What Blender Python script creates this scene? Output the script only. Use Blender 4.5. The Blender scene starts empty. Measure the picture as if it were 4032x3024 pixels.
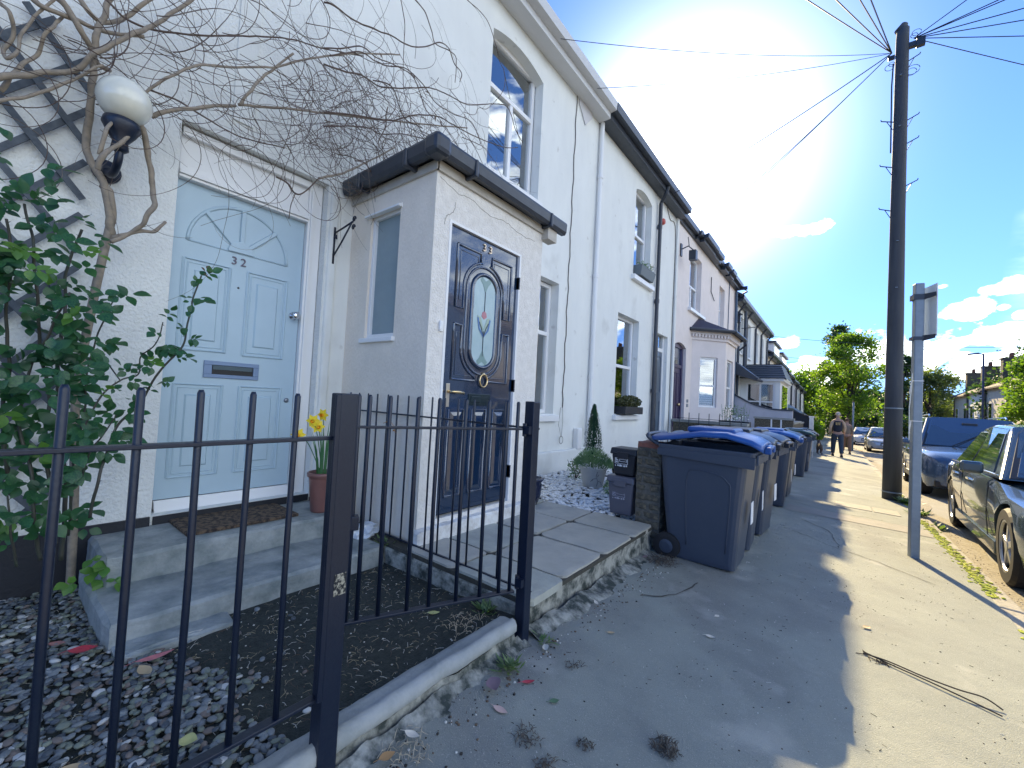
import bpy, bmesh, math, random
from mathutils import Vector, Matrix, noise
random.seed(7)
R = math.radians
scene = bpy.context.scene
C = scene.collection

# digitised once: wall stems and canes in metres, cloud directions
STEMS = [[0.013,[[-2.98,0.381,0.722],[-2.98,0.33,0.979],[-2.98,0.277,1.08],[-2.98,0.259,1.235],[-2.98,0.261,1.484],[-2.98,0.257,1.697],[-2.98,0.283,1.835],[-2.98,0.304,1.988]]],[0.01,[[-2.93,-0.072,1.239],[-2.93,-0.022,1.285],[-2.93,0.066,1.369],[-2.93,0.187,1.477],[-2.93,0.262,1.594],[-2.93,0.371,1.765],[-2.93,0.459,1.901],[-2.93,0.54,2.036],[-2.93,0.689,2.279]]],[0.006,[[-2.9,-0.057,1.129],[-2.9,-0.016,1.168],[-2.9,0.071,1.258],[-2.9,0.188,1.409],[-2.9,0.248,1.489],[-2.9,0.285,1.53]]],[0.011,[[-2.88,0.335,1.249],[-2.88,0.429,1.301],[-2.88,0.474,1.188],[-2.88,0.51,1.032],[-2.88,0.511,0.919],[-2.88,0.484,0.822],[-2.88,0.444,0.757],[-2.88,0.37,0.681]]],[0.006,[[-2.86,0.296,1.083],[-2.86,0.316,1.223],[-2.86,0.384,1.369],[-2.86,0.44,1.479],[-2.86,0.499,1.577],[-2.86,0.628,1.739],[-2.86,0.775,1.858],[-2.86,1.029,2.025],[-2.86,1.221,2.189],[-2.86,1.556,2.469],[-2.86,1.967,2.771]]],[0.009,[[-2.9,0.478,1.397],[-2.9,0.582,1.48],[-2.9,0.724,1.597],[-2.9,0.866,1.692]]],[0.006,[[-2.9,0.866,1.692],[-2.9,1.159,1.825],[-2.9,1.61,2.053],[-2.9,2.198,2.338],[-2.9,2.773,2.599]]],[0.007,[[-2.88,0.868,1.685],[-2.88,0.906,1.779],[-2.88,0.969,1.911],[-2.88,1.055,2.052],[-2.88,1.146,2.19]]],[0.009,[[-2.95,0.021,1.736],[-2.95,0.082,1.693],[-2.95,0.201,1.73],[-2.95,0.313,1.766],[-2.95,0.429,1.813]]],[0.011,[[-2.95,0.107,1.791],[-2.95,0.186,1.703],[-2.95,0.24,1.637],[-2.95,0.277,1.581],[-2.95,0.314,1.556]]],[0.006,[[-2.92,-0.041,1.608],[-2.92,-0.012,1.573],[-2.92,0.001,1.509],[-2.92,-0.017,1.423],[-2.92,-0.009,1.377],[-2.92,0.016,1.416],[-2.92,0.023,1.525],[-2.92,0.072,1.669],[-2.92,0.126,1.774]]],[0.007,[[-2.96,-0.019,1.249],[-2.96,0.008,1.326],[-2.96,0.041,1.415],[-2.96,0.08,1.488],[-2.96,0.09,1.573],[-2.96,0.117,1.64],[-2.96,0.143,1.723]]],[0.004,[[-2.9,0.463,1.528],[-2.9,0.579,1.528],[-2.9,0.729,1.523],[-2.9,0.895,1.518],[-2.9,1.078,1.543],[-2.9,1.136,1.552]]],[0.008,[[-2.93,0.375,0.71],[-2.93,0.464,0.766],[-2.93,0.534,0.808],[-2.93,0.578,0.877]]],[0.009,[[-2.78,0.282,0.98],[-2.78,0.299,1.051],[-2.78,0.329,1.105],[-2.78,0.398,1.214]]],[0.007,[[-2.78,0.288,1.053],[-2.78,0.294,1.142],[-2.78,0.312,1.207],[-2.78,0.352,1.294]]],[0.012,[[-2.97,0.328,0.976],[-2.97,0.361,0.931],[-2.97,0.379,0.795]]],[0.009,[[-3.0,0.18,1.88],[-3.0,0.224,1.808],[-3.0,0.281,1.819],[-3.0,0.361,1.907],[-3.0,0.431,2.033],[-3.0,0.493,2.138]]],[0.005,[[-2.95,0.269,1.908],[-2.95,0.307,1.871],[-2.95,0.368,1.868],[-2.95,0.496,1.913],[-2.95,0.681,2.004],[-2.95,0.871,2.139],[-2.95,1.146,2.346],[-2.95,1.362,2.435],[-2.95,1.672,2.568]]],[0.005,[[-2.85,1.31,2.665],[-2.85,1.356,2.671],[-2.85,1.474,2.71],[-2.85,1.618,2.756],[-2.85,1.738,2.771],[-2.85,1.843,2.806],[-2.85,2.027,2.886],[-2.85,2.179,2.977],[-2.85,2.317,3.096],[-2.85,2.443,3.136],[-2.85,2.554,3.093],[-2.85,2.629,3.04],[-2.85,2.583,2.907]]],[0.004,[[-2.9,2.054,3.35],[-2.9,2.174,3.295],[-2.9,2.288,3.228],[-2.9,2.356,3.169],[-2.9,2.487,3.172],[-2.9,2.571,3.149],[-2.9,2.613,2.969]]],[0.003,[[-2.9,2.676,3.829],[-2.9,2.925,3.818],[-2.9,3.117,3.734],[-2.9,3.234,3.607],[-2.9,3.271,3.49],[-2.9,3.261,3.282],[-2.9,3.091,3.004],[-2.9,2.949,2.919],[-2.9,2.85,2.773],[-2.9,2.719,2.729]]],[0.003,[[-2.9,1.947,3.244],[-2.9,1.984,3.026],[-2.9,2.016,2.82],[-2.9,2.051,2.567],[-2.9,2.094,2.362],[-2.9,2.126,2.157]]],[0.005,[[-2.85,1.339,2.243],[-2.85,1.464,2.265],[-2.85,1.629,2.358],[-2.85,1.794,2.39],[-2.85,1.931,2.442],[-2.85,2.229,2.631],[-2.85,2.473,2.745],[-2.85,2.749,2.812],[-2.85,3.052,2.983],[-2.85,3.306,3.101],[-2.85,3.506,2.988],[-2.85,3.615,2.887]]],[0.005,[[-2.8,1.338,1.88],[-2.8,1.498,1.95],[-2.8,1.709,2.056],[-2.8,1.895,2.154],[-2.8,2.097,2.298],[-2.8,2.324,2.41],[-2.8,2.514,2.469],[-2.8,2.795,2.512],[-2.8,3.196,2.593],[-2.8,3.444,2.72]]],[0.004,[[-2.75,1.32,1.754],[-2.75,1.517,1.856],[-2.75,1.658,1.931],[-2.75,1.776,1.958],[-2.75,1.968,2.046],[-2.75,2.301,2.132],[-2.75,2.598,2.156]]],[0.0035,[[-2.7,1.529,1.606],[-2.7,1.587,1.611],[-2.7,1.695,1.583],[-2.7,1.822,1.625],[-2.7,1.973,1.738],[-2.7,2.049,1.861],[-2.7,2.021,1.952],[-2.7,1.974,2.014]]],[0.0035,[[-2.9,1.507,1.706],[-2.9,1.582,1.719],[-2.9,1.685,1.754],[-2.9,1.774,1.806]]],[0.006,[[-2.85,1.355,1.443],[-2.85,1.491,1.528],[-2.85,1.609,1.632],[-2.85,1.735,1.754],[-2.85,1.94,1.961]]],[0.005,[[-2.85,1.09,1.333],[-2.85,1.151,1.307],[-2.85,1.215,1.281],[-2.85,1.276,1.318],[-2.85,1.355,1.443]]],[0.003,[[-2.85,1.215,1.281],[-2.85,1.179,1.191],[-2.85,1.186,1.097]]],[0.004,[[-2.85,1.331,2.352],[-2.85,1.453,2.423],[-2.85,1.614,2.57],[-2.85,1.751,2.592],[-2.85,1.899,2.607],[-2.85,2.057,2.623],[-2.85,2.174,2.578],[-2.85,2.241,2.477],[-2.85,2.308,2.4]]],[0.004,[[-2.82,1.365,2.307],[-2.82,1.559,2.46],[-2.82,1.708,2.514],[-2.82,1.839,2.57],[-2.82,1.98,2.621],[-2.82,2.148,2.595],[-2.82,2.33,2.566],[-2.82,2.524,2.583],[-2.82,2.735,2.602],[-2.82,2.897,2.477]]],[0.004,[[-2.8,1.689,2.334],[-2.8,1.83,2.365],[-2.8,1.936,2.292],[-2.8,2.015,2.232],[-2.8,2.16,2.223]]],[0.004,[[-2.8,1.831,2.212],[-2.8,1.798,2.124],[-2.8,1.823,2.053],[-2.8,1.785,1.914],[-2.8,1.8,1.838]]],[0.003,[[-2.8,2.629,2.402],[-2.8,2.803,2.421],[-2.8,2.955,2.468],[-2.8,3.037,2.455],[-2.8,3.093,2.383],[-2.8,3.149,2.32]]]]
CANES = [[0.006,[[-2.45,0.318,-0.592],[-2.45,0.327,-0.432],[-2.45,0.342,-0.353],[-2.45,0.384,-0.224],[-2.45,0.451,-0.111],[-2.45,0.509,0.045],[-2.45,0.562,0.141],[-2.45,0.591,0.26],[-2.45,0.62,0.414],[-2.45,0.648,0.524]]],[0.004,[[-2.45,0.279,-0.427],[-2.45,0.3,-0.296],[-2.45,0.326,-0.25],[-2.45,0.381,-0.168]]],[0.004,[[-2.45,0.261,-0.28],[-2.45,0.306,-0.094],[-2.45,0.376,-0.015],[-2.45,0.438,0.018],[-2.45,0.444,0.098],[-2.45,0.479,0.153],[-2.45,0.496,0.259]]],[0.003,[[-2.5,0.327,0.079],[-2.5,0.379,-0.016]]],[0.008,[[-2.6,0.241,-0.718],[-2.6,0.21,-0.509],[-2.6,0.184,-0.306],[-2.6,0.181,-0.104],[-2.6,0.152,0.095],[-2.6,0.127,0.292],[-2.6,0.102,0.485],[-2.6,0.07,0.672]]],[0.008,[[-2.6,0.101,-0.493],[-2.6,0.077,-0.299],[-2.6,0.062,-0.108],[-2.6,0.071,0.021],[-2.6,0.047,0.21],[-2.6,0.048,0.404],[-2.6,0.025,0.59]]],[0.007,[[-2.55,0.195,-0.759],[-2.55,0.162,-0.557],[-2.55,0.141,-0.362],[-2.55,0.105,-0.168],[-2.55,0.127,0.026],[-2.55,0.162,0.161],[-2.55,0.206,0.337]]],[0.005,[[-2.6,0.277,-0.692],[-2.6,0.268,-0.38],[-2.6,0.289,-0.171],[-2.6,0.296,0.042],[-2.6,0.326,0.225],[-2.6,0.351,0.34]]],[0.005,[[-2.5,0.13,-0.758],[-2.5,0.104,-0.598],[-2.5,0.089,-0.473]]],[0.009,[[-2.7,0.269,-0.821],[-2.7,0.257,-0.464],[-2.7,0.208,-0.037],[-2.7,0.215,0.249],[-2.7,0.216,0.465],[-2.7,0.24,0.655]]]]
CLOUDS = [[-0.0689,0.9365,0.3439,0.9798,0.1155,-0.1635,-0.0001,-0.3499,0.9368,0.0311,0.0111],[-0.0331,0.9392,0.3417,0.9803,0.0929,-0.1745,-0.0113,-0.3452,0.9385,0.0096,0.0063],[0.1336,0.9662,0.2204,0.9831,-0.1061,-0.1492,-0.0427,-0.2186,0.9749,0.0082,0.0041],[0.2081,0.956,0.207,0.9682,-0.1876,-0.1655,-0.0525,-0.2053,0.9773,0.0243,0.0099],[0.1606,0.9705,0.1799,0.9807,-0.1548,-0.1194,-0.041,-0.1821,0.9824,0.0284,0.013],[0.2009,0.963,0.1795,0.9745,-0.1827,-0.13,-0.0451,-0.1763,0.9833,0.0071,0.0047],[0.1963,0.9707,0.1388,0.9743,-0.2088,-0.0848,-0.0373,-0.1417,0.9892,0.0464,0.015],[0.1557,0.9801,0.1229,0.9864,-0.1542,-0.0559,-0.0305,-0.1214,0.9921,0.009,0.0037],[0.2173,0.962,0.1654,0.9717,-0.204,-0.1191,-0.0441,-0.1631,0.9856,0.0097,0.0069],[0.1166,0.9872,0.1087,0.9907,-0.1311,-0.0364,-0.0274,-0.117,0.9928,0.0356,0.0216],[0.1771,0.9801,0.0902,0.9806,-0.1947,-0.0247,-0.0276,-0.098,0.9948,0.0388,0.0223],[0.0617,0.992,0.1104,0.9968,-0.0737,-0.0301,-0.0246,-0.1249,0.9919,0.0299,0.0318],[-0.0335,0.9967,0.0734,0.9998,0.0154,0.0095,-0.0194,-0.0888,0.9959,0.035,0.0296],[-0.0819,0.987,0.1385,0.9966,0.0774,-0.03,-0.0132,-0.1466,0.9891,0.0189,0.0132],[0.2148,0.9714,0.1008,0.9733,-0.2256,-0.0419,-0.0314,-0.1082,0.9936,0.0287,0.0233]]
# ------------------------------------------------------------------ camera, sky, sun, exposure
cam_d = bpy.data.cameras.new("camera"); cam = bpy.data.objects.new("camera", cam_d); C.objects.link(cam)
cam_d.sensor_width = 36.0; cam_d.lens = 36.0 * 1636.4 / 4032.0
cam_d.clip_start = 0.03; cam_d.clip_end = 3000
cr = Vector((0.78764682, 0.61393204, 0.05196089)); cu = Vector((-0.02040929, -0.05829047, 0.99809102)); cf = Vector((-0.61578888, 0.78720371, 0.03338239))
cam.matrix_world = Matrix(((cr.x, cu.x, -cf.x, 0), (cr.y, cu.y, -cf.y, 0), (cr.z, cu.z, -cf.z, 0), (0, 0, 0, 1)))
scene.camera = cam

SUN = Vector((-0.488, 1.68, 1.0)).normalized()
SUN_EL = math.asin(SUN.z); SUN_AZ = math.atan2(SUN.x, SUN.y)
SKY_STRENGTH = 0.14
sun_d = bpy.data.lights.new("sun", 'SUN'); sun = bpy.data.objects.new("sun", sun_d); C.objects.link(sun)
sun_d.energy = 2.0; sun_d.angle = R(0.53); sun_d.color = (1.0, 0.79, 0.43)
sun.rotation_euler = SUN.to_track_quat('Z', 'Y').to_euler()
scene.view_settings.view_transform = 'Standard'; scene.view_settings.look = 'None'
scene.view_settings.exposure = 2.55; scene.view_settings.gamma = 1.0; scene.view_settings.use_curve_mapping = False

def build_world():
    w = bpy.data.worlds.new("World"); scene.world = w; w.use_nodes = True
    nt = w.node_tree; N = nt.nodes; L = nt.links; N.clear()
    out = N.new('ShaderNodeOutputWorld'); bg = N.new('ShaderNodeBackground'); L.new(bg.outputs[0], out.inputs[0])
    sky = N.new('ShaderNodeTexSky'); sky.sky_type = 'NISHITA'; sky.sun_disc = False
    sky.sun_elevation = SUN_EL; sky.sun_rotation = SUN_AZ; sky.altitude = 50
    sky.air_density = 0.8; sky.dust_density = 0.0; sky.ozone_density = 3.0
    tc = N.new('ShaderNodeTexCoord')
    def M(op, a, b=None, c=None, clamp=False):
        n = N.new('ShaderNodeMath'); n.operation = op; n.use_clamp = clamp
        for i, v in enumerate((a, b, c)):
            if v is None: continue
            if isinstance(v, (int, float)): n.inputs[i].default_value = v
            else: L.new(v, n.inputs[i])
        return n.outputs[0]
    def dot(v):
        n = N.new('ShaderNodeVectorMath'); n.operation = 'DOT_PRODUCT'; L.new(tc.outputs['Generated'], n.inputs[0]); n.inputs[1].default_value = v
        return n.outputs['Value']
    def noi(scale, detail, sq=1.0, rough=.55):
        mp = N.new('ShaderNodeMapping'); mp.inputs['Scale'].default_value = (1, 1, sq); L.new(tc.outputs['Generated'], mp.inputs[0])
        n = N.new('ShaderNodeTexNoise'); n.inputs['Scale'].default_value = scale; n.inputs['Detail'].default_value = detail
        n.inputs['Roughness'].default_value = rough; L.new(mp.outputs[0], n.inputs['Vector']); return n.outputs['Fac']
    n1 = noi(26, 7, 1.6); n2 = noi(7, 3, 3.0)
    nn = M('MULTIPLY', M('SUBTRACT', n1, .5), 3.4)
    tot = None
    for c in CLOUDS:
        d, e1, e2, a, b = c[0:3], c[3:6], c[6:9], c[9], c[10]
        u = M('DIVIDE', dot(e1), a); v = M('DIVIDE', M('SUBTRACT', dot(e2), Vector(d).dot(Vector(e2))), b)
        u = M('SUBTRACT', u, Vector(d).dot(Vector(e1)) / a)
        rr = M('SQRT', M('ADD', M('MULTIPLY', u, u), M('MULTIPLY', v, v)))
        m = M('SUBTRACT', 1.35, rr)
        tot = m if tot is None else M('MAXIMUM', tot, m)
    cl = M('MULTIPLY', M('ADD', tot, nn), 2.0, clamp=True)
    # eastern cumulus band, mostly out of view, added to brighten the shaded walls
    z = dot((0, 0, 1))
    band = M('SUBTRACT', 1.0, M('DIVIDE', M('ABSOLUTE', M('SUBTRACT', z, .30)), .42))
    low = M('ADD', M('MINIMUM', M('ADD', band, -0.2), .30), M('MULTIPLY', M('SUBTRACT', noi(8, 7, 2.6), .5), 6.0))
    east = M('SUBTRACT', M('MULTIPLY', dot((.94, .2, 0)), 2.4), .9, clamp=True)     # limits the added clouds to the east, which the shaded walls face
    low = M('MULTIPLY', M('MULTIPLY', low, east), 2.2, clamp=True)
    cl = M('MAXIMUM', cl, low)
    # haze aureole of the low bright sun
    cs = M('MAXIMUM', dot(tuple(SUN)), 0.0)
    au = M('ADD', M('MULTIPLY', M('POWER', cs, 60.0), 3.6), M('MULTIPLY', M('POWER', cs, 14.0), 0.12))
    au = M('ADD', au, M('MULTIPLY', M('POWER', cs, 500.0), 9.0))
    skm = N.new('ShaderNodeMix'); skm.data_type = 'RGBA'; skm.blend_type = 'MULTIPLY'; skm.inputs[0].default_value = 1
    L.new(sky.outputs[0], skm.inputs[6])
    hz = M('SUBTRACT', 1.0, M('POWER', M('SUBTRACT', 1.0, z, clamp=True), 5.0)); hf = M('ADD', M('MULTIPLY', hz, .60), .40)     # clear dry air: less whitening at the horizon
    tint = N.new('ShaderNodeCombineXYZ'); L.new(M('MULTIPLY', hf, 0.225), tint.inputs[0]); L.new(M('MULTIPLY', hf, .295), tint.inputs[1]); L.new(M('MULTIPLY', M('POWER', hf, .6), .40), tint.inputs[2])
    L.new(tint.outputs[0], skm.inputs[7])
    sc = N.new('ShaderNodeVectorMath'); sc.operation = 'SCALE'; sc.inputs[0].default_value = (1.0, 1.0, 0.97); L.new(au, sc.inputs['Scale'])
    ad = N.new('ShaderNodeVectorMath'); ad.operation = 'ADD'; L.new(skm.outputs[2], ad.inputs[0]); L.new(sc.outputs[0], ad.inputs[1])
    shade = N.new('ShaderNodeMix'); shade.data_type = 'RGBA'
    L.new(M('MULTIPLY', M('SUBTRACT', n2, .3), 2.2, clamp=True), shade.inputs[0])
    shade.inputs[6].default_value = (2.0, 2.2, 2.4, 1); shade.inputs[7].default_value = (7.0, 7.5, 7.3, 1)
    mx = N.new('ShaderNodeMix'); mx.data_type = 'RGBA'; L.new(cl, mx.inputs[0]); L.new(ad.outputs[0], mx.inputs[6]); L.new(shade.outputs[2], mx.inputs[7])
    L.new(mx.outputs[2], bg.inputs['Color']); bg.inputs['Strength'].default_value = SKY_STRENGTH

build_world()

# ------------------------------------------------------------------ helpers
def G(x, y):
    """level of the pavement, which falls away along the street and towards the road"""
    yy = min(y, 75.0)
    return -1.105 - 0.03 * min(x, 1.05) - 0.026 * yy

MATS = {}
def mat(name, col, rough=.6, col2=None, ns=8.0, nmix=.5, bump=0, bs=60.0, metal=0, spec=.5, coat=0, detail=4, sq=(1, 1, 1), bump2=0, bs2=8, sheen=0, trans=0, contrast=1.0, voro=0, speck=None):
    if name in MATS: return MATS[name]
    m = bpy.data.materials.new(name); m.use_nodes = True
    nt = m.node_tree; N = nt.nodes; L = nt.links; b = N['Principled BSDF']
    b.inputs['Roughness'].default_value = rough; b.inputs['Metallic'].default_value = metal
    b.inputs['Specular IOR Level'].default_value = spec; b.inputs['Coat Weight'].default_value = coat; b.inputs['Coat Roughness'].default_value = .04
    if trans: b.inputs['Transmission Weight'].default_value = trans
    tc = N.new('ShaderNodeTexCoord'); mp = N.new('ShaderNodeMapping'); mp.inputs['Scale'].default_value = sq
    L.new(tc.outputs['Object'], mp.inputs[0])
    if col2 is None: b.inputs['Base Color'].default_value = (*col, 1)
    else:
        n = N.new('ShaderNodeTexNoise'); n.inputs['Scale'].default_value = ns; n.inputs['Detail'].default_value = detail; n.inputs['Roughness'].default_value = .62
        L.new(mp.outputs[0], n.inputs['Vector'])
        r = N.new('ShaderNodeMapRange'); h = .22 / contrast
        r.inputs['From Min'].default_value = nmix - h; r.inputs['From Max'].default_value = nmix + h; L.new(n.outputs['Fac'], r.inputs[0])
        x = N.new('ShaderNodeMix'); x.data_type = 'RGBA'; L.new(r.outputs[0], x.inputs[0]); x.inputs[6].default_value = (*col, 1); x.inputs[7].default_value = (*col2, 1)
        res = x.outputs[2]
        for (sc_, ss_, lo, hi) in (speck or ()):
            n3 = N.new('ShaderNodeTexNoise'); n3.inputs['Scale'].default_value = ss_; n3.inputs['Detail'].default_value = 6; L.new(tc.outputs['Object'], n3.inputs['Vector'])
            r3 = N.new('ShaderNodeMapRange'); r3.inputs['From Min'].default_value = lo; r3.inputs['From Max'].default_value = hi; L.new(n3.outputs['Fac'], r3.inputs[0])
            x3 = N.new('ShaderNodeMix'); x3.data_type = 'RGBA'; L.new(r3.outputs[0], x3.inputs[0]); L.new(res, x3.inputs[6]); x3.inputs[7].default_value = (*sc_, 1); res = x3.outputs[2]
        L.new(res, b.inputs['Base Color'])
    prev = None
    for bb, ss, kind in ((bump, bs, voro), (bump2, bs2, 0)):
        if not bb: continue
        n = N.new('ShaderNodeTexVoronoi' if kind else 'ShaderNodeTexNoise'); n.inputs['Scale'].default_value = ss
        if not kind: n.inputs['Detail'].default_value = 5
        L.new(mp.outputs[0], n.inputs['Vector'])
        bp = N.new('ShaderNodeBump'); bp.inputs['Distance'].default_value = bb; bp.inputs['Strength'].default_value = 1
        L.new(n.outputs[0], bp.inputs['Height'])
        if prev: L.new(prev.outputs[0], bp.inputs['Normal'])
        prev = bp
    if prev: L.new(prev.outputs[0], b.inputs['Normal'])
    MATS[name] = m; return m

def glass_mat(name, tint=(.86, .9, .93), refl=.28):
    if name in MATS: return MATS[name]
    m = bpy.data.materials.new(name); m.use_nodes = True; nt = m.node_tree; N = nt.nodes; L = nt.links; N.clear()
    o = N.new('ShaderNodeOutputMaterial'); t = N.new('ShaderNodeBsdfTransparent'); t.inputs[0].default_value = (*tint, 1)
    g = N.new('ShaderNodeBsdfGlossy'); g.inputs['Roughness'].default_value = .015; g.inputs['Color'].default_value = (.95, .98, 1, 1)
    f = N.new('ShaderNodeFresnel'); f.inputs[0].default_value = 1.55
    a = N.new('ShaderNodeMath'); a.operation = 'ADD'; a.use_clamp = True; L.new(f.outputs[0], a.inputs[0]); a.inputs[1].default_value = refl
    x = N.new('ShaderNodeMixShader'); L.new(a.outputs[0], x.inputs[0]); L.new(t.outputs[0], x.inputs[1]); L.new(g.outputs[0], x.inputs[2]); L.new(x.outputs[0], o.inputs[0])
    MATS[name] = m; return m

OFF = {}
class MB:
    def __init__(s): s.v = []; s.f = []; s.m = []
    def add(s, vs, fs, mi=0):
        n = len(s.v); s.v += [tuple(v) for v in vs]; s.f += [tuple(i + n for i in f) for f in fs]; s.m += [mi] * len(fs); return s
    def quad(s, a, b, c, d, mi=0): return s.add((a, b, c, d), ((0, 1, 2, 3),), mi)
    def box(s, x0, x1, y0, y1, z0, z1, mi=0):
        return s.add([(x0, y0, z0), (x1, y0, z0), (x1, y1, z0), (x0, y1, z0), (x0, y0, z1), (x1, y0, z1), (x1, y1, z1), (x0, y1, z1)],
                     [(0, 3, 2, 1), (4, 5, 6, 7), (0, 1, 5, 4), (1, 2, 6, 5), (2, 3, 7, 6), (3, 0, 4, 7)], mi)
    def hexa(s, p, mi=0):  # 8 points, bottom 4 then top 4
        return s.add(p, [(0, 3, 2, 1), (4, 5, 6, 7), (0, 1, 5, 4), (1, 2, 6, 5), (2, 3, 7, 6), (3, 0, 4, 7)], mi)
    def obox(s, c, size, rot=None, mi=0):
        rot = rot or Matrix.Identity(3); c = Vector(c); hx, hy, hz = size[0] / 2, size[1] / 2, size[2] / 2
        return s.hexa([c + rot @ Vector(p) for p in ((-hx, -hy, -hz), (hx, -hy, -hz), (hx, hy, -hz), (-hx, hy, -hz), (-hx, -hy, hz), (hx, -hy, hz), (hx, hy, hz), (-hx, hy, hz))], mi)
    def tube(s, pts, r, n=8, mi=0, cap=True, squash=1):
        pts = [Vector(p) for p in pts]; k = len(pts); rs = r if isinstance(r, (list, tuple)) else [r] * k
        t0 = (pts[1] - pts[0]).normalized(); up = Vector((0, 0, 1)) if abs(t0.z) < .9 else Vector((1, 0, 0)); a = t0.cross(up).normalized(); vs = []
        for i, p in enumerate(pts):
            t = (pts[min(i + 1, k - 1)] - pts[max(i - 1, 0)]); t = t.normalized() if t.length > 1e-9 else t0
            a = (a - t * a.dot(t)); a = a.normalized() if a.length > 1e-6 else t.orthogonal().normalized(); b = t.cross(a)
            for j in range(n):
                q = 2 * math.pi * j / n; vs.append(p + (a * math.cos(q) + b * math.sin(q) * squash) * rs[i])
        fs = [(i * n + j, i * n + (j + 1) % n, (i + 1) * n + (j + 1) % n, (i + 1) * n + j) for i in range(k - 1) for j in range(n)]
        if cap: fs += [tuple(range(n - 1, -1, -1)), tuple((k - 1) * n + j for j in range(n))]
        return s.add(vs, fs, mi)
    def lathe(s, c, prof, n=20, mi=0, axis='z'):
        vs = []
        for r, z in prof:
            for j in range(n):
                q = 2 * math.pi * j / n; x, y = r * math.cos(q), r * math.sin(q)
                p = (x, y, z) if axis == 'z' else ((z, x, y) if axis == 'x' else (x, z, y)); vs.append((c[0] + p[0], c[1] + p[1], c[2] + p[2]))
        k = len(prof); fs = [(i * n + j, i * n + (j + 1) % n, (i + 1) * n + (j + 1) % n, (i + 1) * n + j) for i in range(k - 1) for j in range(n)]
        fs += [tuple(range(n - 1, -1, -1)), tuple((k - 1) * n + j for j in range(n))]
        return s.add(vs, fs, mi)
    def prism(s, poly, ext, mi=0):
        n = len(poly); e = Vector(ext); vs = [Vector(p) for p in poly]; vs = vs + [v + e for v in vs]
        return s.add(vs, [tuple(range(n)), tuple(range(2 * n - 1, n - 1, -1))] + [(i, i + n, (i + 1) % n + n, (i + 1) % n) for i in range(n)], mi)
    def blob(s, c, r, n=1, sq=(1, 1, 1), jit=.15, mi=0):
        bm = bmesh.new(); bmesh.ops.create_icosphere(bm, subdivisions=n, radius=1)
        vs = [(c[0] + v.co.x * r * sq[0] * (1 + random.uniform(-jit, jit)), c[1] + v.co.y * r * sq[1] * (1 + random.uniform(-jit, jit)), c[2] + v.co.z * r * sq[2] * (1 + random.uniform(-jit, jit))) for v in bm.verts]
        s.add(vs, [tuple(v.index for v in f.verts) for f in bm.faces], mi); bm.free(); return s
    def build(s, name, m, parent=None, smooth=False, bevel=0, local=False, seg=2, fix=True, kind=None, label=None):
        off = Vector((0, 0, 0)) if (parent is None or local) else OFF.get(parent.name, Vector((0, 0, 0)))
        me = bpy.data.meshes.new(name); me.from_pydata([tuple(Vector(v) - off) for v in s.v], [], s.f)
        for mm in (m if isinstance(m, (list, tuple)) else [m]): me.materials.append(mm)
        me.polygons.foreach_set('material_index', s.m)
        if fix:
            bm = bmesh.new(); bm.from_mesh(me); bmesh.ops.recalc_face_normals(bm, faces=bm.faces); bm.to_mesh(me); bm.free()
        if smooth: me.polygons.foreach_set('use_smooth', [True] * len(me.polygons))
        me.update()
        o = bpy.data.objects.new(name, me); C.objects.link(o)
        if bevel:
            b = o.modifiers.new('bevel', 'BEVEL'); b.width = bevel; b.segments = seg; b.limit_method = 'ANGLE'; b.angle_limit = R(40)
        if parent is not None: o.parent = parent; OFF[o.name] = off if not local else Vector((0, 0, 0))
        if kind: o['kind'] = kind
        if label: o['label'] = label
        return o

def thing(name, label, cat, loc=(0, 0, 0), rz=0, group=None):
    o = bpy.data.objects.new(name, None); C.objects.link(o); o.location = loc; o.rotation_euler = (0, 0, rz); o.empty_display_size = .1
    o['label'] = label; o['category'] = cat
    if group: o['group'] = group
    OFF[o.name] = Vector(loc); return o
def tag(o, label, cat, group=None, kind=None):
    o['label'] = label; o['category'] = cat
    if group: o['group'] = group
    if kind: o['kind'] = kind
    return o
def struct(o): o['kind'] = 'structure'; return o
def dup(root, loc, rz=None, label=None, scale=None):
    kids = {}
    def cp(o, par):
        c = o.copy(); C.objects.link(c)
        if par is not None: c.parent = par
        for ch in CH.get(o.name, []): cp(ch, c)
        return c
    CH = {}
    for o in C.objects:
        if o.parent: CH.setdefault(o.parent.name, []).append(o)
    r = cp(root, None); r.location = loc
    if rz is not None: r.rotation_euler = (0, 0, rz)
    if scale: r.scale = scale
    if label: r['label'] = label
    return r
def inst(mesh_obj, parent, loc, rot=(0, 0, 0), sc=(1, 1, 1), name=None):
    c = mesh_obj.copy(); C.objects.link(c); c.parent = parent; c.location = loc; c.rotation_euler = rot; c.scale = sc
    if name: c.name = name
    return c
def spline(pts, n=6):
    P = [Vector(p) for p in pts]; out = []
    if len(P) < 3: return P
    for i in range(len(P) - 1):
        p0, p1, p2, p3 = P[max(i - 1, 0)], P[i], P[i + 1], P[min(i + 2, len(P) - 1)]
        for k in range(n):
            t = k / n; out.append(.5 * ((2 * p1) + (p2 - p0) * t + (2 * p0 - 5 * p1 + 4 * p2 - p3) * t * t + (3 * p1 - p0 - 3 * p2 + p3) * t ** 3))
    out.append(P[-1]); return out
def rectpath(u0, u1, v0, v1): return [(u0, v0), (u1, v0), (u1, v1), (u0, v1), (u0, v0)]

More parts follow.
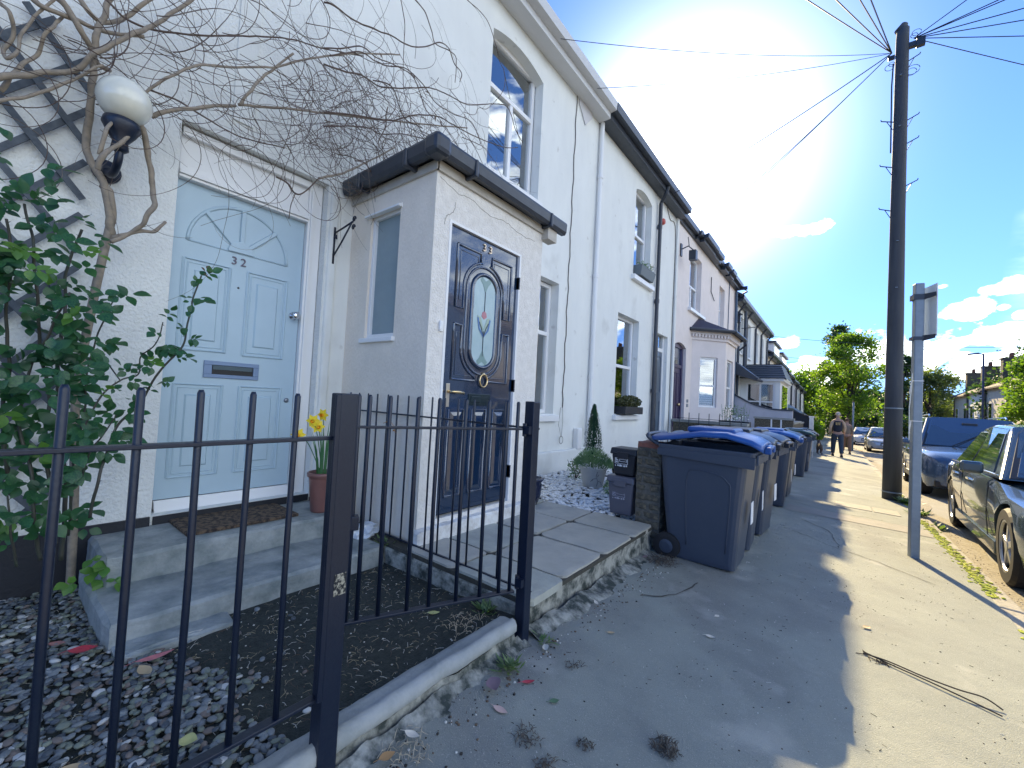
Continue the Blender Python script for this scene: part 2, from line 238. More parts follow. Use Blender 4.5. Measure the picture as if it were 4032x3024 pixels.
# ------------------------------------------------------------------ materials
white_s = mat('smooth_white_render', (.81, .82, .78), .8, (.72, .73, .70), 3, .5, bump=.0016, bs=160, bump2=.004, bs2=6, contrast=.8, sq=(1, 1, .4), speck=(((.60, .60, .56), 1.6, .58, .78), ((.50, .49, .45), 7, .66, .80)))
white_r = mat('roughcast_white_render', (.82, .83, .79), .8, (.73, .74, .71), 5, .5, bump=.012, bs=60, bump2=.004, bs2=11)
cream_r = mat('cream_porch_render', (.86, .77, .65), .8, (.76, .68, .57), 6, .55, bump=.006, bs=80, bump2=.002, bs2=14, sq=(1, 1, .5))
porch_f = mat('porch_front_render', (.85, .82, .77), .8, (.70, .67, .62), 16, .42, bump=.009, bs=70, bump2=.003, bs2=24)
pink_s = mat('pinkish_render', (.79, .71, .67), .8, (.72, .65, .61), 4, .5, bump=.001, bs=160)
grey_s = mat('grey_render', (.52, .52, .55), .8, (.46, .46, .49), 4, .5, bump=.001, bs=160)
white_p = mat('white_paint', (.80, .80, .79), .35, spec=.5)
white_u = mat('white_upvc', (.82, .82, .82), .25)
blue_p = mat('pale_blue_door_paint', (.43, .56, .645), .38, (.40, .53, .615), 7, .5, bump=.0003, bs=200)
navy_p = mat('navy_gloss_paint', (.006, .022, .058), .14, spec=.9, coat=1.0, bump=.0006, bs=30)
black_i = mat('black_painted_iron', (.005, .010, .026), .36, (.008, .015, .032), 90, .55, bump=.0006, bs=140, spec=.5)
black_m = mat('black_masonry_paint', (.012, .014, .02), .6, bump=.002, bs=60)
gutter_m = mat('dark_grey_plastic', (.022, .028, .042), .38, (.035, .045, .06), 12, .55)
slate = mat('grey_slate', (.07, .075, .09), .6, (.11, .115, .13), 14, .5, bump=.002, bs=40)
brass = mat('brass', (.75, .56, .30), .22, metal=1)
chrome = mat('chrome', (.7, .7, .72), .12, metal=1)
glass = glass_mat('window_glass'); glass_c = glass_mat('clear_window_glass', (.9, .93, .95), .1)
frost = mat('frosted_glass', (.20, .27, .29), .35, (.26, .33, .35), 3, .5, bump=.0008, bs=220, spec=.6)
dark_in = mat('dark_interior', (.02, .022, .026), .9)
curtain_m = mat('curtain_cloth', (.34, .35, .37), .9, (.28, .29, .31), 4, .5, sq=(1, 8, .2))
net_m = mat('net_curtain', (.55, .57, .58), .9)
asphalt = mat('worn_pavement_asphalt', (.265, .28, .245), .85, (.215, .23, .205), 2.2, .5, bump=.003, bs=230, bump2=.004, bs2=12, detail=9, contrast=1.3, speck=(((.19, .195, .18), 1.1, .52, .66), ((.42, .41, .37), 260, .60, .70), ((.12, .12, .11), 310, .63, .72), ((.36, .36, .32), 2.7, .60, .74)))
road_m = mat('road_asphalt', (.29, .27, .23), .85, (.24, .225, .195), 3, .5, bump=.003, bs=160, detail=8)
kerb_m = mat('worn_kerb_stone', (.42, .39, .33), .85, (.26, .24, .20), 14, .5, bump=.006, bs=45)
concrete = mat('old_concrete', (.36, .36, .33), .85, (.24, .25, .23), 7, .52, bump=.003, bs=60, bump2=.008, bs2=9, detail=7)
concrete_s = mat('stained_concrete', (.34, .34, .30), .9, (.035, .045, .04), 11, .5, bump=.006, bs=50, bump2=.012, bs2=12, detail=8, contrast=2.2)
coping_m = mat('pale_coping_concrete', (.38, .39, .38), .8, (.25, .27, .26), 10, .5, bump=.002, bs=70)
flag_m = mat('sandstone_flag', (.42, .43, .37), .8, (.30, .30, .27), 9, .5, bump=.002, bs=60, bump2=.004, bs2=14, detail=7)
flag_m2 = mat('pale_sandstone_flag', (.44, .42, .36), .8, (.34, .33, .29), 7, .5, bump=.002, bs=60, bump2=.004, bs2=14, detail=7)
joint_m = mat('dark_joint_dirt', (.035, .035, .03), .95, (.07, .065, .05), 40, .5)
soil = mat('dark_soil', (.012, .014, .010), .95, (.035, .034, .028), 30, .55, bump=.012, bs=70)
moss_m = mat('dark_mossy_asphalt', (.014, .020, .016), .9, (.045, .05, .045), 45, .58, bump=.006, bs=130, bump2=.004, bs2=20, detail=8)
bin_m = mat('dark_grey_bin_plastic', (.045, .058, .085), .40, (.055, .068, .095), 6, .5, bump=.0005, bs=240)
lid_blue = mat('blue_lid_plastic', (.02, .085, .30), .35)
lid_dark = mat('dark_lid_plastic', (.018, .022, .032), .38)
lid_green = mat('dark_green_lid_plastic', (.02, .06, .055), .38)
rubber = mat('black_rubber', (.012, .012, .014), .7)
terra = mat('glazed_terracotta', (.24, .11, .09), .35, (.17, .08, .07), 6, .5)
pot_w = mat('white_glazed_pot', (.52, .52, .50), .4, (.45, .45, .43), 8, .5)
wood_w = mat('weathered_trellis_wood', (.10, .12, .14), .75, (.05, .06, .075), 30, .5, bump=.002, bs=90)
bark_l = mat('pale_vine_bark', (.33, .27, .20), .8, (.20, .17, .135), 30, .5, bump=.002, bs=120)
bark_d = mat('dark_twig_bark', (.085, .055, .045), .8, (.15, .11, .085), 20, .55)
bark_t = mat('tree_bark', (.11, .09, .07), .9, (.06, .05, .04), 20, .5, bump=.02, bs=20)
pole_w = mat('weathered_pole_timber', (.075, .08, .085), .75, (.045, .048, .055), 12, .5, bump=.004, bs=50, sq=(1, 1, .1))
galv = mat('galvanised_steel', (.26, .30, .33), .45, (.21, .245, .27), 20, .5, metal=.3)
tile_m = mat('dark_roof_tile', (.035, .045, .06), .45, (.05, .06, .075), 18, .5)
brick_r = mat('red_brick', (.27, .10, .07), .85, (.19, .085, .065), 25, .5, bump=.003, bs=90)
brick_y = mat('sooty_stock_brick', (.085, .075, .055), .9, (.22, .185, .12), 28, .6, bump=.005, bs=70, contrast=1.6)
mortar = mat('old_mortar', (.16, .15, .125), .95, (.07, .065, .055), 25, .5, bump=.004, bs=60)

# two-sided leaf material with a little light passing through
def leaf_mat(name, c1, c2, scale=6, tr=.35, rough=.45):
    m = bpy.data.materials.new(name); m.use_nodes = True; nt = m.node_tree; N = nt.nodes; L = nt.links; b = N['Principled BSDF']; o = N['Material Output']
    tc = N.new('ShaderNodeTexCoord'); oi = N.new('ShaderNodeObjectInfo'); n = N.new('ShaderNodeTexNoise'); n.inputs['Scale'].default_value = scale; n.inputs['Detail'].default_value = 5
    ad = N.new('ShaderNodeVectorMath'); ad.operation = 'ADD'; L.new(tc.outputs['Object'], ad.inputs[0]); L.new(oi.outputs['Location'], ad.inputs[1]); L.new(ad.outputs[0], n.inputs['Vector'])
    r = N.new('ShaderNodeMapRange'); r.inputs['From Min'].default_value = .34; r.inputs['From Max'].default_value = .66; L.new(n.outputs['Fac'], r.inputs[0])
    x = N.new('ShaderNodeMix'); x.data_type = 'RGBA'; L.new(r.outputs[0], x.inputs[0]); x.inputs[6].default_value = (*c1, 1); x.inputs[7].default_value = (*c2, 1)
    L.new(x.outputs[2], b.inputs['Base Color']); b.inputs['Roughness'].default_value = rough
    t = N.new('ShaderNodeBsdfTranslucent'); br = N.new('ShaderNodeVectorMath'); br.operation = 'MULTIPLY'; br.inputs[1].default_value = (1.9, 2.1, .7)
    L.new(x.outputs[2], br.inputs[0]); L.new(br.outputs[0], t.inputs['Color'])
    ms = N.new('ShaderNodeMixShader'); ms.inputs[0].default_value = tr; L.new(b.outputs[0], ms.inputs[1]); L.new(t.outputs[0], ms.inputs[2]); L.new(ms.outputs[0], o.inputs[0])
    MATS[name] = m; return m
rose_l = leaf_mat('dark_rose_leaf', (.018, .075, .040), (.045, .135, .050), 9, .3, .32)
rose_y = leaf_mat('young_rose_leaf', (.12, .24, .04), (.08, .20, .05), 9, .35, .35)
tree_l = leaf_mat('street_tree_leaf', (.07, .14, .025), (.16, .24, .03), 1.2, .5, .5)
tree_d = leaf_mat('dark_tree_leaf', (.025, .06, .03), (.06, .11, .035), .6, .35, .5)
tree_g = leaf_mat('olive_tree_leaf', (.09, .12, .05), (.15, .18, .07), .8, .4, .5)
coni_l = leaf_mat('dark_conifer_leaf', (.010, .045, .028), (.025, .075, .035), 9, .15)
lav_l = leaf_mat('grey_green_leaf', (.10, .17, .12), (.17, .26, .16), 9, .3)

# ------------------------------------------------------------------ ground
def sheet(name, x0, x1, y0, y1, off, m, nx=1, step=2.5, zfun=None):
    mb = MB(); ny = max(1, int(math.ceil((y1 - y0) / step)))
    vs = []
    for j in range(ny + 1):
        y = y0 + (y1 - y0) * j / ny
        for i in range(nx + 1):
            x = x0 + (x1 - x0) * i / nx; vs.append((x, y, (zfun(x, y) if zfun else G(x, y)) + off))
    mb.add(vs, [(j * (nx + 1) + i, j * (nx + 1) + i + 1, (j + 1) * (nx + 1) + i + 1, (j + 1) * (nx + 1) + i) for j in range(ny) for i in range(nx)])
    return struct(mb.build(name, m))
GR = lambda x, y: -1.105 - .0315 - .026 * min(y, 75) - .09          # road level
field = mat('rough_ground', (.10, .10, .07), .95, (.06, .08, .04), .4, .5)
sheet('ground', -600, 700, -80, 75, -.25, field, 1, 155, lambda x, y: GR(0, y)); sheet('ground', -600, 700, 75, 1500, -.25, field, 1, 1425, lambda x, y: GR(0, 75))
pavement = sheet('pavement', -1.16, .90, -4, 75, 0, asphalt, 2, 1)
sheet('pavement', -8.5, -1.16, 1.6, 75, -.03, concrete, 2, 5); sheet('pavement', -8.5, -1.16, -6, 1.6, -.10, soil)
sheet('pavement', -1.16, .9, 75, 130, 0, asphalt, 1, 20)
road = sheet('road', 1.0, 7.5, -6, 130, 0, road_m, 2, 5, GR)
sheet('pavement', 7.62, 9.6, -6, 130, .1, asphalt, 1, 5, GR); sheet('pavement', 9.6, 22, -6, 130, .08, concrete, 1, 5, GR)
kerb = MB(); kerb.box(.905, 1.02, -6, -5.6, -1.3, -1.1); kerb = struct(kerb.build('kerb', kerb_m))
y = -2.0
while y < 38:
    l = .91; k = MB(); z0 = G(.96, y); z1 = G(.96, y + l); o = random.uniform(-.004, .004)
    k.hexa([(.90, y, z0 - .2), (1.03, y, z0 - .2), (1.03, y + l - .012, z1 - .2), (.90, y + l - .012, z1 - .2), (.90, y, z0 + o), (1.03, y, z0 - .008 + o), (1.03, y + l - .012, z1 - .008 + o), (.90, y + l - .012, z1 + o)])
    k.build('kerb_stone', kerb_m, kerb, bevel=.012); y += l
k = MB(); k.hexa([(.90, 38, G(.96, 38) - .2), (1.03, 38, G(.96, 38) - .2), (1.03, 130, -3.3), (.9, 130, -3.3), (.9, 38, G(.96, 38)), (1.03, 38, G(.96, 38)), (1.03, 130, G(.96, 130)), (.9, 130, G(.96, 130))]); k.build('kerb_run', kerb_m, kerb)
k = MB()
for a, b in ((-6, 75), (75, 130)): k.hexa([(7.5, a, GR(0, a) - .1), (7.62, a, GR(0, a) - .1), (7.62, b, GR(0, b) - .1), (7.5, b, GR(0, b) - .1), (7.5, a, GR(0, a) + .1), (7.62, a, GR(0, a) + .1), (7.62, b, GR(0, b) + .1), (7.5, b, GR(0, b) + .1)])
struct(k.build('kerb', kerb_m))
# gritty gutter strip beside the kerb
gut = MB(); 
vs = []
for j in range(90):
    yy = -2 + j * .4
    for xx, zz in ((1.03, .012), (1.30 + .05 * math.sin(j * 1.7) + .03 * math.sin(j * .6), .004)): vs.append((xx, yy, GR(0, yy) + zz))
gut.add(vs, [(2 * j, 2 * j + 1, 2 * j + 3, 2 * j + 2) for j in range(89)])
gm = mat('gutter_grit', (.40, .36, .28), .95, (.22, .19, .14), 26, .5, bump=.012, bs=60, detail=8)
struct(gut.build('road_gutter', gm))

def ribbon(name, pts, w, m, parent, dz=.004, jit=.0):
    mb = MB(); P = spline([(a, b, 0) for a, b in pts], 5); vs = []
    for i, p in enumerate(P):
        t = (P[min(i + 1, len(P) - 1)] - P[max(i - 1, 0)]).normalized(); n = Vector((-t.y, t.x, 0)); ww = w * random.uniform(.4, 1.3) / 2
        p = p + n * random.uniform(-jit, jit)
        for s in (-1, 1):
            q = p + n * s * ww; vs.append((q.x, q.y, G(q.x, q.y) + dz))
    mb.add(vs, [(2 * i, 2 * i + 1, 2 * i + 3, 2 * i + 2) for i in range(len(P) - 1)])
    return mb.build(name, m, parent)
crack_m = mat('crack_dirt', (.07, .065, .055), .95)
for pts in ([(-.9, 2.5), (-.75, 2.7), (-.7, 3.0)], [(-.42, 5.35), (-.2, 5.2), (.0, 4.98), (.3, 4.8), (.62, 4.5)], [(-.3, 6.05), (-.05, 5.7), (.02, 5.3), (.05, 5.0)], [(-.45, 7.3), (0, 7.05), (.4, 7.1), (.85, 6.9)], [(-.4, 9.1), (.1, 9.0), (.5, 8.85)], [(.2, 1.9), (.5, 2.2), (.85, 2.3)], [(-.5, 12), (.2, 11.9), (.8, 11.7)]):
    ribbon('crack', pts, .009, crack_m, pavement, jit=.012)
# utility covers let into the pavement
for (x0, x1, y0, y1) in ((.02, .42, 7.72, 8.15), (.44, .72, 7.72, 8.15)):
    mb = MB(); z = G((x0 + x1) / 2, (y0 + y1) / 2)
    P = lambda x, y, d: (x, y, G(x, y) + d)
    mb.hexa([P(x0, y0, -.01), P(x1, y0, -.01), P(x1, y1, -.01), P(x0, y1, -.01), P(x0, y0, .006), P(x1, y0, .006), P(x1, y1, .006), P(x0, y1, .006)])
    mb.build('inspection_cover', mat('pale_concrete_cover', (.40, .37, .30), .85, (.30, .28, .24), 9, .5, bump=.002, bs=90), pavement, bevel=.003)
patch_m = mat('newer_asphalt_patch', (.33, .31, .27), .85, (.25, .24, .215), 5, .5, bump=.003, bs=170, detail=8)
sheet('asphalt_patch', -.5, .88, 6.55, 7.0, .004, patch_m); 
bpy.data.objects['asphalt_patch'].parent = pavement; del bpy.data.objects['asphalt_patch']['kind']

# ------------------------------------------------------------------ terrace walls
def wall_x(mb, x, y0, y1, z0, z1, ops, depth=.13, mi=0):
    ys = sorted({y0, y1} | {v for o in ops for v in (o[0], o[1])}); zs = sorted({z0, z1} | {v for o in ops for v in (o[2], o[3])})
    for i in range(len(ys) - 1):
        for j in range(len(zs) - 1):
            cy, cz = (ys[i] + ys[i + 1]) / 2, (zs[j] + zs[j + 1]) / 2
            if any(o[0] < cy < o[1] and o[2] < cz < o[3] for o in ops): continue
            mb.quad((x, ys[i], zs[j]), (x, ys[i + 1], zs[j]), (x, ys[i + 1], zs[j + 1]), (x, ys[i], zs[j + 1]), mi)
    for o in ops:
        a, b, c, d = o[:4]; xb = x - depth
        mb.quad((x, a, c), (xb, a, c), (xb, a, d), (x, a, d), mi); mb.quad((x, b, c), (x, b, d), (xb, b, d), (xb, b, c), mi)
        mb.quad((x, a, c), (x, b, c), (xb, b, c), (xb, a, c), mi); mb.quad((x, a, d), (xb, a, d), (xb, b, d), (x, b, d), mi)
        if len(o) > 4 and o[4] > 0:      # segmental arch: fill the two upper corners
            n = 10; r = o[4]; arc = [(a + (b - a) * t / n, d - r * (2 * t / n - 1) ** 2) for t in range(n + 1)]
            for t in range(n):
                (p, q), (p2, q2) = arc[t], arc[t + 1]
                mb.quad((x - .0005, p, q), (x - .0005, p2, q2), (x - .0005, p2, d), (x - .0005, p, d), mi); mb.quad((x, p, q), (xb, p, q), (xb, p2, q2), (x, p2, q2), mi)
def window(parent, x, a, b, c, d, tr=(), mul=(), fw=.055, m=None, sill=None, curtain='side', gl=None, label=None, sash=False, blind=False):
    """window frame in the y-z plane at depth x; tr = transom heights, mul = (y, z0, z1)"""
    m = m or white_u; f = MB()
    f.box(x - .06, x, a, a + fw, c, d); f.box(x - .06, x, b - fw, b, c, d)
    f.box(x - .06, x, a + fw, b - fw, c, c + fw); f.box(x - .06, x, a + fw, b - fw, d - fw, d)
    for z in tr: f.box(x - .055, x + .004, a + fw, b - fw, z - .028, z + .028)
    for (yy, z0, z1) in mul: f.box(x - .052, x + .002, yy - .028, yy + .028, z0 + .029, z1 - .029)
    w = f.build('window', m, parent, bevel=.006, label=label)
    g = MB(); g.box(x - .038, x - .032, a + fw * .5, b - fw * .5, c + fw * .5, d - fw * .5); g.build('pane', gl or glass, w)
    q = MB(); q.quad((x - .6, a - .3, c - .4), (x - .6, b + .3, c - .4), (x - .6, b + .3, d + .2), (x - .6, a - .3, d + .2)); q.build('room_back', dark_in, w, fix=False)
    if curtain:
        q = MB(); span = [(a, a + .24 * (b - a)), (b - .30 * (b - a), b)] if curtain == 'side' else [(a, b)]
        for (p0, p1) in span:
            n = max(6, int((p1 - p0) / .02)); vs = []
            for i in range(n + 1):
                yy = p0 + (p1 - p0) * i / n; xx = x - .12 + .018 * math.sin(i * 1.9)
                vs += [(xx, yy, c), (xx, yy, d)]
            q.add(vs, [(2 * i, 2 * i + 2, 2 * i + 3, 2 * i + 1) for i in range(n)])
        q.build('curtain', curtain_m if curtain != 'net' else net_m, w, smooth=True, fix=False)
    if blind:
        for i in range(int((d - c) / .05)):
            q = MB(); zz = c + .03 + i * .05; q.hexa([(x - .14, a + .03, zz), (x - .10, a + .03, zz + .012), (x - .10, b - .03, zz + .012), (x - .14, b - .03, zz), (x - .14, a + .03, zz + .004), (x - .10, a + .03, zz + .016), (x - .10, b - .03, zz + .016), (x - .14, b - .03, zz + .004)])
            q.build('slat', white_p, w)
    if sill:
        s = MB(); s.hexa([(x, sill[0], sill[2]), (x + sill[4], sill[0], sill[2]), (x + sill[4], sill[1], sill[2]), (x, sill[1], sill[2]), (x, sill[0], sill[3]), (x + sill[4], sill[0], sill[3] - .02), (x + sill[4], sill[1], sill[3] - .02), (x, sill[1], sill[3])])
        s.build('sill', white_p, w, bevel=.005)
    return w
XW = -3.10; EZ = 4.60
def house_shell(name, label, y0, y1, z0, ez, m, ops, ex=-2.80, ridge=6.6, group='terraced houses along the pavement', gut_x=None, roofm=slate, back=-9.0, end0=False, end1=False):
    t = thing(name, label, 'house', (XW, (y0 + y1) / 2, z0), group=group)
    w = MB(); wall_x(w, XW, y0, y1, z0, ez, ops); w.build('wall', m, t, fix=False)
    s = MB(); rx = (ex + back) / 2
    for yy, out in ((y0 + .001, 1), (y1 - .001, -1)):
        s.add([(XW - .001, yy, z0), (back, yy, z0), (back, yy, ez), (rx, yy, ridge - .06), (XW - .001, yy, ez)], [(0, 1, 2, 3, 4)])
    s.quad((back, y0, z0), (back, y1, z0), (back, y1, ez), (back, y0, ez)); s.quad((back, y0, z0), (back, y1, z0), (XW - .14, y1, z0), (XW - .14, y0, z0)); s.build('gable_wall', m, t, fix=False)
    r = MB(); r.hexa([(ex, y0, ez + .02), (ex, y1, ez + .02), (rx, y1, ridge), (rx, y0, ridge), (ex, y0, ez + .10), (ex, y1, ez + .10), (rx, y1, ridge + .09), (rx, y0, ridge + .09)])
    r.hexa([(back - .3, y0, ez + .02), (back - .3, y1, ez + .02), (rx, y1, ridge), (rx, y0, ridge), (back - .3, y0, ez + .10), (back - .3, y1, ez + .10), (rx, y1, ridge + .09), (rx, y0, ridge + .09)])
    r.build('roof', roofm, t)
    q = MB(); q.box(XW, ex - .03, y0, y1, ez - .02, ez + .015); q.build('soffit', white_p if gut_x is None else gutter_m, t)
    return t

# ---- the four near houses
gz = -1.35
h32 = house_shell('white_house', 'white roughcast terraced house with the pale blue door and the climbing vine', -4.0, 1.66, gz, EZ, white_r,
    [(.65, 1.56, -.79, 1.56), (-2.4, -1.3, -.2, 1.6), (-2.4, -1.5, 2.5, 4.2)])
window(h32, XW - .13, -2.4, -1.3, -.2, 1.6, tr=(1.0,), sill=(-2.45, -1.25, -.3, -.2, .2)); window(h32, XW - .13, -2.4, -1.5, 2.5, 4.2, tr=(3.6,), sill=(-2.45, -1.45, 2.4, 2.5, .2))
mb = MB(); mb.box(XW, XW + .018, -4, .645, -1.2, -.79); mb.box(XW, XW + .018, 1.565, 1.76, -1.2, -.82); mb.build('black_plinth', black_m, h32)
mb = MB(); mb.box(XW - .02, XW + .02, 1.58, 1.655, -.8, 1.52); mb.build('render_pier', white_s, h32, bevel=.02)
mb = MB(); mb.box(XW, XW + .012, .30, .41, -.37, -.26); mb.build('vent_cover', white_p, h32, bevel=.004)
mb = MB(); mb.box(XW + .001, XW + .012, .9, 1.02, 1.7, 4.5); mb.build('flush_render_band', white_s, h32)

# door 32 -------------------------------------------------------------
dx = -3.215
f = MB()
f.box(XW - .13, XW - .075, 1.455, 1.555, -.80, 1.56); f.box(XW - .13, XW - .085, .652, .672, -.80, 1.56)
f.box(XW - .13, XW - .09, .672, 1.455, 1.335, 1.545); f.box(XW - .09, XW - .055, .672, 1.455, 1.50, 1.548)
f.box(XW - .13, XW - .07, .672, 1.455, 1.245, 1.262); f.box(XW - .13, XW - .058, .672, 1.455, 1.264, 1.288); f.box(XW - .13, XW - .078, .672, 1.455, 1.29, 1.333)
f.box(XW - .075, XW - .06, 1.47, 1.49, -.80, 1.50)
f.build('door_frame', white_p, h32, bevel=.003)
d = MB(); d.box(dx - .03, dx, .675, 1.452, -.725, 1.243)
door = d.build('door', blue_p, h32, bevel=.002, label='pale blue painted front door with a fan moulding')
def uvw(x, u, v, dd=0): return (x + dd, u, v)
def moulding(x, path, r, sub, m, name='moulding', n=8):
    mb = MB(); mb.tube([(x, u, v) for u, v in path], r, n, squash=1); return mb.build(name, m, sub, smooth=True)
for (a, b, c, e) in ((.735, .988, .200, .768), (1.095, 1.352, .195, .768), (.735, .990, -.597, -.020), (1.092, 1.358, -.597, -.020)):
    mb = MB()
    for k, (o, r, h) in enumerate(((0, .010, .0), (.022, .005, .0))):
        mb.tube([(dx + h, u, v) for u, v in rectpath(a + o, b - o, c + o, e - o)], r, 6)
    mb.hexa([(dx - .002, a + .055, c + .06), (dx - .002, b - .055, c + .06), (dx - .002, b - .055, e - .06), (dx - .002, a + .055, e - .06), (dx + .009, a + .066, c + .071), (dx + .009, b - .066, c + .071), (dx + .009, b - .066, e - .071), (dx + .009, a + .066, e - .071)])
    mb.build('panel', blue_p, door)
cy, cz, rr = 1.042, .882, .296
mb = MB(); mb.tube([(dx, cy + rr * math.cos(t), cz + rr * math.sin(t)) for t in [math.pi * i / 32 for i in range(33)]], .011, 6)
mb.tube([(dx, cy - rr, cz), (dx, cy + rr, cz)], .006, 6)
mb.build('fan_arch', blue_p, door, smooth=True)
for ang in (45, 90, 135):
    t = R(ang); p = Vector((dx + .004, cy, cz)); e = Vector((0, math.cos(t), math.sin(t))); s = Vector((0, -math.sin(t), math.cos(t))) * .015
    mb = MB(); a0 = p + e * .06; a1 = p + e * .292; mb.hexa([a0 - s, a1 - s, a1 + s, a0 + s, a0 - s * .7 + Vector((.011, 0, 0)), a1 - s * .7 + Vector((.011, 0, 0)), a1 + s * .7 + Vector((.011, 0, 0)), a0 + s * .7 + Vector((.011, 0, 0))]); mb.build('fan_bar', blue_p, door)
mb = MB(); mb.prism([(dx + .001, cy + .078 * math.cos(math.pi * i / 16), cz + .078 * math.sin(math.pi * i / 16)) for i in range(17)], (.016, 0, 0)); mb.build('fan_hub', blue_p, door, bevel=.003)
slot_m = mat('slate_blue_metal', (.16, .23, .36), .4, metal=.3)
mb = MB(); a, b, c, e = .880, 1.203, .030, .140
mb.box(dx, dx + .010, a, b, c, c + .024); mb.box(dx, dx + .010, a, b, e - .026, e); mb.box(dx, dx + .010, a, a + .045, c + .024, e - .026); mb.box(dx, dx + .010, b - .035, b, c + .024, e - .026)
lp = mb.build('letter_plate', slot_m, door, bevel=.002)
mb = MB(); mb.box(dx + .0005, dx + .002, a + .045, b - .035, c + .024, e - .026); mb.build('letter_slot', mat('dark_slot', (.004, .005, .008), .5), door)
mb = MB(); mb.box(dx + .002, dx + .007, a + .05, b - .04, c + .055, e - .028); mb.build('letter_flap', mat('dark_teal_metal', (.05, .08, .10), .35, metal=.3), door)
mb = MB(); mb.lathe((dx, 1.412, .525), [(.030, 0), (.030, .006), (.014, .010), (.014, .03), (.026, .042), (.028, .056), (.016, .066), (.002, .067)], 20, axis='x'); mb.build('door_knob', chrome, door, smooth=True)
mb = MB(); mb.lathe((dx, 1.404, -.105), [(.017, 0), (.017, .006), (.008, .010), (.002, .011)], 16, axis='x'); mb.build('lock', mat('dull_steel', (.25, .27, .3), .4, metal=.8), door, smooth=True)
mb = MB(); mb.lathe((dx, 1.042, .648), [(.007, 0), (.007, .004), (.001, .005)], 10, axis='x'); mb.build('spyhole', black_i, door)
def digits(text, x, y, z, size, m, parent, extrude=.004, slant=0, gap=None):
    for i, chh in enumerate(text):
        cd = bpy.data.curves.new('house_number', 'FONT'); cd.body = chh; cd.size = size; cd.extrude = extrude; cd.offset = .0
        tmp = bpy.data.objects.new('tmp_text', cd); C.objects.link(tmp); dg = bpy.context.evaluated_depsgraph_get(); me = bpy.data.meshes.new_from_object(tmp.evaluated_get(dg)); bpy.data.objects.remove(tmp)
        off = OFF.get(parent.name, Vector((0, 0, 0))); g = gap or size * .62
        for v in me.vertices:
            u, w_, t = v.co; v.co = Vector((x + t, y + i * g + u, z + w_)) - off
        me.materials.clear(); me.materials.append(m); o = bpy.data.objects.new('house_number', me); C.objects.link(o); o.parent = parent
digits('32', dx + .004, .988, .800, .075, mat('bronze_number', (.10, .085, .12), .4, metal=.5), door, gap=.054)
mb = MB(); mb.hexa([(dx, .68, -.775), (dx + .05, .68, -.79), (dx + .05, 1.45, -.79), (dx, 1.45, -.775), (dx, .68, -.728), (dx + .012, .68, -.728), (dx + .012, 1.45, -.728), (dx, 1.45, -.728)]); mb.build('weather_bar', white_p, h32)
mb = MB(); mb.box(XW - .13, XW + .01, .66, 1.555, -.84, -.793); mb.build('threshold', black_m, h32)

# steps to door 32 ----------------------------------------------------
st = thing('door_steps', 'two worn grey concrete steps below the pale blue door', 'steps', (-2.7, 1.0, -1.1))
def rough_box(x0, x1, y0, y1, z0, z1, j=.008, n=9):
    bm = bmesh.new(); bmesh.ops.create_cube(bm, size=1); bmesh.ops.subdivide_edges(bm, edges=bm.edges[:], cuts=n, use_grid_fill=True); mb = MB()
    for v in bm.verts:
        p = Vector((x0 + (v.co.x + .5) * (x1 - x0), y0 + (v.co.y + .5) * (y1 - y0), z0 + (v.co.z + .5) * (z1 - z0)))
        ex = sum(abs(abs(c) - .5) < 1e-4 for c in v.co)
        q = noise.noise_vector(p * 6) * j + noise.noise_vector(p * 25) * j * .4
        if ex >= 2: q += (Vector(((x0 + x1) / 2, (y0 + y1) / 2, (z0 + z1) / 2)) - p).normalized() * (.012 + abs(noise.noise(p * 12)) * .02)
        v.co = p + q
    mb.add([v.co for v in bm.verts], [tuple(v.index for v in f.verts) for f in bm.faces]); bm.free(); return mb
step_m = mat('worn_step_concrete', (.38, .40, .39), .8, (.13, .16, .16), 7, .5, bump=.003, bs=70, bump2=.01, bs2=10, detail=8)
rough_box(-3.19, -2.65, .40, 1.62, -1.05, -.842).build('step', step_m, st, smooth=False); rough_box(-3.0, -2.24, .36, 1.655, -1.16, -.98, .01).build('step', step_m, st)
rough_box(-2.26, -2.12, .38, .78, -1.16, -1.068, .010).build('step_edge', step_m, st)
mat_m = mat('brown_coir', (.16, .11, .07), .95, (.03, .022, .02), 34, .5, bump=.012, bs=150, contrast=2.5)
mb = MB(); mb.box(-3.165, -2.745, .735, 1.33, -.842, -.822); tag(mb.build('doormat', mat_m, bevel=.006), 'dark brown coir doormat with a swirled pattern below the blue door', 'doormat')

# ---- house 33
h33 = house_shell('white_house', 'smooth white terraced house behind the porch with the navy door', 1.66, 5.88, gz, EZ, white_s,
    [(3.30, 4.30, 2.56, 4.22, .10), (4.02, 4.92, -.19, 1.63)])
window(h33, XW - .125, 3.30, 4.29, 2.56, 4.22, tr=(3.62,), mul=((3.83, 2.6, 3.62),), sill=(3.25, 4.35, 2.47, 2.56, .17), curtain='side')
window(h33, XW - .125, 4.02, 4.92, -.19, 1.62, tr=(.92,), mul=((4.47, -.15, .92),), sill=(3.95, 4.99, -.29, -.19, .19), curtain='side')
mb = MB(); mb.box(XW, XW + .07, 3.06, 5.86, -1.2, -.70); mb.build('plinth', white_s, h33, bevel=.02)
mb = MB(); mb.prism([(XW, 5.20, 4.60), (XW, 5.62, 4.60), (XW, 5.62, 4.40), (XW, 5.42, 4.19), (XW, 5.22, 4.40)], (.02, 0, 0)); mb.build('wall_plaque', mat('pale_grey_plaque', (.60, .59, .60), .7), h33, bevel=.003)
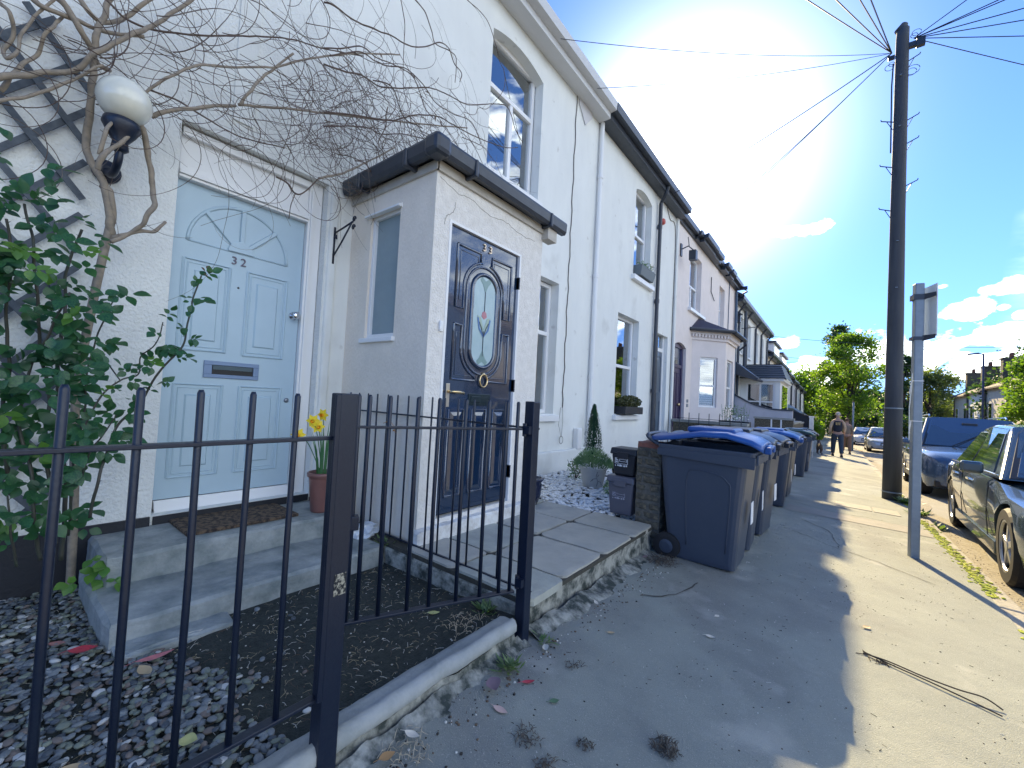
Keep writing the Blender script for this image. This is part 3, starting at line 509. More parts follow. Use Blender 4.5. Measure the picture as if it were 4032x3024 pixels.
mb = MB(); pts = [(XW + .008, 5.15 + .012 * math.sin(i * 1.3) + .006 * math.sin(i * 3.1), 4.5 - i * .115) for i in range(41)]; mb.tube(pts, .007, 6); mb.tube([(XW + .01, 5.10, -.1), (XW + .02, 5.05, -.35), (XW + .03, 5.12, -.52), (XW + .02, 5.16, -.3), (XW + .01, 5.14, .1)], .003, 5)
mb.tube([(XW + .03, 5.12 + .05 * math.cos(t * .5), -.56 + .055 * math.sin(t * .5)) for t in range(14)], .004, 5); mb.build('wall_cable', mat('dusty_cable', (.22, .20, .17), .7, (.10, .10, .10), 12, .5), h33)
mb = MB(); mb.box(XW, XW + .09, 5.50, 5.64, -.72, -.40); mb.build('meter_box', white_p, h33, bevel=.02)
mb = MB(); mb.tube([(XW + .05, 5.91, 4.55), (XW + .05, 5.91, -1.0)], .036, 12)
for z in (3.6, 2.0, .4): mb.lathe((XW + .05, 5.91, z), [(.044, -.03), (.044, .03)], 12)
mb.build('downpipe', white_p, h33, smooth=False)

# ---- house 34
h34 = house_shell('white_house', 'white terraced house with the black downpipe and the bush on its ground floor window ledge', 5.88, 10.1, gz, EZ, white_s,
    [(7.52, 8.38, 2.47, 4.22, .10), (6.93, 7.93, -.19, 1.63), (8.83, 9.70, -1.0, 1.58)])
window(h34, XW - .12, 7.52, 8.37, 2.47, 4.22, tr=(3.36,), sill=(7.42, 8.5, 2.36, 2.47, .2), curtain='side')
window(h34, XW - .12, 6.93, 7.92, -.19, 1.63, tr=(.70,), sill=(6.85, 8.05, -.29, -.19, .20), curtain='side')
mb = MB(); mb.box(XW - .13, XW - .08, 8.83, 8.90, -1, 1.58); mb.box(XW - .13, XW - .08, 9.62, 9.70, -1, 1.58); mb.box(XW - .13, XW - .08, 8.90, 9.62, 1.22, 1.30); mb.build('door_frame', white_p, h34)
mb = MB(); mb.box(XW - .12, XW - .095, 8.90, 9.62, -1, 1.22); dd = mb.build('door', mat('dark_blue_door', (.05, .08, .12), .3, coat=.4), h34)
for (a, b, c, e) in ((8.96, 9.22, .3, 1.1), (9.30, 9.56, .3, 1.1), (8.96, 9.22, -.85, .1), (9.30, 9.56, -.85, .1)):
    mb = MB(); mb.tube([(XW - .094, u, v) for u, v in rectpath(a, b, c, e)], .012, 6); mb.build('panel', MATS['dark_blue_door'], dd)
mb = MB(); mb.box(XW - .11, XW - .10, 8.90, 9.62, 1.30, 1.56); mb.build('fanlight', glass, h34)
pz_ = [(XW + .06, 8.74, 4.62), (XW + .20, 8.74, 4.60), (XW + .22, 8.74, 4.5)]
mb = MB(); mb.tube([(-2.86, 8.60, 4.58), (-2.9, 8.62, 4.45), (XW + .07, 8.70, 4.30), (XW + .06, 8.71, -1.1)], .040, 12)
for z in (2.2, .3, 3.8): mb.lathe((XW + .06, 8.71, z), [(.052, -.04), (.052, .04)], 12)
mb.build('downpipe', gutter_m, h34)
mb = MB(); mb.tube([(XW + .04, 8.86, 1.5), (XW + .04, 8.87, -1.1)], .03, 10); mb.build('downpipe', gutter_m, h34)
mb = MB(); mb.box(XW, XW + .05, 9.98, 10.10, -1.3, EZ); mb.build('render_pier', white_s, h34)
mb = MB(); mb.lathe((XW, 9.05, 4.05), [(.07, 0), (.07, .02), (.05, .05), (.01, .06)], 16, axis='x'); mb.build('alarm_box', mat('red_plastic', (.55, .10, .08), .4), h34, smooth=True)
mb = MB(); mb.tube(spline([(XW + .01, 9.2, 4.55), (XW + .012, 9.5, 4.28), (XW + .012, 9.93, 4.12), (XW + .012, 9.95, 2), (XW + .012, 9.95, -1)], 6), .008, 5); mb.build('wall_cable', MATS['dusty_cable'], h34)

# ---- house 35
h35 = house_shell('pink_house', 'pinkish rendered terraced house with the purple arched door and bay window', 10.1, 17.4, -1.6, EZ, pink_s,
    [(10.22, 11.22, -1.3, 1.60, .10), (11.30, 12.45, 2.62, 4.12), (14.75, 15.55, 2.75, 4.05)], ex=-2.97)
window(h35, XW - .12, 11.30, 12.44, 2.62, 4.12, tr=(3.3,), mul=((11.87, 2.66, 3.3),), sill=(11.2, 12.75, 2.52, 2.62, .2))
window(h35, XW - .12, 14.75, 15.54, 2.75, 4.05, tr=(3.35,), sill=(14.7, 15.6, 2.66, 2.75, .12))
purp = mat('dark_purple_paint', (.045, .028, .075), .3, coat=.3)
mb = MB(); mb.box(XW - .13, XW - .07, 10.22, 10.32, -1.3, 1.55); mb.box(XW - .13, XW - .07, 11.12, 11.22, -1.3, 1.55); mb.box(XW - .13, XW - .075, 10.32, 11.12, .98, 1.06); mb.box(XW - .13, XW - .07, 10.32, 11.12, 1.48, 1.60); mb.build('door_frame', purp, h35)
mb = MB(); mb.box(XW - .12, XW - .10, 10.32, 11.12, -1.3, .98); dd = mb.build('door', purp, h35, label='dark purple panelled front door under an arched fanlight')
for (a, b) in ((10.40, 10.58), (10.64, 10.80), (10.86, 11.04)):
    mb = MB(); mb.tube([(XW - .099, u, v) for u, v in rectpath(a, b, -.5, .85)], .014, 6); mb.build('panel', purp, dd)
mb = MB(); mb.lathe((XW - .10, 10.94, .05), [(.03, 0), (.03, .02), (.05, .05), (.02, .07)], 12, axis='x'); mb.build('door_knob', brass, dd, smooth=True)
mb = MB(); mb.box(XW - .115, XW - .105, 10.32, 11.12, 1.06, 1.48); mb.build('fanlight', glass, h35)
for z, n_ in ((.12, 'door_bell'), (.0, 'number_plate')):
    mb = MB(); mb.box(XW, XW + .02, 11.42, 11.52, z, z + .08); mb.build(n_, galv, h35)
mb = MB(); mb.tube([(XW + .02, 13.55, 4.0), (XW + .02, 13.55, 3.55), (XW + .03, 13.95, 3.35)], .012, 5); mb.build('wall_cable', black_i, h35)
mb = MB(); mb.tube([(XW + .02, 16.2, 4.5), (XW + .02, 16.15, 1.6)], .014, 6); mb.tube([(XW + .07, 17.25, 4.4), (XW + .07, 17.25, -1.2)], .05, 10); mb.build('downpipe', mat('blue_grey_pipe', (.05, .09, .15), .5), h35)
mb = MB(); mb.tube([(XW, 10.42, 3.86), (XW + .18, 10.42, 3.92), (XW + .3, 10.42, 3.8)], .014, 6); mb.box(XW + .22, XW + .38, 10.34, 10.5, 3.55, 3.78); mb.box(XW, XW + .03, 10.36, 10.48, 3.7, 4.0); mb.tube([(XW + .2, 10.42, 3.92), (XW + .2, 10.30, 4.1)], .01, 5)
mb.build('wall_lantern', gutter_m, h35)
# canted bay
bay = MB(); B = [(-3.10, 11.74), (-2.42, 12.52), (-2.42, 13.85), (-3.10, 14.6)]
def face_wall(mb, p, q, z0, z1, ops, depth=.10):
    p = Vector((*p, 0)); q = Vector((*q, 0)); L_ = (q - p).length; e = (q - p) / L_; n = Vector((e.y, -e.x, 0))
    us = sorted({0, L_} | {v for o in ops for v in o[:2]}); zs = sorted({z0, z1} | {v for o in ops for v in o[2:4]})
    P = lambda u, z, d=0: tuple(p + e * u + n * d + Vector((0, 0, z)))
    for i in range(len(us) - 1):
        for j in range(len(zs) - 1):
            cu_, cz_ = (us[i] + us[i + 1]) / 2, (zs[j] + zs[j + 1]) / 2
            if any(o[0] < cu_ < o[1] and o[2] < cz_ < o[3] for o in ops): continue
            mb.quad(P(us[i], zs[j]), P(us[i + 1], zs[j]), P(us[i + 1], zs[j + 1]), P(us[i], zs[j + 1]))
    for o in ops:
        a, b, c, d_ = o
        mb.quad(P(a, c), P(a, c, -depth), P(a, d_, -depth), P(a, d_)); mb.quad(P(b, c), P(b, d_), P(b, d_, -depth), P(b, c, -depth))
        mb.quad(P(a, c), P(b, c), P(b, c, -depth), P(a, c, -depth)); mb.quad(P(a, d_), P(a, d_, -depth), P(b, d_, -depth), P(b, d_))
    return P
Ps = []
wins = [[(.26, .80, .02, 1.38)], [(.25, 1.08, .02, 1.38)], [(.26, .80, .02, 1.38)]]
for i in range(3): Ps.append(face_wall(bay, B[i], B[i + 1], -1.6, 1.83, wins[i]))
bay.build('bay_wall', pink_s, h35, fix=False)
for i in range(3):
    P = Ps[i]; a, b, c, e = wins[i][0]; fr = MB()
    def bar(u0, u1, z0, z1): fr.hexa([P(u0, z0, -.10), P(u1, z0, -.10), P(u1, z0, -.05), P(u0, z0, -.05), P(u0, z1, -.10), P(u1, z1, -.10), P(u1, z1, -.05), P(u0, z1, -.05)])
    bar(a, a + .05, c, e); bar(b - .05, b, c, e); bar(a + .05, b - .05, c, c + .05); bar(a + .05, b - .05, e - .05, e); bar(a + .05, b - .05, .58, .63)
    w = fr.build('window', white_p, h35); g = MB(); g.quad(P(a, c, -.075), P(b, c, -.075), P(b, e, -.075), P(a, e, -.075)); g.build('pane', glass, w, fix=False)
    q = MB(); q.quad(P(a - .2, c - .2, -.35), P(b + .2, c - .2, -.35), P(b + .2, e + .2, -.35), P(a - .2, e + .2, -.35)); q.build('room_back', dark_in, w, fix=False)
    for k in range(22):
        q = MB(); z = c + .05 + k * .06; q.hexa([P(a + .06, z, -.16), P(b - .06, z, -.16), P(b - .06, z + .02, -.13), P(a + .06, z + .02, -.13), P(a + .06, z + .006, -.16), P(b - .06, z + .006, -.16), P(b - .06, z + .026, -.13), P(a + .06, z + .026, -.13)]); q.build('blind_slat', white_p, w)
def offs(o): 
    return [(-3.10, 11.74 - o * 1.1), (-2.42 + o, 12.52 - o * .5), (-2.42 + o, 13.85 + o * .5), (-3.10, 14.6 + o * 1.1)]
for z0, z1, o, mm, nm in ((1.83, 1.90, .05, pink_s, 'cornice'), (1.98, 2.08, .12, pink_s, 'cornice')):
    a = offs(o); mb = MB(); mb.prism([(x, y, z0) for x, y in a], (0, 0, z1 - z0)); mb.build(nm, mm, h35)
for i in range(3):
    a, b = offs(.09)[i], offs(.09)[i + 1]; n = 12 if i != 1 else 13
    for k in range(n):
        t = (k + .5) / n; mb = MB(); x, y = a[0] + (b[0] - a[0]) * t, a[1] + (b[1] - a[1]) * t; ang = math.atan2(b[1] - a[1], b[0] - a[0])
        mb.obox((x, y, 1.94), (.055, .05, .076), Matrix.Rotation(ang, 3, 'Z')); mb.build('dentil', pink_s, h35)
a = offs(.05); mb = MB(); mb.prism([(x, y, 1.90) for x, y in a], (0, 0, .08)); mb.build('frieze', pink_s, h35)
a = offs(.20); mb = MB(); top = [(-3.10, 12.3, 2.50), (-3.10, 14.05, 2.50)]; bt = [(x, y, 2.10) for x, y in a]
mb.add(bt + top, [(0, 1, 4), (1, 2, 5, 4), (2, 3, 5), (0, 3, 2, 1), (0, 4, 5, 3)]); mb.build('bay_roof', mat('plum_slate', (.055, .045, .065), .6, (.035, .03, .045), 10, .5), h35)
mb = MB(); mb.tube([(x, y, 2.08) for x, y in offs(.24)], .05, 8); mb.tube([(-2.2, 14.0, 2.08), (-2.15, 14.02, 1.95), (-2.35, 14.1, 1.8)], .03, 6); mb.build('bay_gutter', gutter_m, h35)
# gutters along the first block, overhang a little uneven (it draws the edge of the shade on the pavement)
for hh, (ya, yb, gx) in ((h32, (-4, 1.66, -2.80)), (h33, (1.66, 5.88, -2.80)), (h34, (5.88, 10.1, -2.79)), (h35, (10.1, 11.5, -2.95)), (h35, (11.5, 11.78, -2.90)), (h35, (11.78, 13.1, -2.79)), (h35, (13.1, 13.9, -2.81)), (h35, (13.9, 14.5, -2.93)), (h35, (14.5, 15.1, -2.80)), (h35, (15.1, 15.3, -2.94)), (h35, (15.3, 15.9, -2.80)), (h35, (15.9, 17.4, -2.84))):
    mb = MB(); mb.prism([(XW + .002, ya, EZ - .12), (gx - .10, ya, EZ - .12), (gx - .10, ya, EZ - .03), (gx, ya, EZ - .02), (gx + .012, ya, EZ + .10), (XW + .002, ya, EZ + .018)], (0, yb - ya - .002, 0)); mb.build('gutter', gutter_m if ya > 5 else mat('pale_fascia', (.62, .63, .64), .6), hh)
mb = MB(); mb.box(-2.95, -2.7, 17.36, 17.44, EZ - .1, EZ + .02); mb.tube([(-2.78, 17.35, 4.5), (-2.7, 17.4, 4.42), (-2.95, 17.42, 4.3)], .035, 6); mb.build('gutter_end', gutter_m, h35)
def chimney(parent, x, y, z0, h, w=.6, d=.9, pots=3):
    mb = MB(); mb.box(x - w / 2, x + w / 2, y - d / 2, y + d / 2, z0, z0 + h); mb.box(x - w / 2 - .06, x + w / 2 + .06, y - d / 2 - .06, y + d / 2 + .06, z0 + h, z0 + h + .12)
    c = mb.build('chimney', brick_y, parent)
    for i in range(pots):
        p = MB(); p.lathe((x, y - d / 2 + d * (i + .5) / pots, z0 + h + .12), [(.11, 0), (.085, .35), (.10, .38), (.10, .42), (.06, .42)], 10); p.build('chimney_pot', terra, c, smooth=True)
    return c
chimney(h32, -5.9, -1.0, 6.2, 1.3); chimney(h34, -5.9, 9.9, 6.2, 1.3); chimney(h35, -5.9, 17.0, 6.2, 1.3)

# ------------------------------------------------------------------ porch of number 33
PX, PY0, PY1, PT = -2.10, 1.77, 3.02, 1.55
por = thing('porch', 'rendered front porch with dark gutter and the navy blue door', 'porch', (-2.6, 2.4, -.96))
w = MB(); wall_x(w, PX, PY0, PY1, -1.0, PT, [(1.905, 2.72, -.84, 1.195)], .06); w.build('front_wall', porch_f, por, fix=False)
s = MB(); sy = PY0
def side_quad(x0, x1, z0, z1): s.quad((x0, sy, z0), (x1, sy, z0), (x1, sy, z1), (x0, sy, z1))
for (x0, x1, z0, z1) in ((XW, PX, -1.1, .39), (XW, -2.83, .39, 1.32), (-2.47, PX, .39, 1.32), (XW, PX, 1.32, PT)): side_quad(x0, x1, z0, z1)
for q in (((-2.83, sy, .39), (-2.47, sy, .39), (-2.47, sy + .09, .39), (-2.83, sy + .09, .39)), ((-2.83, sy, 1.32), (-2.83, sy + .09, 1.32), (-2.47, sy + .09, 1.32), (-2.47, sy, 1.32)), ((-2.83, sy, .39), (-2.83, sy + .09, .39), (-2.83, sy + .09, 1.32), (-2.83, sy, 1.32)), ((-2.47, sy, .39), (-2.47, sy, 1.32), (-2.47, sy + .09, 1.32), (-2.47, sy + .09, .39))): s.quad(*q)
s.quad((XW, PY1, -1.1), (PX, PY1, -1.1), (PX, PY1, PT), (XW, PY1, PT)); s.build('side_wall', cream_r, por, fix=False)
q = MB(); q.quad((XW + .01, sy + .02, -1), (PX - .07, sy + .02 + .9, -1), (PX - .07, sy + .92, PT), (XW + .01, sy + .92, PT)); q.build('porch_inside', dark_in, por, fix=False)
mb = MB(); y2 = sy + .045
mb.box(-2.83, -2.80, sy + .02, y2 + .02, .39, 1.32); mb.box(-2.495, -2.47, sy + .02, y2 + .02, .39, 1.32); mb.box(-2.80, -2.495, sy + .02, y2 + .02, .39, .42); mb.box(-2.80, -2.495, sy + .02, y2 + .02, 1.295, 1.32); sw = mb.build('side_window', white_p, por, bevel=.003, label='tall narrow frosted side window')
mb = MB(); mb.box(-2.81, -2.485, y2, y2 + .006, .40, 1.31); mb.build('pane', frost, sw)
mb = MB(); mb.box(-2.86, -2.45, sy - .028, sy + .03, .355, .388); mb.build('sill', white_p, sw, bevel=.004)
mb = MB(); mb.prism([(-2.87, sy, 1.345), (-2.87, sy - .035, 1.325), (-2.87, sy - .035, 1.312), (-2.87, sy, 1.312)], (.42, 0, 0)); mb.build('head_drip', white_p, sw)
rough_box(-2.12, -2.04, 1.74, 3.04, -1.02, -.87, .004, 8).build('white_brick_base', mat('flaking_white_bricks', (.72, .72, .70), .85, (.42, .38, .33), 14, .62, bump=.004, bs=40), por)
# roof and gutters
gx = PX + .115; gy = PY0 - .115
prof = [(0, 0), (.012, -.03), (.045, -.052), (.085, -.055), (.10, -.03), (.105, .035), (.10, .052)]
def gut_run(pts_in, pts_out, name):
    mb = MB()
    n = len(prof); vs = []
    for (a, b) in zip(pts_in, pts_out):
        a = Vector(a); b = Vector(b); e = (b - a)
        for (o, z) in prof: vs.append(a + e * (o / .105) + Vector((0, 0, z)))
    mb.add(vs, [(k * n + i, k * n + i + 1, (k + 1) * n + i + 1, (k + 1) * n + i) for k in range(len(pts_in) - 1) for i in range(n - 1)])
    k = len(pts_in) - 1; mb.add([vs[i] for i in range(n)], [tuple(range(n))]); mb.add([vs[k * n + i] for i in range(n)], [tuple(range(n))])
    return mb.build(name, gutter_m, por, smooth=False)
zg = 1.575
gut_run([(PX + .01, PY0 - .01, zg), (PX + .01, PY1 + .22, zg)], [(gx, gy, zg), (gx, PY1 + .22, zg)], 'gutter')
gut_run([(PX + .01, PY0 - .01, zg), (XW + .02, PY0 - .01, zg)], [(gx, gy, zg), (XW + .02, gy, zg)], 'gutter')
mb = MB(); mb.obox((gx - .045, gy + .05, zg - .003), (.135, .135, .128)); mb.build('gutter_corner', gutter_m, por, bevel=.03)
for (x, y, sx, sy_) in ((gx - .05, 2.02, .115, .03), (gx - .05, 2.98, .115, .03), (-2.30, gy + .05, .03, .115), (-2.86, gy + .05, .03, .115)):
    mb = MB(); mb.obox((x, y, zg - .01), (sx + .006, sy_, .122)); mb.build('gutter_bracket', gutter_m, por, bevel=.01)
mb = MB(); rz = zg + .06
a = [(gx - .02, gy + .02, rz), (gx - .02, PY1 + .2, rz), (XW, PY1 + .2, rz), (XW, gy + .02, rz), (-2.6, gy + .55, rz + .18), (-2.6, PY1 - .35, rz + .18), (XW, PY1 - .35, rz + .18), (XW, gy + .55, rz + .18)]
mb.add(a, [(0, 1, 5, 4), (0, 4, 7, 3), (1, 2, 6, 5), (4, 5, 6, 7), (0, 3, 2, 1)]); mb.build('porch_roof', slate, por)
mb = MB(); mb.box(PX + .001, PX + .02, PY0 - .012, PY1 + .1, 1.47, 1.53); mb.box(XW, PX + .02, PY0 - .018, PY0 - .001, 1.47, 1.53); mb.box(PX - .02, PX + .07, PY1 - .02, PY1 + .12, 1.42, 1.52); mb.build('fascia', mat('cream_fascia', (.55, .52, .46), .7, (.42, .39, .34), 9, .5), por)
# door 33 ---------------------------------------------------------------
fx = PX - .05
mb = MB(); mb.box(fx, PX + .004, 1.905, 1.925, -.84, 1.195); mb.box(fx, PX + .004, 2.70, 2.72, -.84, 1.195); mb.box(fx, PX + .004, 1.925, 2.70, 1.177, 1.195); mb.build('door_frame', white_p, por)
dx = PX - .018
d = MB(); d.box(dx - .03, dx, 1.927, 2.698, -.82, 1.175); door = d.build('door', navy_p, por, bevel=.002, label='glossy navy blue panelled door numbered 33')
oc, ozt, ozb, ow = 2.315, .79, .34, .118            # stadium shaped light: centre, centre of the top and bottom arcs, half width
def stadium(w_, n=14):
    P = [(oc + w_ * math.cos(t), ozt + w_ * .93 * math.sin(t)) for t in [math.pi * i / n for i in range(n + 1)]]
    P += [(oc + w_ * math.cos(t), ozb + w_ * .93 * math.sin(t)) for t in [math.pi + math.pi * i / n for i in range(n + 1)]]
    return P
def tube_on(path, r, h=0, close=True, n=7):
    mb = MB(); p = path + [path[0]] if close else path; mb.tube([(dx + h, u, v) for u, v in p], r, n, cap=not close); return mb
tube_on(stadium(ow + .018), .018).build('oval_frame', navy_p, door, smooth=True)
tube_on(stadium(ow + .075), .010).build('oval_moulding', navy_p, door, smooth=True)
mb = MB(); mb.prism([(dx + .001, u, v) for u, v in stadium(ow)], (.004, 0, 0)); gp = mb.build('leaded_light', mat('pale_obscured_glass', (.42, .55, .58), .25, (.34, .47, .50), 5, .5, bump=.001, bs=90, spec=.8), door)
def patch(pts, m, name, h=.0065):
    mb = MB(); mb.prism([(dx + h - .001, oc + u, v) for u, v in pts], (.002, 0, 0)); return mb.build(name, m, door)
lead = mat('lead_came', (.06, .07, .09), .5, metal=.5); teal = mat('grey_green_glass', (.20, .31, .30), .25); pinkg = mat('rose_glass', (.48, .22, .25), .25); blueg = mat('blue_glass', (.10, .20, .42), .25); greeng = mat('pale_green_glass', (.36, .46, .38), .25)
for sg, z0 in ((1, .87), (-1, .26)):      # fleur at top and bottom
    patch([(0, z0 - .09 * sg), (.03, z0 - .03 * sg), (.06, z0 + .0 * sg), (.04, z0 + .025 * sg), (0, z0 + .0 * sg), (-.04, z0 + .025 * sg), (-.06, z0), (-.03, z0 - .03 * sg)], teal, 'glass_piece')
patch([(-.03, .60), (0, .58), (.03, .60), (.022, .63), (0, .645), (-.022, .63)], pinkg, 'glass_piece')
patch([(-.075, .60), (-.035, .59), (0, .50), (.035, .59), (.075, .60), (.05, .555), (0, .49), (-.05, .555)], greeng, 'glass_piece')
for sgn in (-1, 1): patch([(sgn * .075, .585), (sgn * .055, .50), (0, .44), (0, .455), (sgn * .045, .51), (sgn * .06, .585)], blueg, 'glass_piece', .0085)
mb = MB()
for p in ([(0, .79), (0, .64)], [(0, .49), (0, .30)], [(-.05, .555), (-.02, .50), (0, .44)], [(.05, .555), (.02, .50), (0, .44)]): mb.tube([(dx + .008, oc + u, v) for u, v in p], .0028, 5)
mb.build('lead_line', lead, door)
# sunk panels with shaped inner corners
def arc_pts(cx, cz, r, a0, a1, n=8, sx=1): return [(cx + sx * r * math.cos(R(a0 + (a1 - a0) * i / n)), cz + r * math.sin(R(a0 + (a1 - a0) * i / n))) for i in range(n + 1)]
def shaped(side):     # upper panel beside the oval: straight outside, curved towards the light
    out = []; o = .245 if side > 0 else .245; u0 = 2.012 if side < 0 else 2.622
    inner = oc + side * .062
    pts = [(u0, 1.065), (inner, 1.065), (inner, 1.00)]
    n = 8
    for i in range(n + 1):
        t = R(78 - 78 * i / n); pts.append((oc + side * .225 * math.cos(t), .79 + .225 * math.sin(t) * .93))
    pts += [(oc + side * .225, .62), (u0, .62)]
    return pts
for sd in (-1, 1):
    p = shaped(sd); mb = tube_on(p, .011); mb.build('panel_moulding', navy_p, door, smooth=True)
    cxp = sum(a for a, b in p) / len(p); czp = sum(b for a, b in p) / len(p); p2 = [(cxp + (a - cxp) * .74, czp + (b - czp) * .80) for a, b in p]
    mb = tube_on(p2, .004); mb.build('panel_bead', navy_p, door, smooth=True)
    u0 = 2.012 if sd < 0 else 2.622
    q = [(u0, .50), (oc + sd * .225, .50), (oc + sd * .225, .34)] + [(oc + sd * .225 * math.cos(R(-a)), .34 + .225 * math.sin(R(-a)) * .93) for a in range(10, 75, 10)] + [(oc + sd * .062, .11), (u0, .11)]
    tube_on(q, .011).build('panel_moulding', navy_p, door, smooth=True)
    cxp = sum(a for a, b in q) / len(q); czp = sum(b for a, b in q) / len(q); p2 = [(cxp + (a - cxp) * .74, czp + (b - czp) * .78) for a, b in q]; tube_on(p2, .004).build('panel_bead', navy_p, door, smooth=True)
for (a, b) in ((2.005, 2.155), (2.238, 2.392), (2.475, 2.62)):
    tube_on(rectpath(a, b, -.705, -.10)[:-1], .010).build('panel_moulding', navy_p, door, smooth=True)
    mb = MB(); mb.hexa([(dx, a + .02, -.685), (dx, b - .02, -.685), (dx, b - .02, -.12), (dx, a + .02, -.12), (dx + .010, a + .045, -.66), (dx + .010, b - .045, -.66), (dx + .010, b - .045, -.145), (dx + .010, a + .045, -.145)]); mb.build('panel', navy_p, door)
mb = MB(); a, b, c, e = 2.195, 2.432, -.07, .016; mb.box(dx, dx + .008, a, b, c, e); mb.build('letter_plate', mat('dark_metal_plate', (.03, .05, .06), .25, metal=.6), door, bevel=.003)
mb = MB(); mb.box(dx + .008, dx + .014, a + .025, b - .025, c + .02, e - .018); mb.build('letter_flap', MATS['dark_metal_plate'], door, bevel=.003)
mb = MB(); mb.box(dx, dx + .006, 1.972, 2.005, -.085, .078); mb.build('lock_plate', mat('dull_brass', (.62, .55, .45), .3, metal=.9), door, bevel=.002)
mb = MB(); mb.tube([(dx + .004, 1.988, .022), (dx + .045, 1.988, .022), (dx + .05, 2.01, .022), (dx + .048, 2.06, .020), (dx + .045, 2.105, .014)], [.009, .009, .010, .012, .010], 10); mb.build('door_handle', brass, door, smooth=True)
mb = MB(); mb.tube([(dx + .014, 2.338 + .042 * math.cos(t), .118 + .048 * math.sin(t)) for t in [2 * math.pi * i / 28 for i in range(29)]], .007, 8, cap=False); mb.lathe((dx, 2.338, .166), [(.016, 0), (.016, .012), (.006, .02)], 12, axis='x'); mb.build('door_knocker', brass, door, smooth=True)
digits('33', dx + .006, 2.262, 1.092, .078, mat('cream_brass_number', (.78, .62, .45), .35, metal=.4), door, gap=.068)
for z in (.95, .1, -.6):
    mb = MB(); mb.box(dx - .01, PX + .008, 2.70, 2.712, z - .05, z + .05); mb.build('hinge', black_i, door)
mb = MB(); mb.box(PX, PX + .012, 1.862, 1.892, .42, .49); mb.box(PX + .001, PX + .02, 1.855, 1.866, .43, .48); mb.build('door_bell', white_p, por, bevel=.002)
# loose plaster crack lines under the gutter
ck = mat('hairline_dirt', (.20, .18, .15), .9)
mb = MB(); 
for pts in ([(1.80, 1.44), (1.95, 1.40), (2.1, 1.41), (2.3, 1.37), (2.5, 1.39), (2.7, 1.36), (2.9, 1.37)], [(1.95, 1.33), (1.93, 1.25), (1.87, 1.20), (1.86, 1.14)]):
    P = spline([(PX + .001, u, v) for u, v in pts], 6); P = [(p[0], p[1] + random.uniform(-.004, .004), p[2] + random.uniform(-.006, .006)) for p in P]; mb.tube(P, .0016, 4)
mb.build('plaster_crack', ck, por)

# iron bracket on the wall between the doors
mb = MB(); mb.tube([(XW + .012, 1.62, .96), (XW + .012, 1.62, 1.245)], .012, 8); mb.tube([(XW + .02, 1.62, 1.20), (XW + .14, 1.62, 1.215), (XW + .27, 1.62, 1.235)], .007, 6); mb.tube([(XW + .02, 1.62, 1.02), (XW + .13, 1.62, 1.11), (XW + .25, 1.62, 1.225)], .007, 6)
for (cx_, cz_) in ((XW + .285, 1.25), (XW + .28, 1.19)): mb.tube([(cx_ + .022 * math.cos(t) * (1 - t / 9), 1.62, cz_ + .022 * math.sin(t) * (1 - t / 9)) for t in [i * .5 for i in range(15)]], .006, 6)
mb.tube([(XW + .03, 1.62 + 0, 1.17 + 0), (XW + .05, 1.62, 1.15), (XW + .045, 1.62, 1.18)], .008, 6)
br = mb.build('hanging_basket_bracket', black_i, smooth=True); tag(br, 'black scrolled iron hanging basket bracket on the white wall between the two doors', 'bracket')

# ------------------------------------------------------------------ railings
FX = -1.13
def railing(name, label, cat, a, b, bars, zt, zb, ztop, zlow, r=.0075, post=None, rail=.009, loc=None, flat=True):
    a = Vector((*a, 0)); b = Vector((*b, 0)); e = (b - a).normalized(); L_ = (b - a).length; ang = math.atan2(e.y, e.x)
    t = thing(name, label, cat, (a.x, a.y, zlow)); rot = Matrix.Rotation(ang, 3, 'Z')
    for z, h in ((zt, .010), (zb, .010)):
        mb = MB(); c = (a + b) / 2; mb.obox((c.x, c.y, z), (L_, .028 if flat else .014, h), rot); mb.build('rail', black_i, t, bevel=.002)
    for k, u in enumerate(bars):
        p = a + e * (u * L_ if u <= 1 else u); j = random.uniform(-.0025, .0025)
        mb = MB(); mb.tube([(p.x, p.y, zlow), (p.x + j, p.y + j, (zlow + ztop) / 2), (p.x, p.y, ztop - .008), (p.x, p.y, ztop)], [r, r, r, r * .6], 8); mb.build('baluster', black_i, t, smooth=True)
    return t
def L_to(bars, a, b): return [(y - a) / (b - a) for y in bars]
by = [-.65 + .106 * i for i in range(7)] + [.098, .206, .309, .416, .523]
fence = railing('front_railing', 'black iron railing along the front of the pebble garden', 'railing', (FX, -.72), (FX, .625), L_to(by, -.72, .625), -.140, -.865, -.018, -.865, r=.0078)
def post(name, x, y, w_, z0, z1, label, extras=()):
    t = thing(name, label, 'post', (x, y, z0)); mb = MB(); mb.box(x - w_ / 2, x + w_ / 2, y - w_ / 2, y + w_ / 2, z0, z1); mb.build('shaft', black_i, t, bevel=.004)
    return t
pl = post('railing_post', FX + .008, .655, .056, -1.16, -.012, 'thick black square iron post with chipped paint at the latch side of the gate')
mb = MB(); mb.box(FX + .024, FX + .034, .615, .640, -.86, -.016); mb.build('stop_bar', black_i, pl, bevel=.002)
mb = MB(); mb.box(FX - .06, FX - .034, .665, .705, -.49, -.43); mb.build('latch_keep', black_i, pl, bevel=.003)
chip = mat('chipped_paint', (.35, .33, .26), .8, (.012, .014, .018), 90, .47, contrast=3)
mb = MB(); mb.box(FX + .0362, FX + .0372, .640, .676, -.58, -.52); mb.build('chipped_patch', chip, pl)
pr = post('railing_post', FX + .005, 1.605, .052, G(-1.1, 1.6) - .02, -.012, 'black square iron post standing at the corner where gate and dividing railing meet')
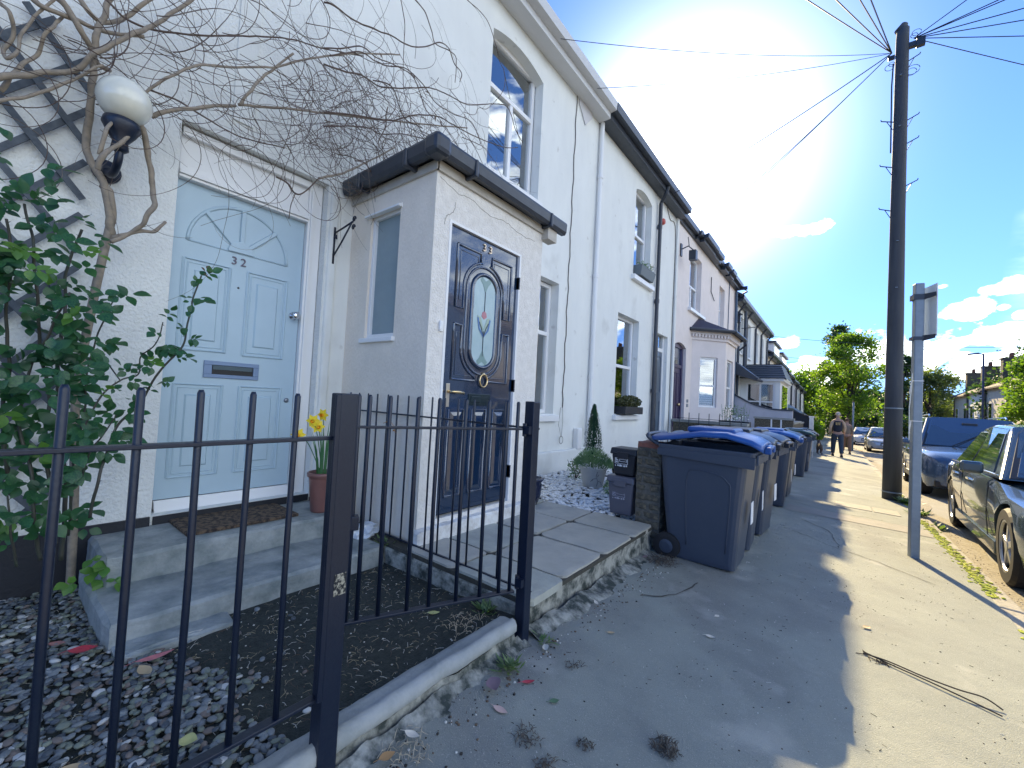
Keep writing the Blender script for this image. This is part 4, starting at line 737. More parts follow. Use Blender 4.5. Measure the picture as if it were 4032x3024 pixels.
for z in (-.145, -.84):
    mb = MB(); mb.box(FX - .01, FX + .025, 1.555, 1.582, z - .018, z + .018); mb.tube([(FX - .008, 1.568, z - .03), (FX - .008, 1.568, z + .03)], .010, 8); mb.build('hinge', black_i, pr)
gate = railing('iron_gate', 'black iron garden gate standing slightly open between the two square posts', 'gate', (FX - .012, 1.548), (-1.44, .885), [.03, .105, .232, .382, .545, .669, .823, .93, .985], -.141, -.875, -.016, -.875, r=.0085)
mb = MB(); mb.obox((-1.425, .90, -.50), (.03, .045, .05), Matrix.Rotation(1.1, 3, 'Z')); mb.build('latch', black_i, gate, bevel=.003)
db = [-1.394, -1.513, -1.619, -1.747, -1.862, -1.975, -2.092, -2.209, -2.324, -2.431, -2.555, -2.669, -2.783, -2.9]
div = railing('dividing_railing', 'thin black railing between the two front gardens, running back to the porch', 'railing', (-1.17, 1.735), (-3.03, 1.735), [(-1.17 - x) / 1.86 for x in db], -.148, -.955, -.020, -.965, r=.0058, flat=False)

# ------------------------------------------------------------------ front garden of 32
gs = thing('garden_edging', 'rounded pale concrete edging along the front garden', 'edging', (-1.15, .6, -1.05))
def rough_run(pts, prof_, nseg, jit, m, name, parent, sm=True):
    P = spline(pts, nseg); vs = []; n = len(prof_)
    for i, p in enumerate(P):
        t = (P[min(i + 1, len(P) - 1)] - P[max(i - 1, 0)]).normalized(); s_ = Vector((t.y, -t.x, 0)).normalized()
        for (o, z) in prof_:
            q = p + s_ * o + Vector((0, 0, z)); nv = noise.noise_vector(q * 9) * jit + noise.noise_vector(q * 33) * jit * .4; vs.append(q + nv)
    mb = MB(); k = len(P); mb.add(vs, [(a * n + i, a * n + i + 1, (a + 1) * n + i + 1, (a + 1) * n + i) for a in range(k - 1) for i in range(n - 1)])
    mb.add([vs[i] for i in range(n)], [tuple(range(n))]); mb.add([vs[(k - 1) * n + i] for i in range(n)], [tuple(range(n))])
    return mb.build(name, m, parent, smooth=sm)
cprof = [(-.075, -.12), (-.072, -.040), (-.06, -.022), (-.035, -.014), (.0, -.010), (.012, .0), (.030, -.004), (.043, -.02), (.044, -.045), (.028, -.062)]
rough_run([(-1.15, -.9, -.99), (-1.145, -.2, -.99), (-1.15, .3, -.995), (-1.145, .7, -.99), (-1.15, 1.1, -.99), (-1.14, 1.53, -.985)], cprof, 22, .006, coping_m, 'edging_top', gs)
rough_run([(-1.15, -.9, -.99), (-1.15, .3, -.99), (-1.15, 1.1, -.99), (-1.145, 1.54, -.985)], [(.028, -.065), (.034, -.09), (.036, -.12), (.05, -.17), (.06, -.2)], 26, .010, concrete_s, 'edging_face', gs)
rough_run([(-1.06, -.9, -1.10), (-1.05, .2, -1.11), (-1.04, .8, -1.12), (-1.06, 1.3, -1.125), (-1.07, 1.6, -1.135)], [(-.06, .05), (-.03, .035), (0, .018), (.045, .006), (.10, -.01), (.12, -.03)], 30, .016, concrete_s, 'cement_fillet', gs)
garden_dark = MB(); 
gv = []; nx, ny = 40, 44
for j in range(ny + 1):
    for i in range(nx + 1):
        x = -3.12 + 1.95 * i / nx; y = -.9 + 2.65 * j / ny; h = noise.noise(Vector((x * 3, y * 3, 0))) * .012 + noise.noise(Vector((x * 14, y * 14, 1))) * .006
        dd_ = max(0, (x + 1.75)) ; gv.append((x, y, -1.092 + h + dd_ * .075 * (1 if y > .3 else .6)))
garden_dark.add(gv, [(j * (nx + 1) + i, j * (nx + 1) + i + 1, (j + 1) * (nx + 1) + i + 1, (j + 1) * (nx + 1) + i) for j in range(ny) for i in range(nx)])
gd = struct(garden_dark.build('garden_ground', moss_m, smooth=True))
def gz_at(x, y): return -1.092 + noise.noise(Vector((x * 3, y * 3, 0))) * .012 + noise.noise(Vector((x * 14, y * 14, 1))) * .006 + max(0, x + 1.75) * .075 * (1 if y > .3 else .6)
# grey garden pebbles: the nearest three hundred one by one, the rest as one mass
peb_m = [mat('grey_pebble', (.20, .22, .225), .6, (.12, .135, .145), 12, .5), mat('pale_pebble', (.52, .52, .50), .6, (.40, .40, .38), 12, .5), mat('brown_pebble', (.19, .155, .13), .6, (.12, .10, .09), 12, .5), mat('dark_pebble', (.045, .06, .075), .55, (.08, .09, .10), 12, .5), mat('olive_pebble', (.20, .22, .17), .65, (.13, .15, .12), 12, .5)]
def peb_mesh(name, m, n=2):
    mb = MB(); mb.blob((0, 0, 0), 1, n, (1, .72, .42), .10 if n == 1 else .06); o = mb.build(name, m, smooth=True, fix=False); return o
pools = [peb_mesh('stone_source', m) for m in peb_m for _ in range(2)]
wts = [6, 6, .8, .8, 2, 2, 3, 3, 3.5, 3.5]
pebs = []
for _ in range(9500):
    y = random.uniform(-.85, 1.0); x = random.uniform(-3.08, -1.22)
    lim = .40 if x < -2.2 else (.50 + (x + 2.2) * .25 if x < -1.7 else .62 + .1 * noise.noise(Vector((x * 5, 0, 0))))
    lim += .07 * noise.noise(Vector((x * 4, y * 4, 3)))
    if y > lim: 
        if random.random() > .012: continue
    if x < -2.2 and y > .38: continue
    d_ = math.hypot(x, y)
    pebs.append((x, y, d_))
pebs.sort(key=lambda p: p[2] + (0 if (p[1] > -.15) else 5))
bed = thing('pebble_bed', 'bed of mixed grey pebbles behind the front railing', 'pebbles', (-2, 0, -1.09)); bed['kind'] = 'structure'
rest = MB(); k = 0
for (x, y, d_) in pebs:
    r = random.uniform(.010, .019); z = gz_at(x, y) + random.uniform(.002, .018); ci = random.choices(range(10), wts)[0]
    if k < 300:
        inst(pools[ci], bed, Vector((x, y, z)) - Vector((-2, 0, -1.09)), (random.uniform(-.4, .4), random.uniform(-.4, .4), random.uniform(0, 6.28)), (r * random.uniform(.9, 1.3), r, r), 'stone')
    else:
        me = pools[ci].data; rot = Matrix.Rotation(random.uniform(0, 6.28), 3, 'Z') @ Matrix.Rotation(random.uniform(-.5, .5), 3, 'X') 
        rest.add([rot @ (v.co * r) + Vector((x, y, z)) for v in me.vertices], [tuple(p.vertices) for p in me.polygons], ci // 2)
    k += 1
rest.build('loose_stones', peb_m, bed, smooth=True, fix=False, kind='stuff')
for p in pools: bpy.data.objects.remove(p)
# pale and dark litter on the mossy ground
lit = MB()
for _ in range(3200):
    x = random.uniform(-3.0, -1.2); y = random.uniform(-.2, 1.68); z = gz_at(x, y)
    if x < -2.0 and y > .38 and x > -3: 
        if x < -2.22: continue
    if random.random() < .75:
        l = random.uniform(.004, .02); a = random.uniform(0, 6.28); cst = Vector((x, y, z + .003)); e = Vector((math.cos(a), math.sin(a), random.uniform(-.1, .25))) * l; m_ = random.choice((0, 0, 1, 2)); lit.tube([cst - e, cst + Vector((0, 0, .004)) + Vector((e.y, -e.x, 0)) * random.uniform(-.4, .4), cst + e], random.uniform(.0005, .0011), 3, m_)
    else: lit.blob((x, y, z + .002), random.uniform(.0015, .0045), 1, (1, 1, .6), .25, random.choice((0, 1, 1, 2)))
lit.build('ground_litter', [mat('straw_litter', (.30, .26, .17), .8), mat('pale_grit', (.55, .54, .48), .8), mat('brown_litter', (.10, .07, .05), .8)], gd, fix=False, kind='stuff')

# ------------------------------------------------------------------ patio of 33
pat = thing('patio', 'raised sandstone flag patio in front of the navy door', 'patio', (-1.6, 2.5, -1.1)); pat['kind'] = 'structure'
rough_box(-3.08, -1.165, 1.66, 3.42, -1.3, -.992, .006, 20).build('patio_base', concrete_s, pat)
ly = [1.665, 2.00, 2.50, 2.98, 3.39]; lx = [-1.125, -1.66, -2.16, -2.62, -3.09]
for j in range(4):
    for i in range(4):
        x1, x0 = lx[i], lx[i + 1]; y0, y1 = ly[j], ly[j + 1]
        if i >= 2 and j < 3: continue
        if i == 1 and j < 3: x0 = -2.095
        if i == 0: x1 += random.uniform(-.012, .012)
        g_ = .011; rough_box(x0 + g_, x1 - g_, y0 + g_, y1 - g_, -1.0, -.958 + random.uniform(-.003, .003), .0045, 12).build('flagstone', random.choice((flag_m, flag_m2)), pat, smooth=False)
mb = MB(); mb.box(-3.08, -1.14, 1.67, 3.38, -.995, -.972); mb.build('joint_filling', joint_m, pat)
rough_run([(-1.165, 1.66, -1.03), (-1.17, 2.2, -1.03), (-1.165, 2.8, -1.03), (-1.17, 3.42, -1.03)], [(-.01, .045), (.012, .02), (.004, -.03), (.014, -.08), (.008, -.14), (.02, -.2)], 26, .014, concrete_s, 'patio_riser', pat)
rough_run([(-1.10, 1.66, -1.12), (-1.08, 2.1, -1.135), (-1.10, 2.7, -1.15), (-1.12, 3.3, -1.165)], [(-.05, .04), (-.02, .03), (.01, .018), (.05, .003), (.09, -.02)], 24, .018, concrete_s, 'cement_fillet', pat)
# white pebbles
wp = [mat('white_pebble', (.80, .80, .78), .55, (.70, .70, .68), 12, .5), mat('off_white_pebble', (.66, .66, .64), .6)]
sh_ = sheet('garden_ground', -3.08, -1.18, 3.36, 5.85, 0, soil, 1, 2, lambda x, y: -1.012)
pools = [peb_mesh('stone_source', m) for m in wp for _ in range(3)]
pts = []
for _ in range(3800):
    x = random.uniform(-3.0, -1.2); y = random.uniform(3.38, 5.8)
    if y > 4.9 and noise.noise(Vector((x * 3, y * 3, 7))) > .1: continue
    if y < 3.52 and x > -1.5: continue
    pts.append((x, y))
pts.sort(key=lambda p: math.hypot(p[0], p[1]))
bed2 = thing('pebble_bed', 'bed of bright white pebbles beyond the sandstone patio', 'pebbles', (-2.1, 4.4, -1.0)); bed2['kind'] = 'structure'; rest = MB()
for k, (x, y) in enumerate(pts):
    r = random.uniform(.018, .034); z = -1.005 + random.uniform(0, .028); ci = random.choice((0, 1, 2, 3, 4))
    if k < 300: inst(pools[ci], bed2, Vector((x, y, z)) - Vector((-2.1, 4.4, -1.0)), (random.uniform(-.4, .4), random.uniform(-.4, .4), random.uniform(0, 6.28)), (r, r, r), 'stone')
    else:
        me = pools[ci].data; rot = Matrix.Rotation(random.uniform(0, 6.28), 3, 'Z') @ Matrix.Rotation(random.uniform(-.5, .5), 3, 'X')
        rest.add([rot @ (v.co * r) + Vector((x, y, z)) for v in me.vertices], [tuple(p.vertices) for p in me.polygons], ci // 3)
rest.build('loose_stones', wp, bed2, smooth=True, fix=False, kind='stuff')
for p in pools: bpy.data.objects.remove(p)
# brick gate pier
pier = thing('brick_pier', 'short brick pier with a red brick on top beside the black caddies', 'pier', (-1.21, 3.52, -1.0))
mb = MB(); mb.box(-1.305, -1.105, 3.425, 3.625, -1.25, -.325); mb.build('mortar_core', mortar, pier)
z = -1.15; row = 0; ch_ = .0715
while z < -.42:
    sp = [(0, .5), (.5, 1)] if row % 2 == 0 else [(0, .28), (.28, 1)]
    if row in (2, 5, 8): sp = [(0, 1)]
    for (a, b) in sp:
        w0, w1 = -1.318 + .225 * a + .004, -1.318 + .225 * b - .004; jz = random.uniform(-.003, .003); j2 = random.uniform(-.006, .006)
        rough_box(w0, w1, 3.412 + j2, 3.638 + j2, z + .005, z + ch_ - .006 + jz, .006, 3).build('brick', brick_y, pier, smooth=False)
    z += ch_; row += 1
rough_box(-1.315, -1.098, 3.415, 3.635, z + .004, -.305, .004, 4).build('top_brick', brick_r, pier)
# caddies
def caddy(name, label, x0, x1, y0, y1, z0, z1, m, lidm, arc=False):
    t = thing(name, label, 'food caddy', ((x0 + x1) / 2, (y0 + y1) / 2, z0)); mb = MB(); i_ = .02
    mb.hexa([(x0 + i_, y0 + i_, z0), (x1 - i_, y0 + i_, z0), (x1 - i_, y1 - i_, z0), (x0 + i_, y1 - i_, z0), (x0, y0, z1 - .05), (x1, y0, z1 - .05), (x1, y1, z1 - .05), (x0, y1, z1 - .05)]); mb.build('body', m, t, bevel=.018, seg=3)
    mb = MB(); mb.hexa([(x0 - .012, y0 - .012, z1 - .055), (x1 + .012, y0 - .012, z1 - .055), (x1 + .012, y1 + .012, z1 - .055), (x0 - .012, y1 + .012, z1 - .055), (x0 - .004, y0 - .004, z1), (x1 + .004, y0 - .004, z1), (x1 + .004, y1 + .004, z1), (x0 - .004, y1 + .004, z1)]); mb.build('lid', lidm, t, bevel=.010)
    mb = MB(); mb.box(x0 + .06, x1 - .06, y0 - .02, y0 - .01, z1 - .085, z1 - .03); mb.build('lid_catch', lidm, t, bevel=.004)
    return t
blk = mat('black_caddy_plastic', (.018, .02, .026), .4); gry = mat('grey_caddy_plastic', (.10, .10, .125), .45); prt = mat('white_print', (.70, .72, .75), .6); prtg = mat('pale_grey_print', (.32, .32, .38), .6)
c1 = caddy('food_caddy', 'grey plastic food waste caddy standing on the patio beside the brick pier', -1.565, -1.335, 3.43, 3.63, -.957, -.625, gry, gry)
c2 = caddy('food_caddy', 'black plastic food waste caddy stacked on top of the grey one', -1.545, -1.325, 3.44, 3.64, -.623, -.385, blk, blk)
for (t, z, m, x0) in ((c1, -.80, prtg, -1.52), (c2, -.52, prt, -1.51)):
    yb = 3.4335 if t is c1 else 3.4375
    sl = .0
    mb = MB()
    def pb(a, b, c, d): mb.box(x0 + a, x0 + b, yb + .004, yb + .008, z + c, z + d)
    yb2 = yb
    pb(0, .115, .0, .003); pb(0, .115, .047, .050); pb(0, .003, .003, .047); pb(.112, .115, .003, .047); pb(.04, .108, .020, .023); pb(.04, .108, .038, .041); pb(.04, .043, .023, .038); pb(.105, .108, .023, .038)
    for q in ((.008, .018, .010, .020), (.022, .032, .010, .018), (.008, .030, .026, .034), (.008, .016, .037, .043)): pb(*q)
    for i_, w_ in enumerate((.006, .014, .018, .008, .012, .012)): pb(.003 + i_ * .019, .003 + i_ * .019 + w_, -.022 + (i_ % 2) * .002, -.012 + (i_ % 3) * .003)
    o = mb.build('printed_label', m, t); o.location.y = -.001
# ------------------------------------------------------------------ wheelie bins
def make_bin(name, label, lidm, loc, tilt=0, group='wheelie bins lined up on the pavement'):
    t = thing(name, label, 'wheelie bin', (0, 0, 0), group=group)
    # local: front (+x) at 0, width 0.58 along y, ground 0
    def ring(x0, x1, hw, z, c):
        out = []
        for (sx, sy, a0) in ((1, 1, 0), (-1, 1, 90), (-1, -1, 180), (1, -1, 270)):
            cx_ = (x1 - c if sx > 0 else x0 + c); cy_ = sy * (hw - c)
            for k in range(4): a = R(a0 + 90 * k / 3); out.append((cx_ + c * math.cos(a), cy_ + c * math.sin(a), z))
        return out
    rings = [ring(-.50, -.03, .215, .02, .03), ring(-.50, -.03, .220, .05, .04), ring(-.545, .005, .245, .45, .05), ring(-.575, .035, .262, .82, .05), ring(-.58, .05, .268, .845, .04), ring(-.585, .085, .283, .85, .03), ring(-.585, .09, .285, .885, .03), ring(-.57, .075, .27, .888, .03), ring(-.55, .055, .25, .80, .03)]
    mb = MB(); n = 16
    for r_ in rings: mb.v += r_
    mb.f += [tuple(range(n - 1, -1, -1))] + [(k * n + i, k * n + (i + 1) % n, (k + 1) * n + (i + 1) % n, (k + 1) * n + i) for k in range(len(rings) - 1) for i in range(n)]; mb.f += [tuple((len(rings) - 1) * n + i for i in range(n))]; mb.m += [0] * len(mb.f)
    body = mb.build('body', bin_m, t, local=True, bevel=.006)
    for sg in (-1, 1):   # raised side panel outline and comb rib
        y = lambda z: sg * (.2225 + (z - .05) * (.040 / .77) + .001)
        path = [(-.36, .14), (-.37, .55), (-.355, .68), (-.31, .715), (-.15, .70), (-.09, .66), (-.065, .58), (-.09, .14)]
        mb = MB(); mb.tube(spline([(a, y(b), b) for a, b in path], 4), .0045, 6); mb.build('side_moulding', bin_m, t, local=True, smooth=True)
        mb = MB(); mb.hexa([(-.585, sg * .284, .80), (.085, sg * .284, .77), (.085, sg * .272, .77), (-.585, sg * .272, .80), (-.585, sg * .286, .852), (.088, sg * .286, .852), (.088, sg * .272, .852), (-.585, sg * .272, .852)]); mb.build('rim_skirt', bin_m, t, local=True, bevel=.003)
    mb = MB(); mb.box(.045, .09, -.27, .27, .80, .852)
    for i in range(9): mb.box(.09, .105, -.25 + i * .0575, -.21 + i * .0575, .80, .87)
    mb.build('lifting_comb', bin_m, t, local=True, bevel=.004)
    for sg in (-1, 1):
        w_ = MB(); w_.lathe((-.50, sg * .235 + (-.025), .10), [(.07, 0), (.10, .004), (.10, .046), (.07, .05)], 24, axis='y'); wh = w_.build('wheel', rubber, t, local=True)
        h = MB(); h.lathe((-.50, sg * .235 - .03, .10), [(.03, 0), (.065, .008), (.065, .052), (.03, .06)], 16, axis='y'); h.build('hub', bin_m, wh, local=True)
    mb = MB(); mb.tube([(-.50, -.25, .10), (-.50, .25, .10)], .012, 8); mb.build('axle', galv, t, local=True)
    mb = MB(); mb.box(-.53, -.47, -.205, .205, .05, .17); mb.build('axle_housing', bin_m, t, local=True)
    mb = MB(); mb.tube(spline([(-.585, -.22, .87), (-.66, -.22, .91), (-.69, -.20, .945), (-.69, .20, .945), (-.66, .22, .91), (-.585, .22, .87)], 4), .016, 8); mb.build('handle', bin_m, t, local=True, smooth=True)
    # lid, hinged at the back
    vs = []; prof_ = [(-.68, .93, .20), (-.65, .945, .23), (-.57, .950, .268), (-.45, .972, .288), (-.28, 1.005, .292), (-.10, 1.012, .292), (.06, .975, .292), (.115, .945, .285), (.135, .93, .27)]
    for (x, z, hw) in prof_:
        zz = z; vs += [(x, -hw, zz - .040), (x, -hw + .004, zz - .012), (x, -hw + .045, zz), (x, 0, zz + .012), (x, hw - .045, zz), (x, hw - .004, zz - .012), (x, hw, zz - .040)]
    mb = MB(); mb.add(vs, [(7 * k + i, 7 * k + i + 1, 7 * k + 7 + i + 1, 7 * k + 7 + i) for k in range(len(prof_) - 1) for i in range(6)]); lid = mb.build('lid', lidm, t, local=True, smooth=True)
    so = lid.modifiers.new('s', 'SOLIDIFY'); so.thickness = .006; so.offset = -1
    mb = MB(); mb.box(-.40, -.06, -.17, .17, .99, 1.035); rp = mb.build('lid_panel', lidm, t, local=True, bevel=.018)
    mb = MB(); mb.hexa([(.08, -.10, .93), (.165, -.10, .905), (.165, .10, .905), (.08, .10, .93), (.08, -.09, .955), (.16, -.09, .925), (.16, .09, .925), (.08, .09, .955)]); mb.build('lid_grip', lidm, t, local=True, bevel=.008)
    mb = MB(); mb.box(.0385, .042, -.05, .05, .34, .50); lb = mb.build('label', prt, t, local=True)
    for sy in (-.11, .11):
        mb = MB(); mb.box(.12, .165, sy - .03, sy + .03, .875, .925); mb.build('lid_tab', lidm, t, local=True, bevel=.008)
    t.location = loc
    if tilt:
        for o in (lid, rp): o.rotation_euler = (0, -tilt, 0); o.location = (0, 0, 0)
    return t
def bin_at(src, x, y, lidm, label, rz=0):
    r = dup(src, (x, y, G(x, y)), rz, label)
    for o in C.objects:
        if o.parent == r and o.name.split('.')[0] in ('lid', 'lid_panel', 'lid_grip', 'lid_tab'):
            o.data = o.data.copy(); o.data.materials[0] = lidm
    return r
b1 = make_bin('wheelie_bin', 'nearest dark grey wheelie bin with a bright blue lid lifted slightly open', lid_blue, (-.52, 3.60, G(-.52, 3.6)))
bin_at(b1, -.53, 4.26, lid_dark, 'second bin of the nearest row, dark grey behind the blue lidded one', .05)
bin_at(b1, -.50, 4.92, lid_dark, 'third bin of the nearest row, with its handle end towards the house', -.07)
bin_at(b1, -.50, 6.80, lid_blue, 'dark grey wheelie bin at the near end of the second row, blue lid', .04)
bin_at(b1, -.52, 7.78, lid_dark, 'dark lidded wheelie bin at the far end of the second row', -.05)
bin_at(b1, -.50, 11.15, lid_green, 'green lidded wheelie bin at the near end of the third row', .05)
bin_at(b1, -.48, 12.6, lid_dark, 'dark lidded wheelie bin standing last in the third row', 0)
bin_at(b1, -.75, 19.2, lid_dark, 'far black wheelie bin beside the white gate pillar', 0)

# ------------------------------------------------------------------ second block and further houses
def far_house(name, label, y0, y1, z0, ez, m, ops, ridge, wins=(), ex=-2.8, pipes=(), roofm=slate, gl=gutter_m):
    t = house_shell(name, label, y0, y1, z0, ez, m, ops, ex=ex, ridge=ridge, roofm=roofm)
    for o in ops:
        if o[2] > z0 + .9: window(t, XW - .12, o[0], o[1], o[2], o[3], tr=((o[2] + o[3]) / 2,), sill=(o[0] - .06, o[1] + .06, o[2] - .09, o[2], .18), curtain=None, m=white_p)
        else:
            mb = MB(); mb.box(XW - .12, XW - .08, o[0], o[1], o[2], o[3] - .4); d = mb.build('door', MATS['dark_blue_door'], t); mb = MB(); mb.box(XW - .12, XW - .10, o[0], o[1], o[3] - .36, o[3]); mb.build('fanlight', glass, t)
    mb = MB(); mb.prism([(XW, y0, ez - .14), (ex - .06, y0, ez - .14), (ex, y0, ez - .04), (ex + .01, y0, ez + .08), (XW, y0, ez + .02)], (0, y1 - y0, 0)); mb.build('gutter', gl, t)
    for yy in pipes:
        mb = MB(); mb.tube([(ex - .03, yy, ez - .1), (XW + .06, yy, ez - .4), (XW + .06, yy, z0 + .2)], .045, 8); mb.build('downpipe', gutter_m, t)
    return t
h36 = far_house('white_house', 'white terraced house with blue grey downpipes above the dark tiled extension', 17.4, 21.9, -1.9, 4.22, white_s, [(18.5, 19.3, 2.3, 3.75), (20.4, 21.2, 2.3, 3.75)], 6.2, pipes=(18.0, 19.75))
mb = MB(); mb.tube([(XW + .12, 19.0, 4.0), (XW + .12, 19.0, 1.5)], .06, 8); mb.tube([(XW, 18.9, 3.3), (XW + .5, 18.9, 3.32), (XW + .55, 18.9, 3.38)], .015, 5); mb.build('soil_pipe', gutter_m, h36)
mb = MB(); mb.box(XW, XW + .14, 17.75, 17.9, 3.35, 3.65); mb.prism([(XW, 17.7, 3.65), (XW + .2, 17.7, 3.65), (XW, 17.7, 3.8)], (0, .25, 0)); mb.build('wall_lantern', gutter_m, h36)
h37 = far_house('white_house', 'white terraced house at the far end of the second block, blue window frames', 21.9, 27.0, -2.0, 4.22, white_s, [(22.7, 23.5, 2.3, 3.75), (24.6, 25.4, 2.3, 3.75), (22.6, 23.6, -.4, 1.2), (25.2, 26.0, -1.9, 1.2)], 6.2, pipes=(22.2, 24.1, 26.3))
chimney(h37, -5.9, 26.6, 5.9, 1.2)
# extension of 36 with tiled hipped roof
ext = thing('front_extension', 'single storey white front extension with a four pane window and dark tiled roof', 'extension', (-2.3, 20, -1.8))
ey0, ey1, exx = 19.0, 22.3, -1.72
w = MB(); P = face_wall(w, (XW, ey0), (exx, ey0), -1.9, 1.24, [(.22, 1.20, .02, 1.10)], .08); w.quad((exx, ey0, -1.9), (exx, ey1, -1.9), (exx, ey1, 1.24), (exx, ey0, 1.24)); w.quad((XW, ey1, -1.9), (exx, ey1, -1.9), (exx, ey1, 1.24), (XW, ey1, 1.24)); w.build('wall', white_s, ext, fix=False)
fr = MB()
def bar2(u0, u1, z0, z1): fr.hexa([P(u0, z0, -.08), P(u1, z0, -.08), P(u1, z0, -.03), P(u0, z0, -.03), P(u0, z1, -.08), P(u1, z1, -.08), P(u1, z1, -.03), P(u0, z1, -.03)])
for u in (.22, .68, 1.14): bar2(u, u + .06, .02, 1.10)
for (p, q) in ((.28, .68), (.74, 1.14)):
    for z in (.02, .34, 1.05): bar2(p, q, z, z + .05)
fw_ = fr.build('window', white_p, ext)
for (p, q) in ((.28, .68), (.74, 1.14)):
    for (c, e) in ((.07, .34), (.39, 1.05)): g = MB(); g.quad(P(p, c, -.06), P(q, c, -.06), P(q, e, -.06), P(p, e, -.06)); g.build('pane', glass, fw_, fix=False)
q = MB(); q.quad(P(.1, -.2, -.5), P(1.3, -.2, -.5), P(1.3, 1.2, -.5), P(.1, 1.2, -.5)); q.build('room_back', dark_in, fw_, fix=False)
mb = MB(); mb.box(XW, exx + .12, ey0 - .14, ey0 - .01, 1.18, 1.27); mb.box(exx + .005, exx + .13, ey0, ey1, 1.18, 1.27); mb.build('fascia', white_p, ext)
mb = MB(); mb.box(exx + .003, exx + .02, 19.6, 21.8, .05, 1.05); mb.build('side_window', glass, ext)
for i in range(6):       # tile courses of the near hip
    t0, t1 = i / 6, (i + 1) / 6; za, zb_ = 1.27 + .62 * t0, 1.27 + .62 * t1 + .02; ya, yb = ey0 - .2 + 1.0 * t0, ey0 - .2 + 1.0 * t1 + .03; xa, xb = exx + .18 - .25 * t0, exx + .18 - .25 * t1
    mb = MB(); mb.hexa([(XW, ya, za), (xa, ya, za), (xb, yb, zb_ - .03), (XW, yb, zb_ - .03), (XW, ya, za + .05), (xa, ya, za + .05), (xb, yb, zb_), (XW, yb, zb_)]); mb.build('tile_course', tile_m, ext)
mb = MB(); mb.add([(exx + .19, ey0 - .2, 1.28), (exx + .19, ey1 + .1, 1.28), (exx - .08, ey1 - .5, 1.92), (exx - .08, ey0 + .8, 1.92), (XW, ey0 + .8, 1.92), (XW, ey1 - .5, 1.92)], [(0, 1, 2, 3), (3, 2, 5, 4)]); mb.build('side_roof', tile_m, ext)
cano = thing('door_canopy', 'dark canopy over the front door just before the tiled extension', 'canopy', (-2.8, 17.9, .9))
mb = MB(); mb.hexa([(XW, 17.5, 1.35), (-2.35, 17.5, 1.12), (-2.35, 18.75, 1.12), (XW, 18.75, 1.35), (XW, 17.5, 1.85), (-2.35, 17.5, 1.25), (-2.35, 18.75, 1.25), (XW, 18.75, 1.85)]); mb.build('roof', tile_m, cano)
mb = MB(); mb.tube([(-2.32, 17.45, 1.16), (-2.32, 18.8, 1.16)], .05, 8); mb.build('gutter', gutter_m, cano)
far_specs = [(27.0, 32.0, 3.2, 'cream'), (32.0, 37.0, 3.15, 'white'), (37.0, 42.5, 2.95, 'white'), (42.5, 48, 2.75, 'grey'), (48, 54, 2.6, 'white'), (54, 61, 2.4, 'white')]
labs = ['cream terraced house with dark framed gable just past the second block', 'white terraced house with a flat roofed dormer', 'narrow white terraced house beyond the dormer', 'pale grey terraced house further down the row', 'small white terraced house near the far end of the row', 'white end of terrace house before the trees']
for (a, b, ez, kind), lab in zip(far_specs, labs):
    z0 = G(-3, a) - .3; m = {'cream': cream_r, 'white': white_s, 'grey': grey_s}[kind]
    t = far_house(kind + '_house', lab, a, b, z0 - .4, ez, m, [(a + .7, a + 1.5, ez - 1.9, ez - .6), (b - 1.9, b - 1.0, ez - 1.9, ez - .6), (a + .6, a + 1.7, ez - 4.4, ez - 3.0), (b - 1.6, b - .8, z0, ez - 3.0)], ez + 1.7, pipes=(a + .3, b - .4))
    chimney(t, -5.9, b - .4, ez + 1.3, 1.2, pots=2)
    if 'dormer' in lab:
        mb = MB(); mb.box(-5.4, -3.4, a + .6, b - .8, ez + .3, ez + 1.45); d_ = mb.build('dormer', white_s, t); mb = MB(); mb.box(-5.5, -3.25, a + .45, b - .65, ez + 1.45, ez + 1.6); mb.build('dormer_roof', gutter_m, t); mb = MB(); mb.box(-3.41, -3.37, a + 1.0, b - 1.2, ez + .55, ez + 1.3); mb.build('dormer_window', glass, t)
        mb = MB(); mb.box(-5.0, -3.7, a + .58, a + .6, ez + .55, ez + 1.25); mb.build('dormer_window', glass, t)
    if a in (27.0, 37.0, 48):
        mb = MB(); mb.hexa([(XW, a + .4, ez - 2.75), (-2.1, a + .4, ez - 3.05), (-2.1, b - .6, ez - 3.05), (XW, b - .6, ez - 2.75), (XW, a + .4, ez - 2.3), (-2.1, a + .4, ez - 2.95), (-2.1, b - .6, ez - 2.95), (XW, b - .6, ez - 2.3)]); mb.build('porch_roof', tile_m, t)
# white sweeping garden wall and its neighbours
def sweep_wall(name, label, y, pts, z0, th, m, capm, cat='garden wall'):
    t = thing(name, label, cat, (pts[0][0], y, z0)); P = spline([(x, 0, z) for x, z in pts], 6); mb = MB()
    for a, b in zip(P[:-1], P[1:]): mb.hexa([(a[0], y, z0), (b[0], y, z0), (b[0], y + th, z0), (a[0], y + th, z0), (a[0], y, a[2]), (b[0], y, b[2]), (b[0], y + th, b[2]), (a[0], y + th, a[2])])
    mb.build('wall_face', m, t)
    mb = MB()
    for a, b in zip(P[:-1], P[1:]): mb.hexa([(a[0], y - .04, a[2]), (b[0], y - .04, b[2]), (b[0], y + th + .04, b[2]), (a[0], y + th + .04, a[2]), (a[0], y - .04, a[2] + .05), (b[0], y - .04, b[2] + .05), (b[0], y + th + .04, b[2] + .05), (a[0], y + th + .04, a[2] + .05)])
    mb.build('coping', capm, t); return t
sweep_wall('rendered_garden_wall', 'grey rendered garden wall with dark coping sweeping down beside the bay window house', 17.42, [(-3.09, .58), (-2.85, .44), (-2.44, .22), (-1.95, .08), (-1.6, .05), (-1.19, .04)], -1.6, .18, grey_s, tile_m)
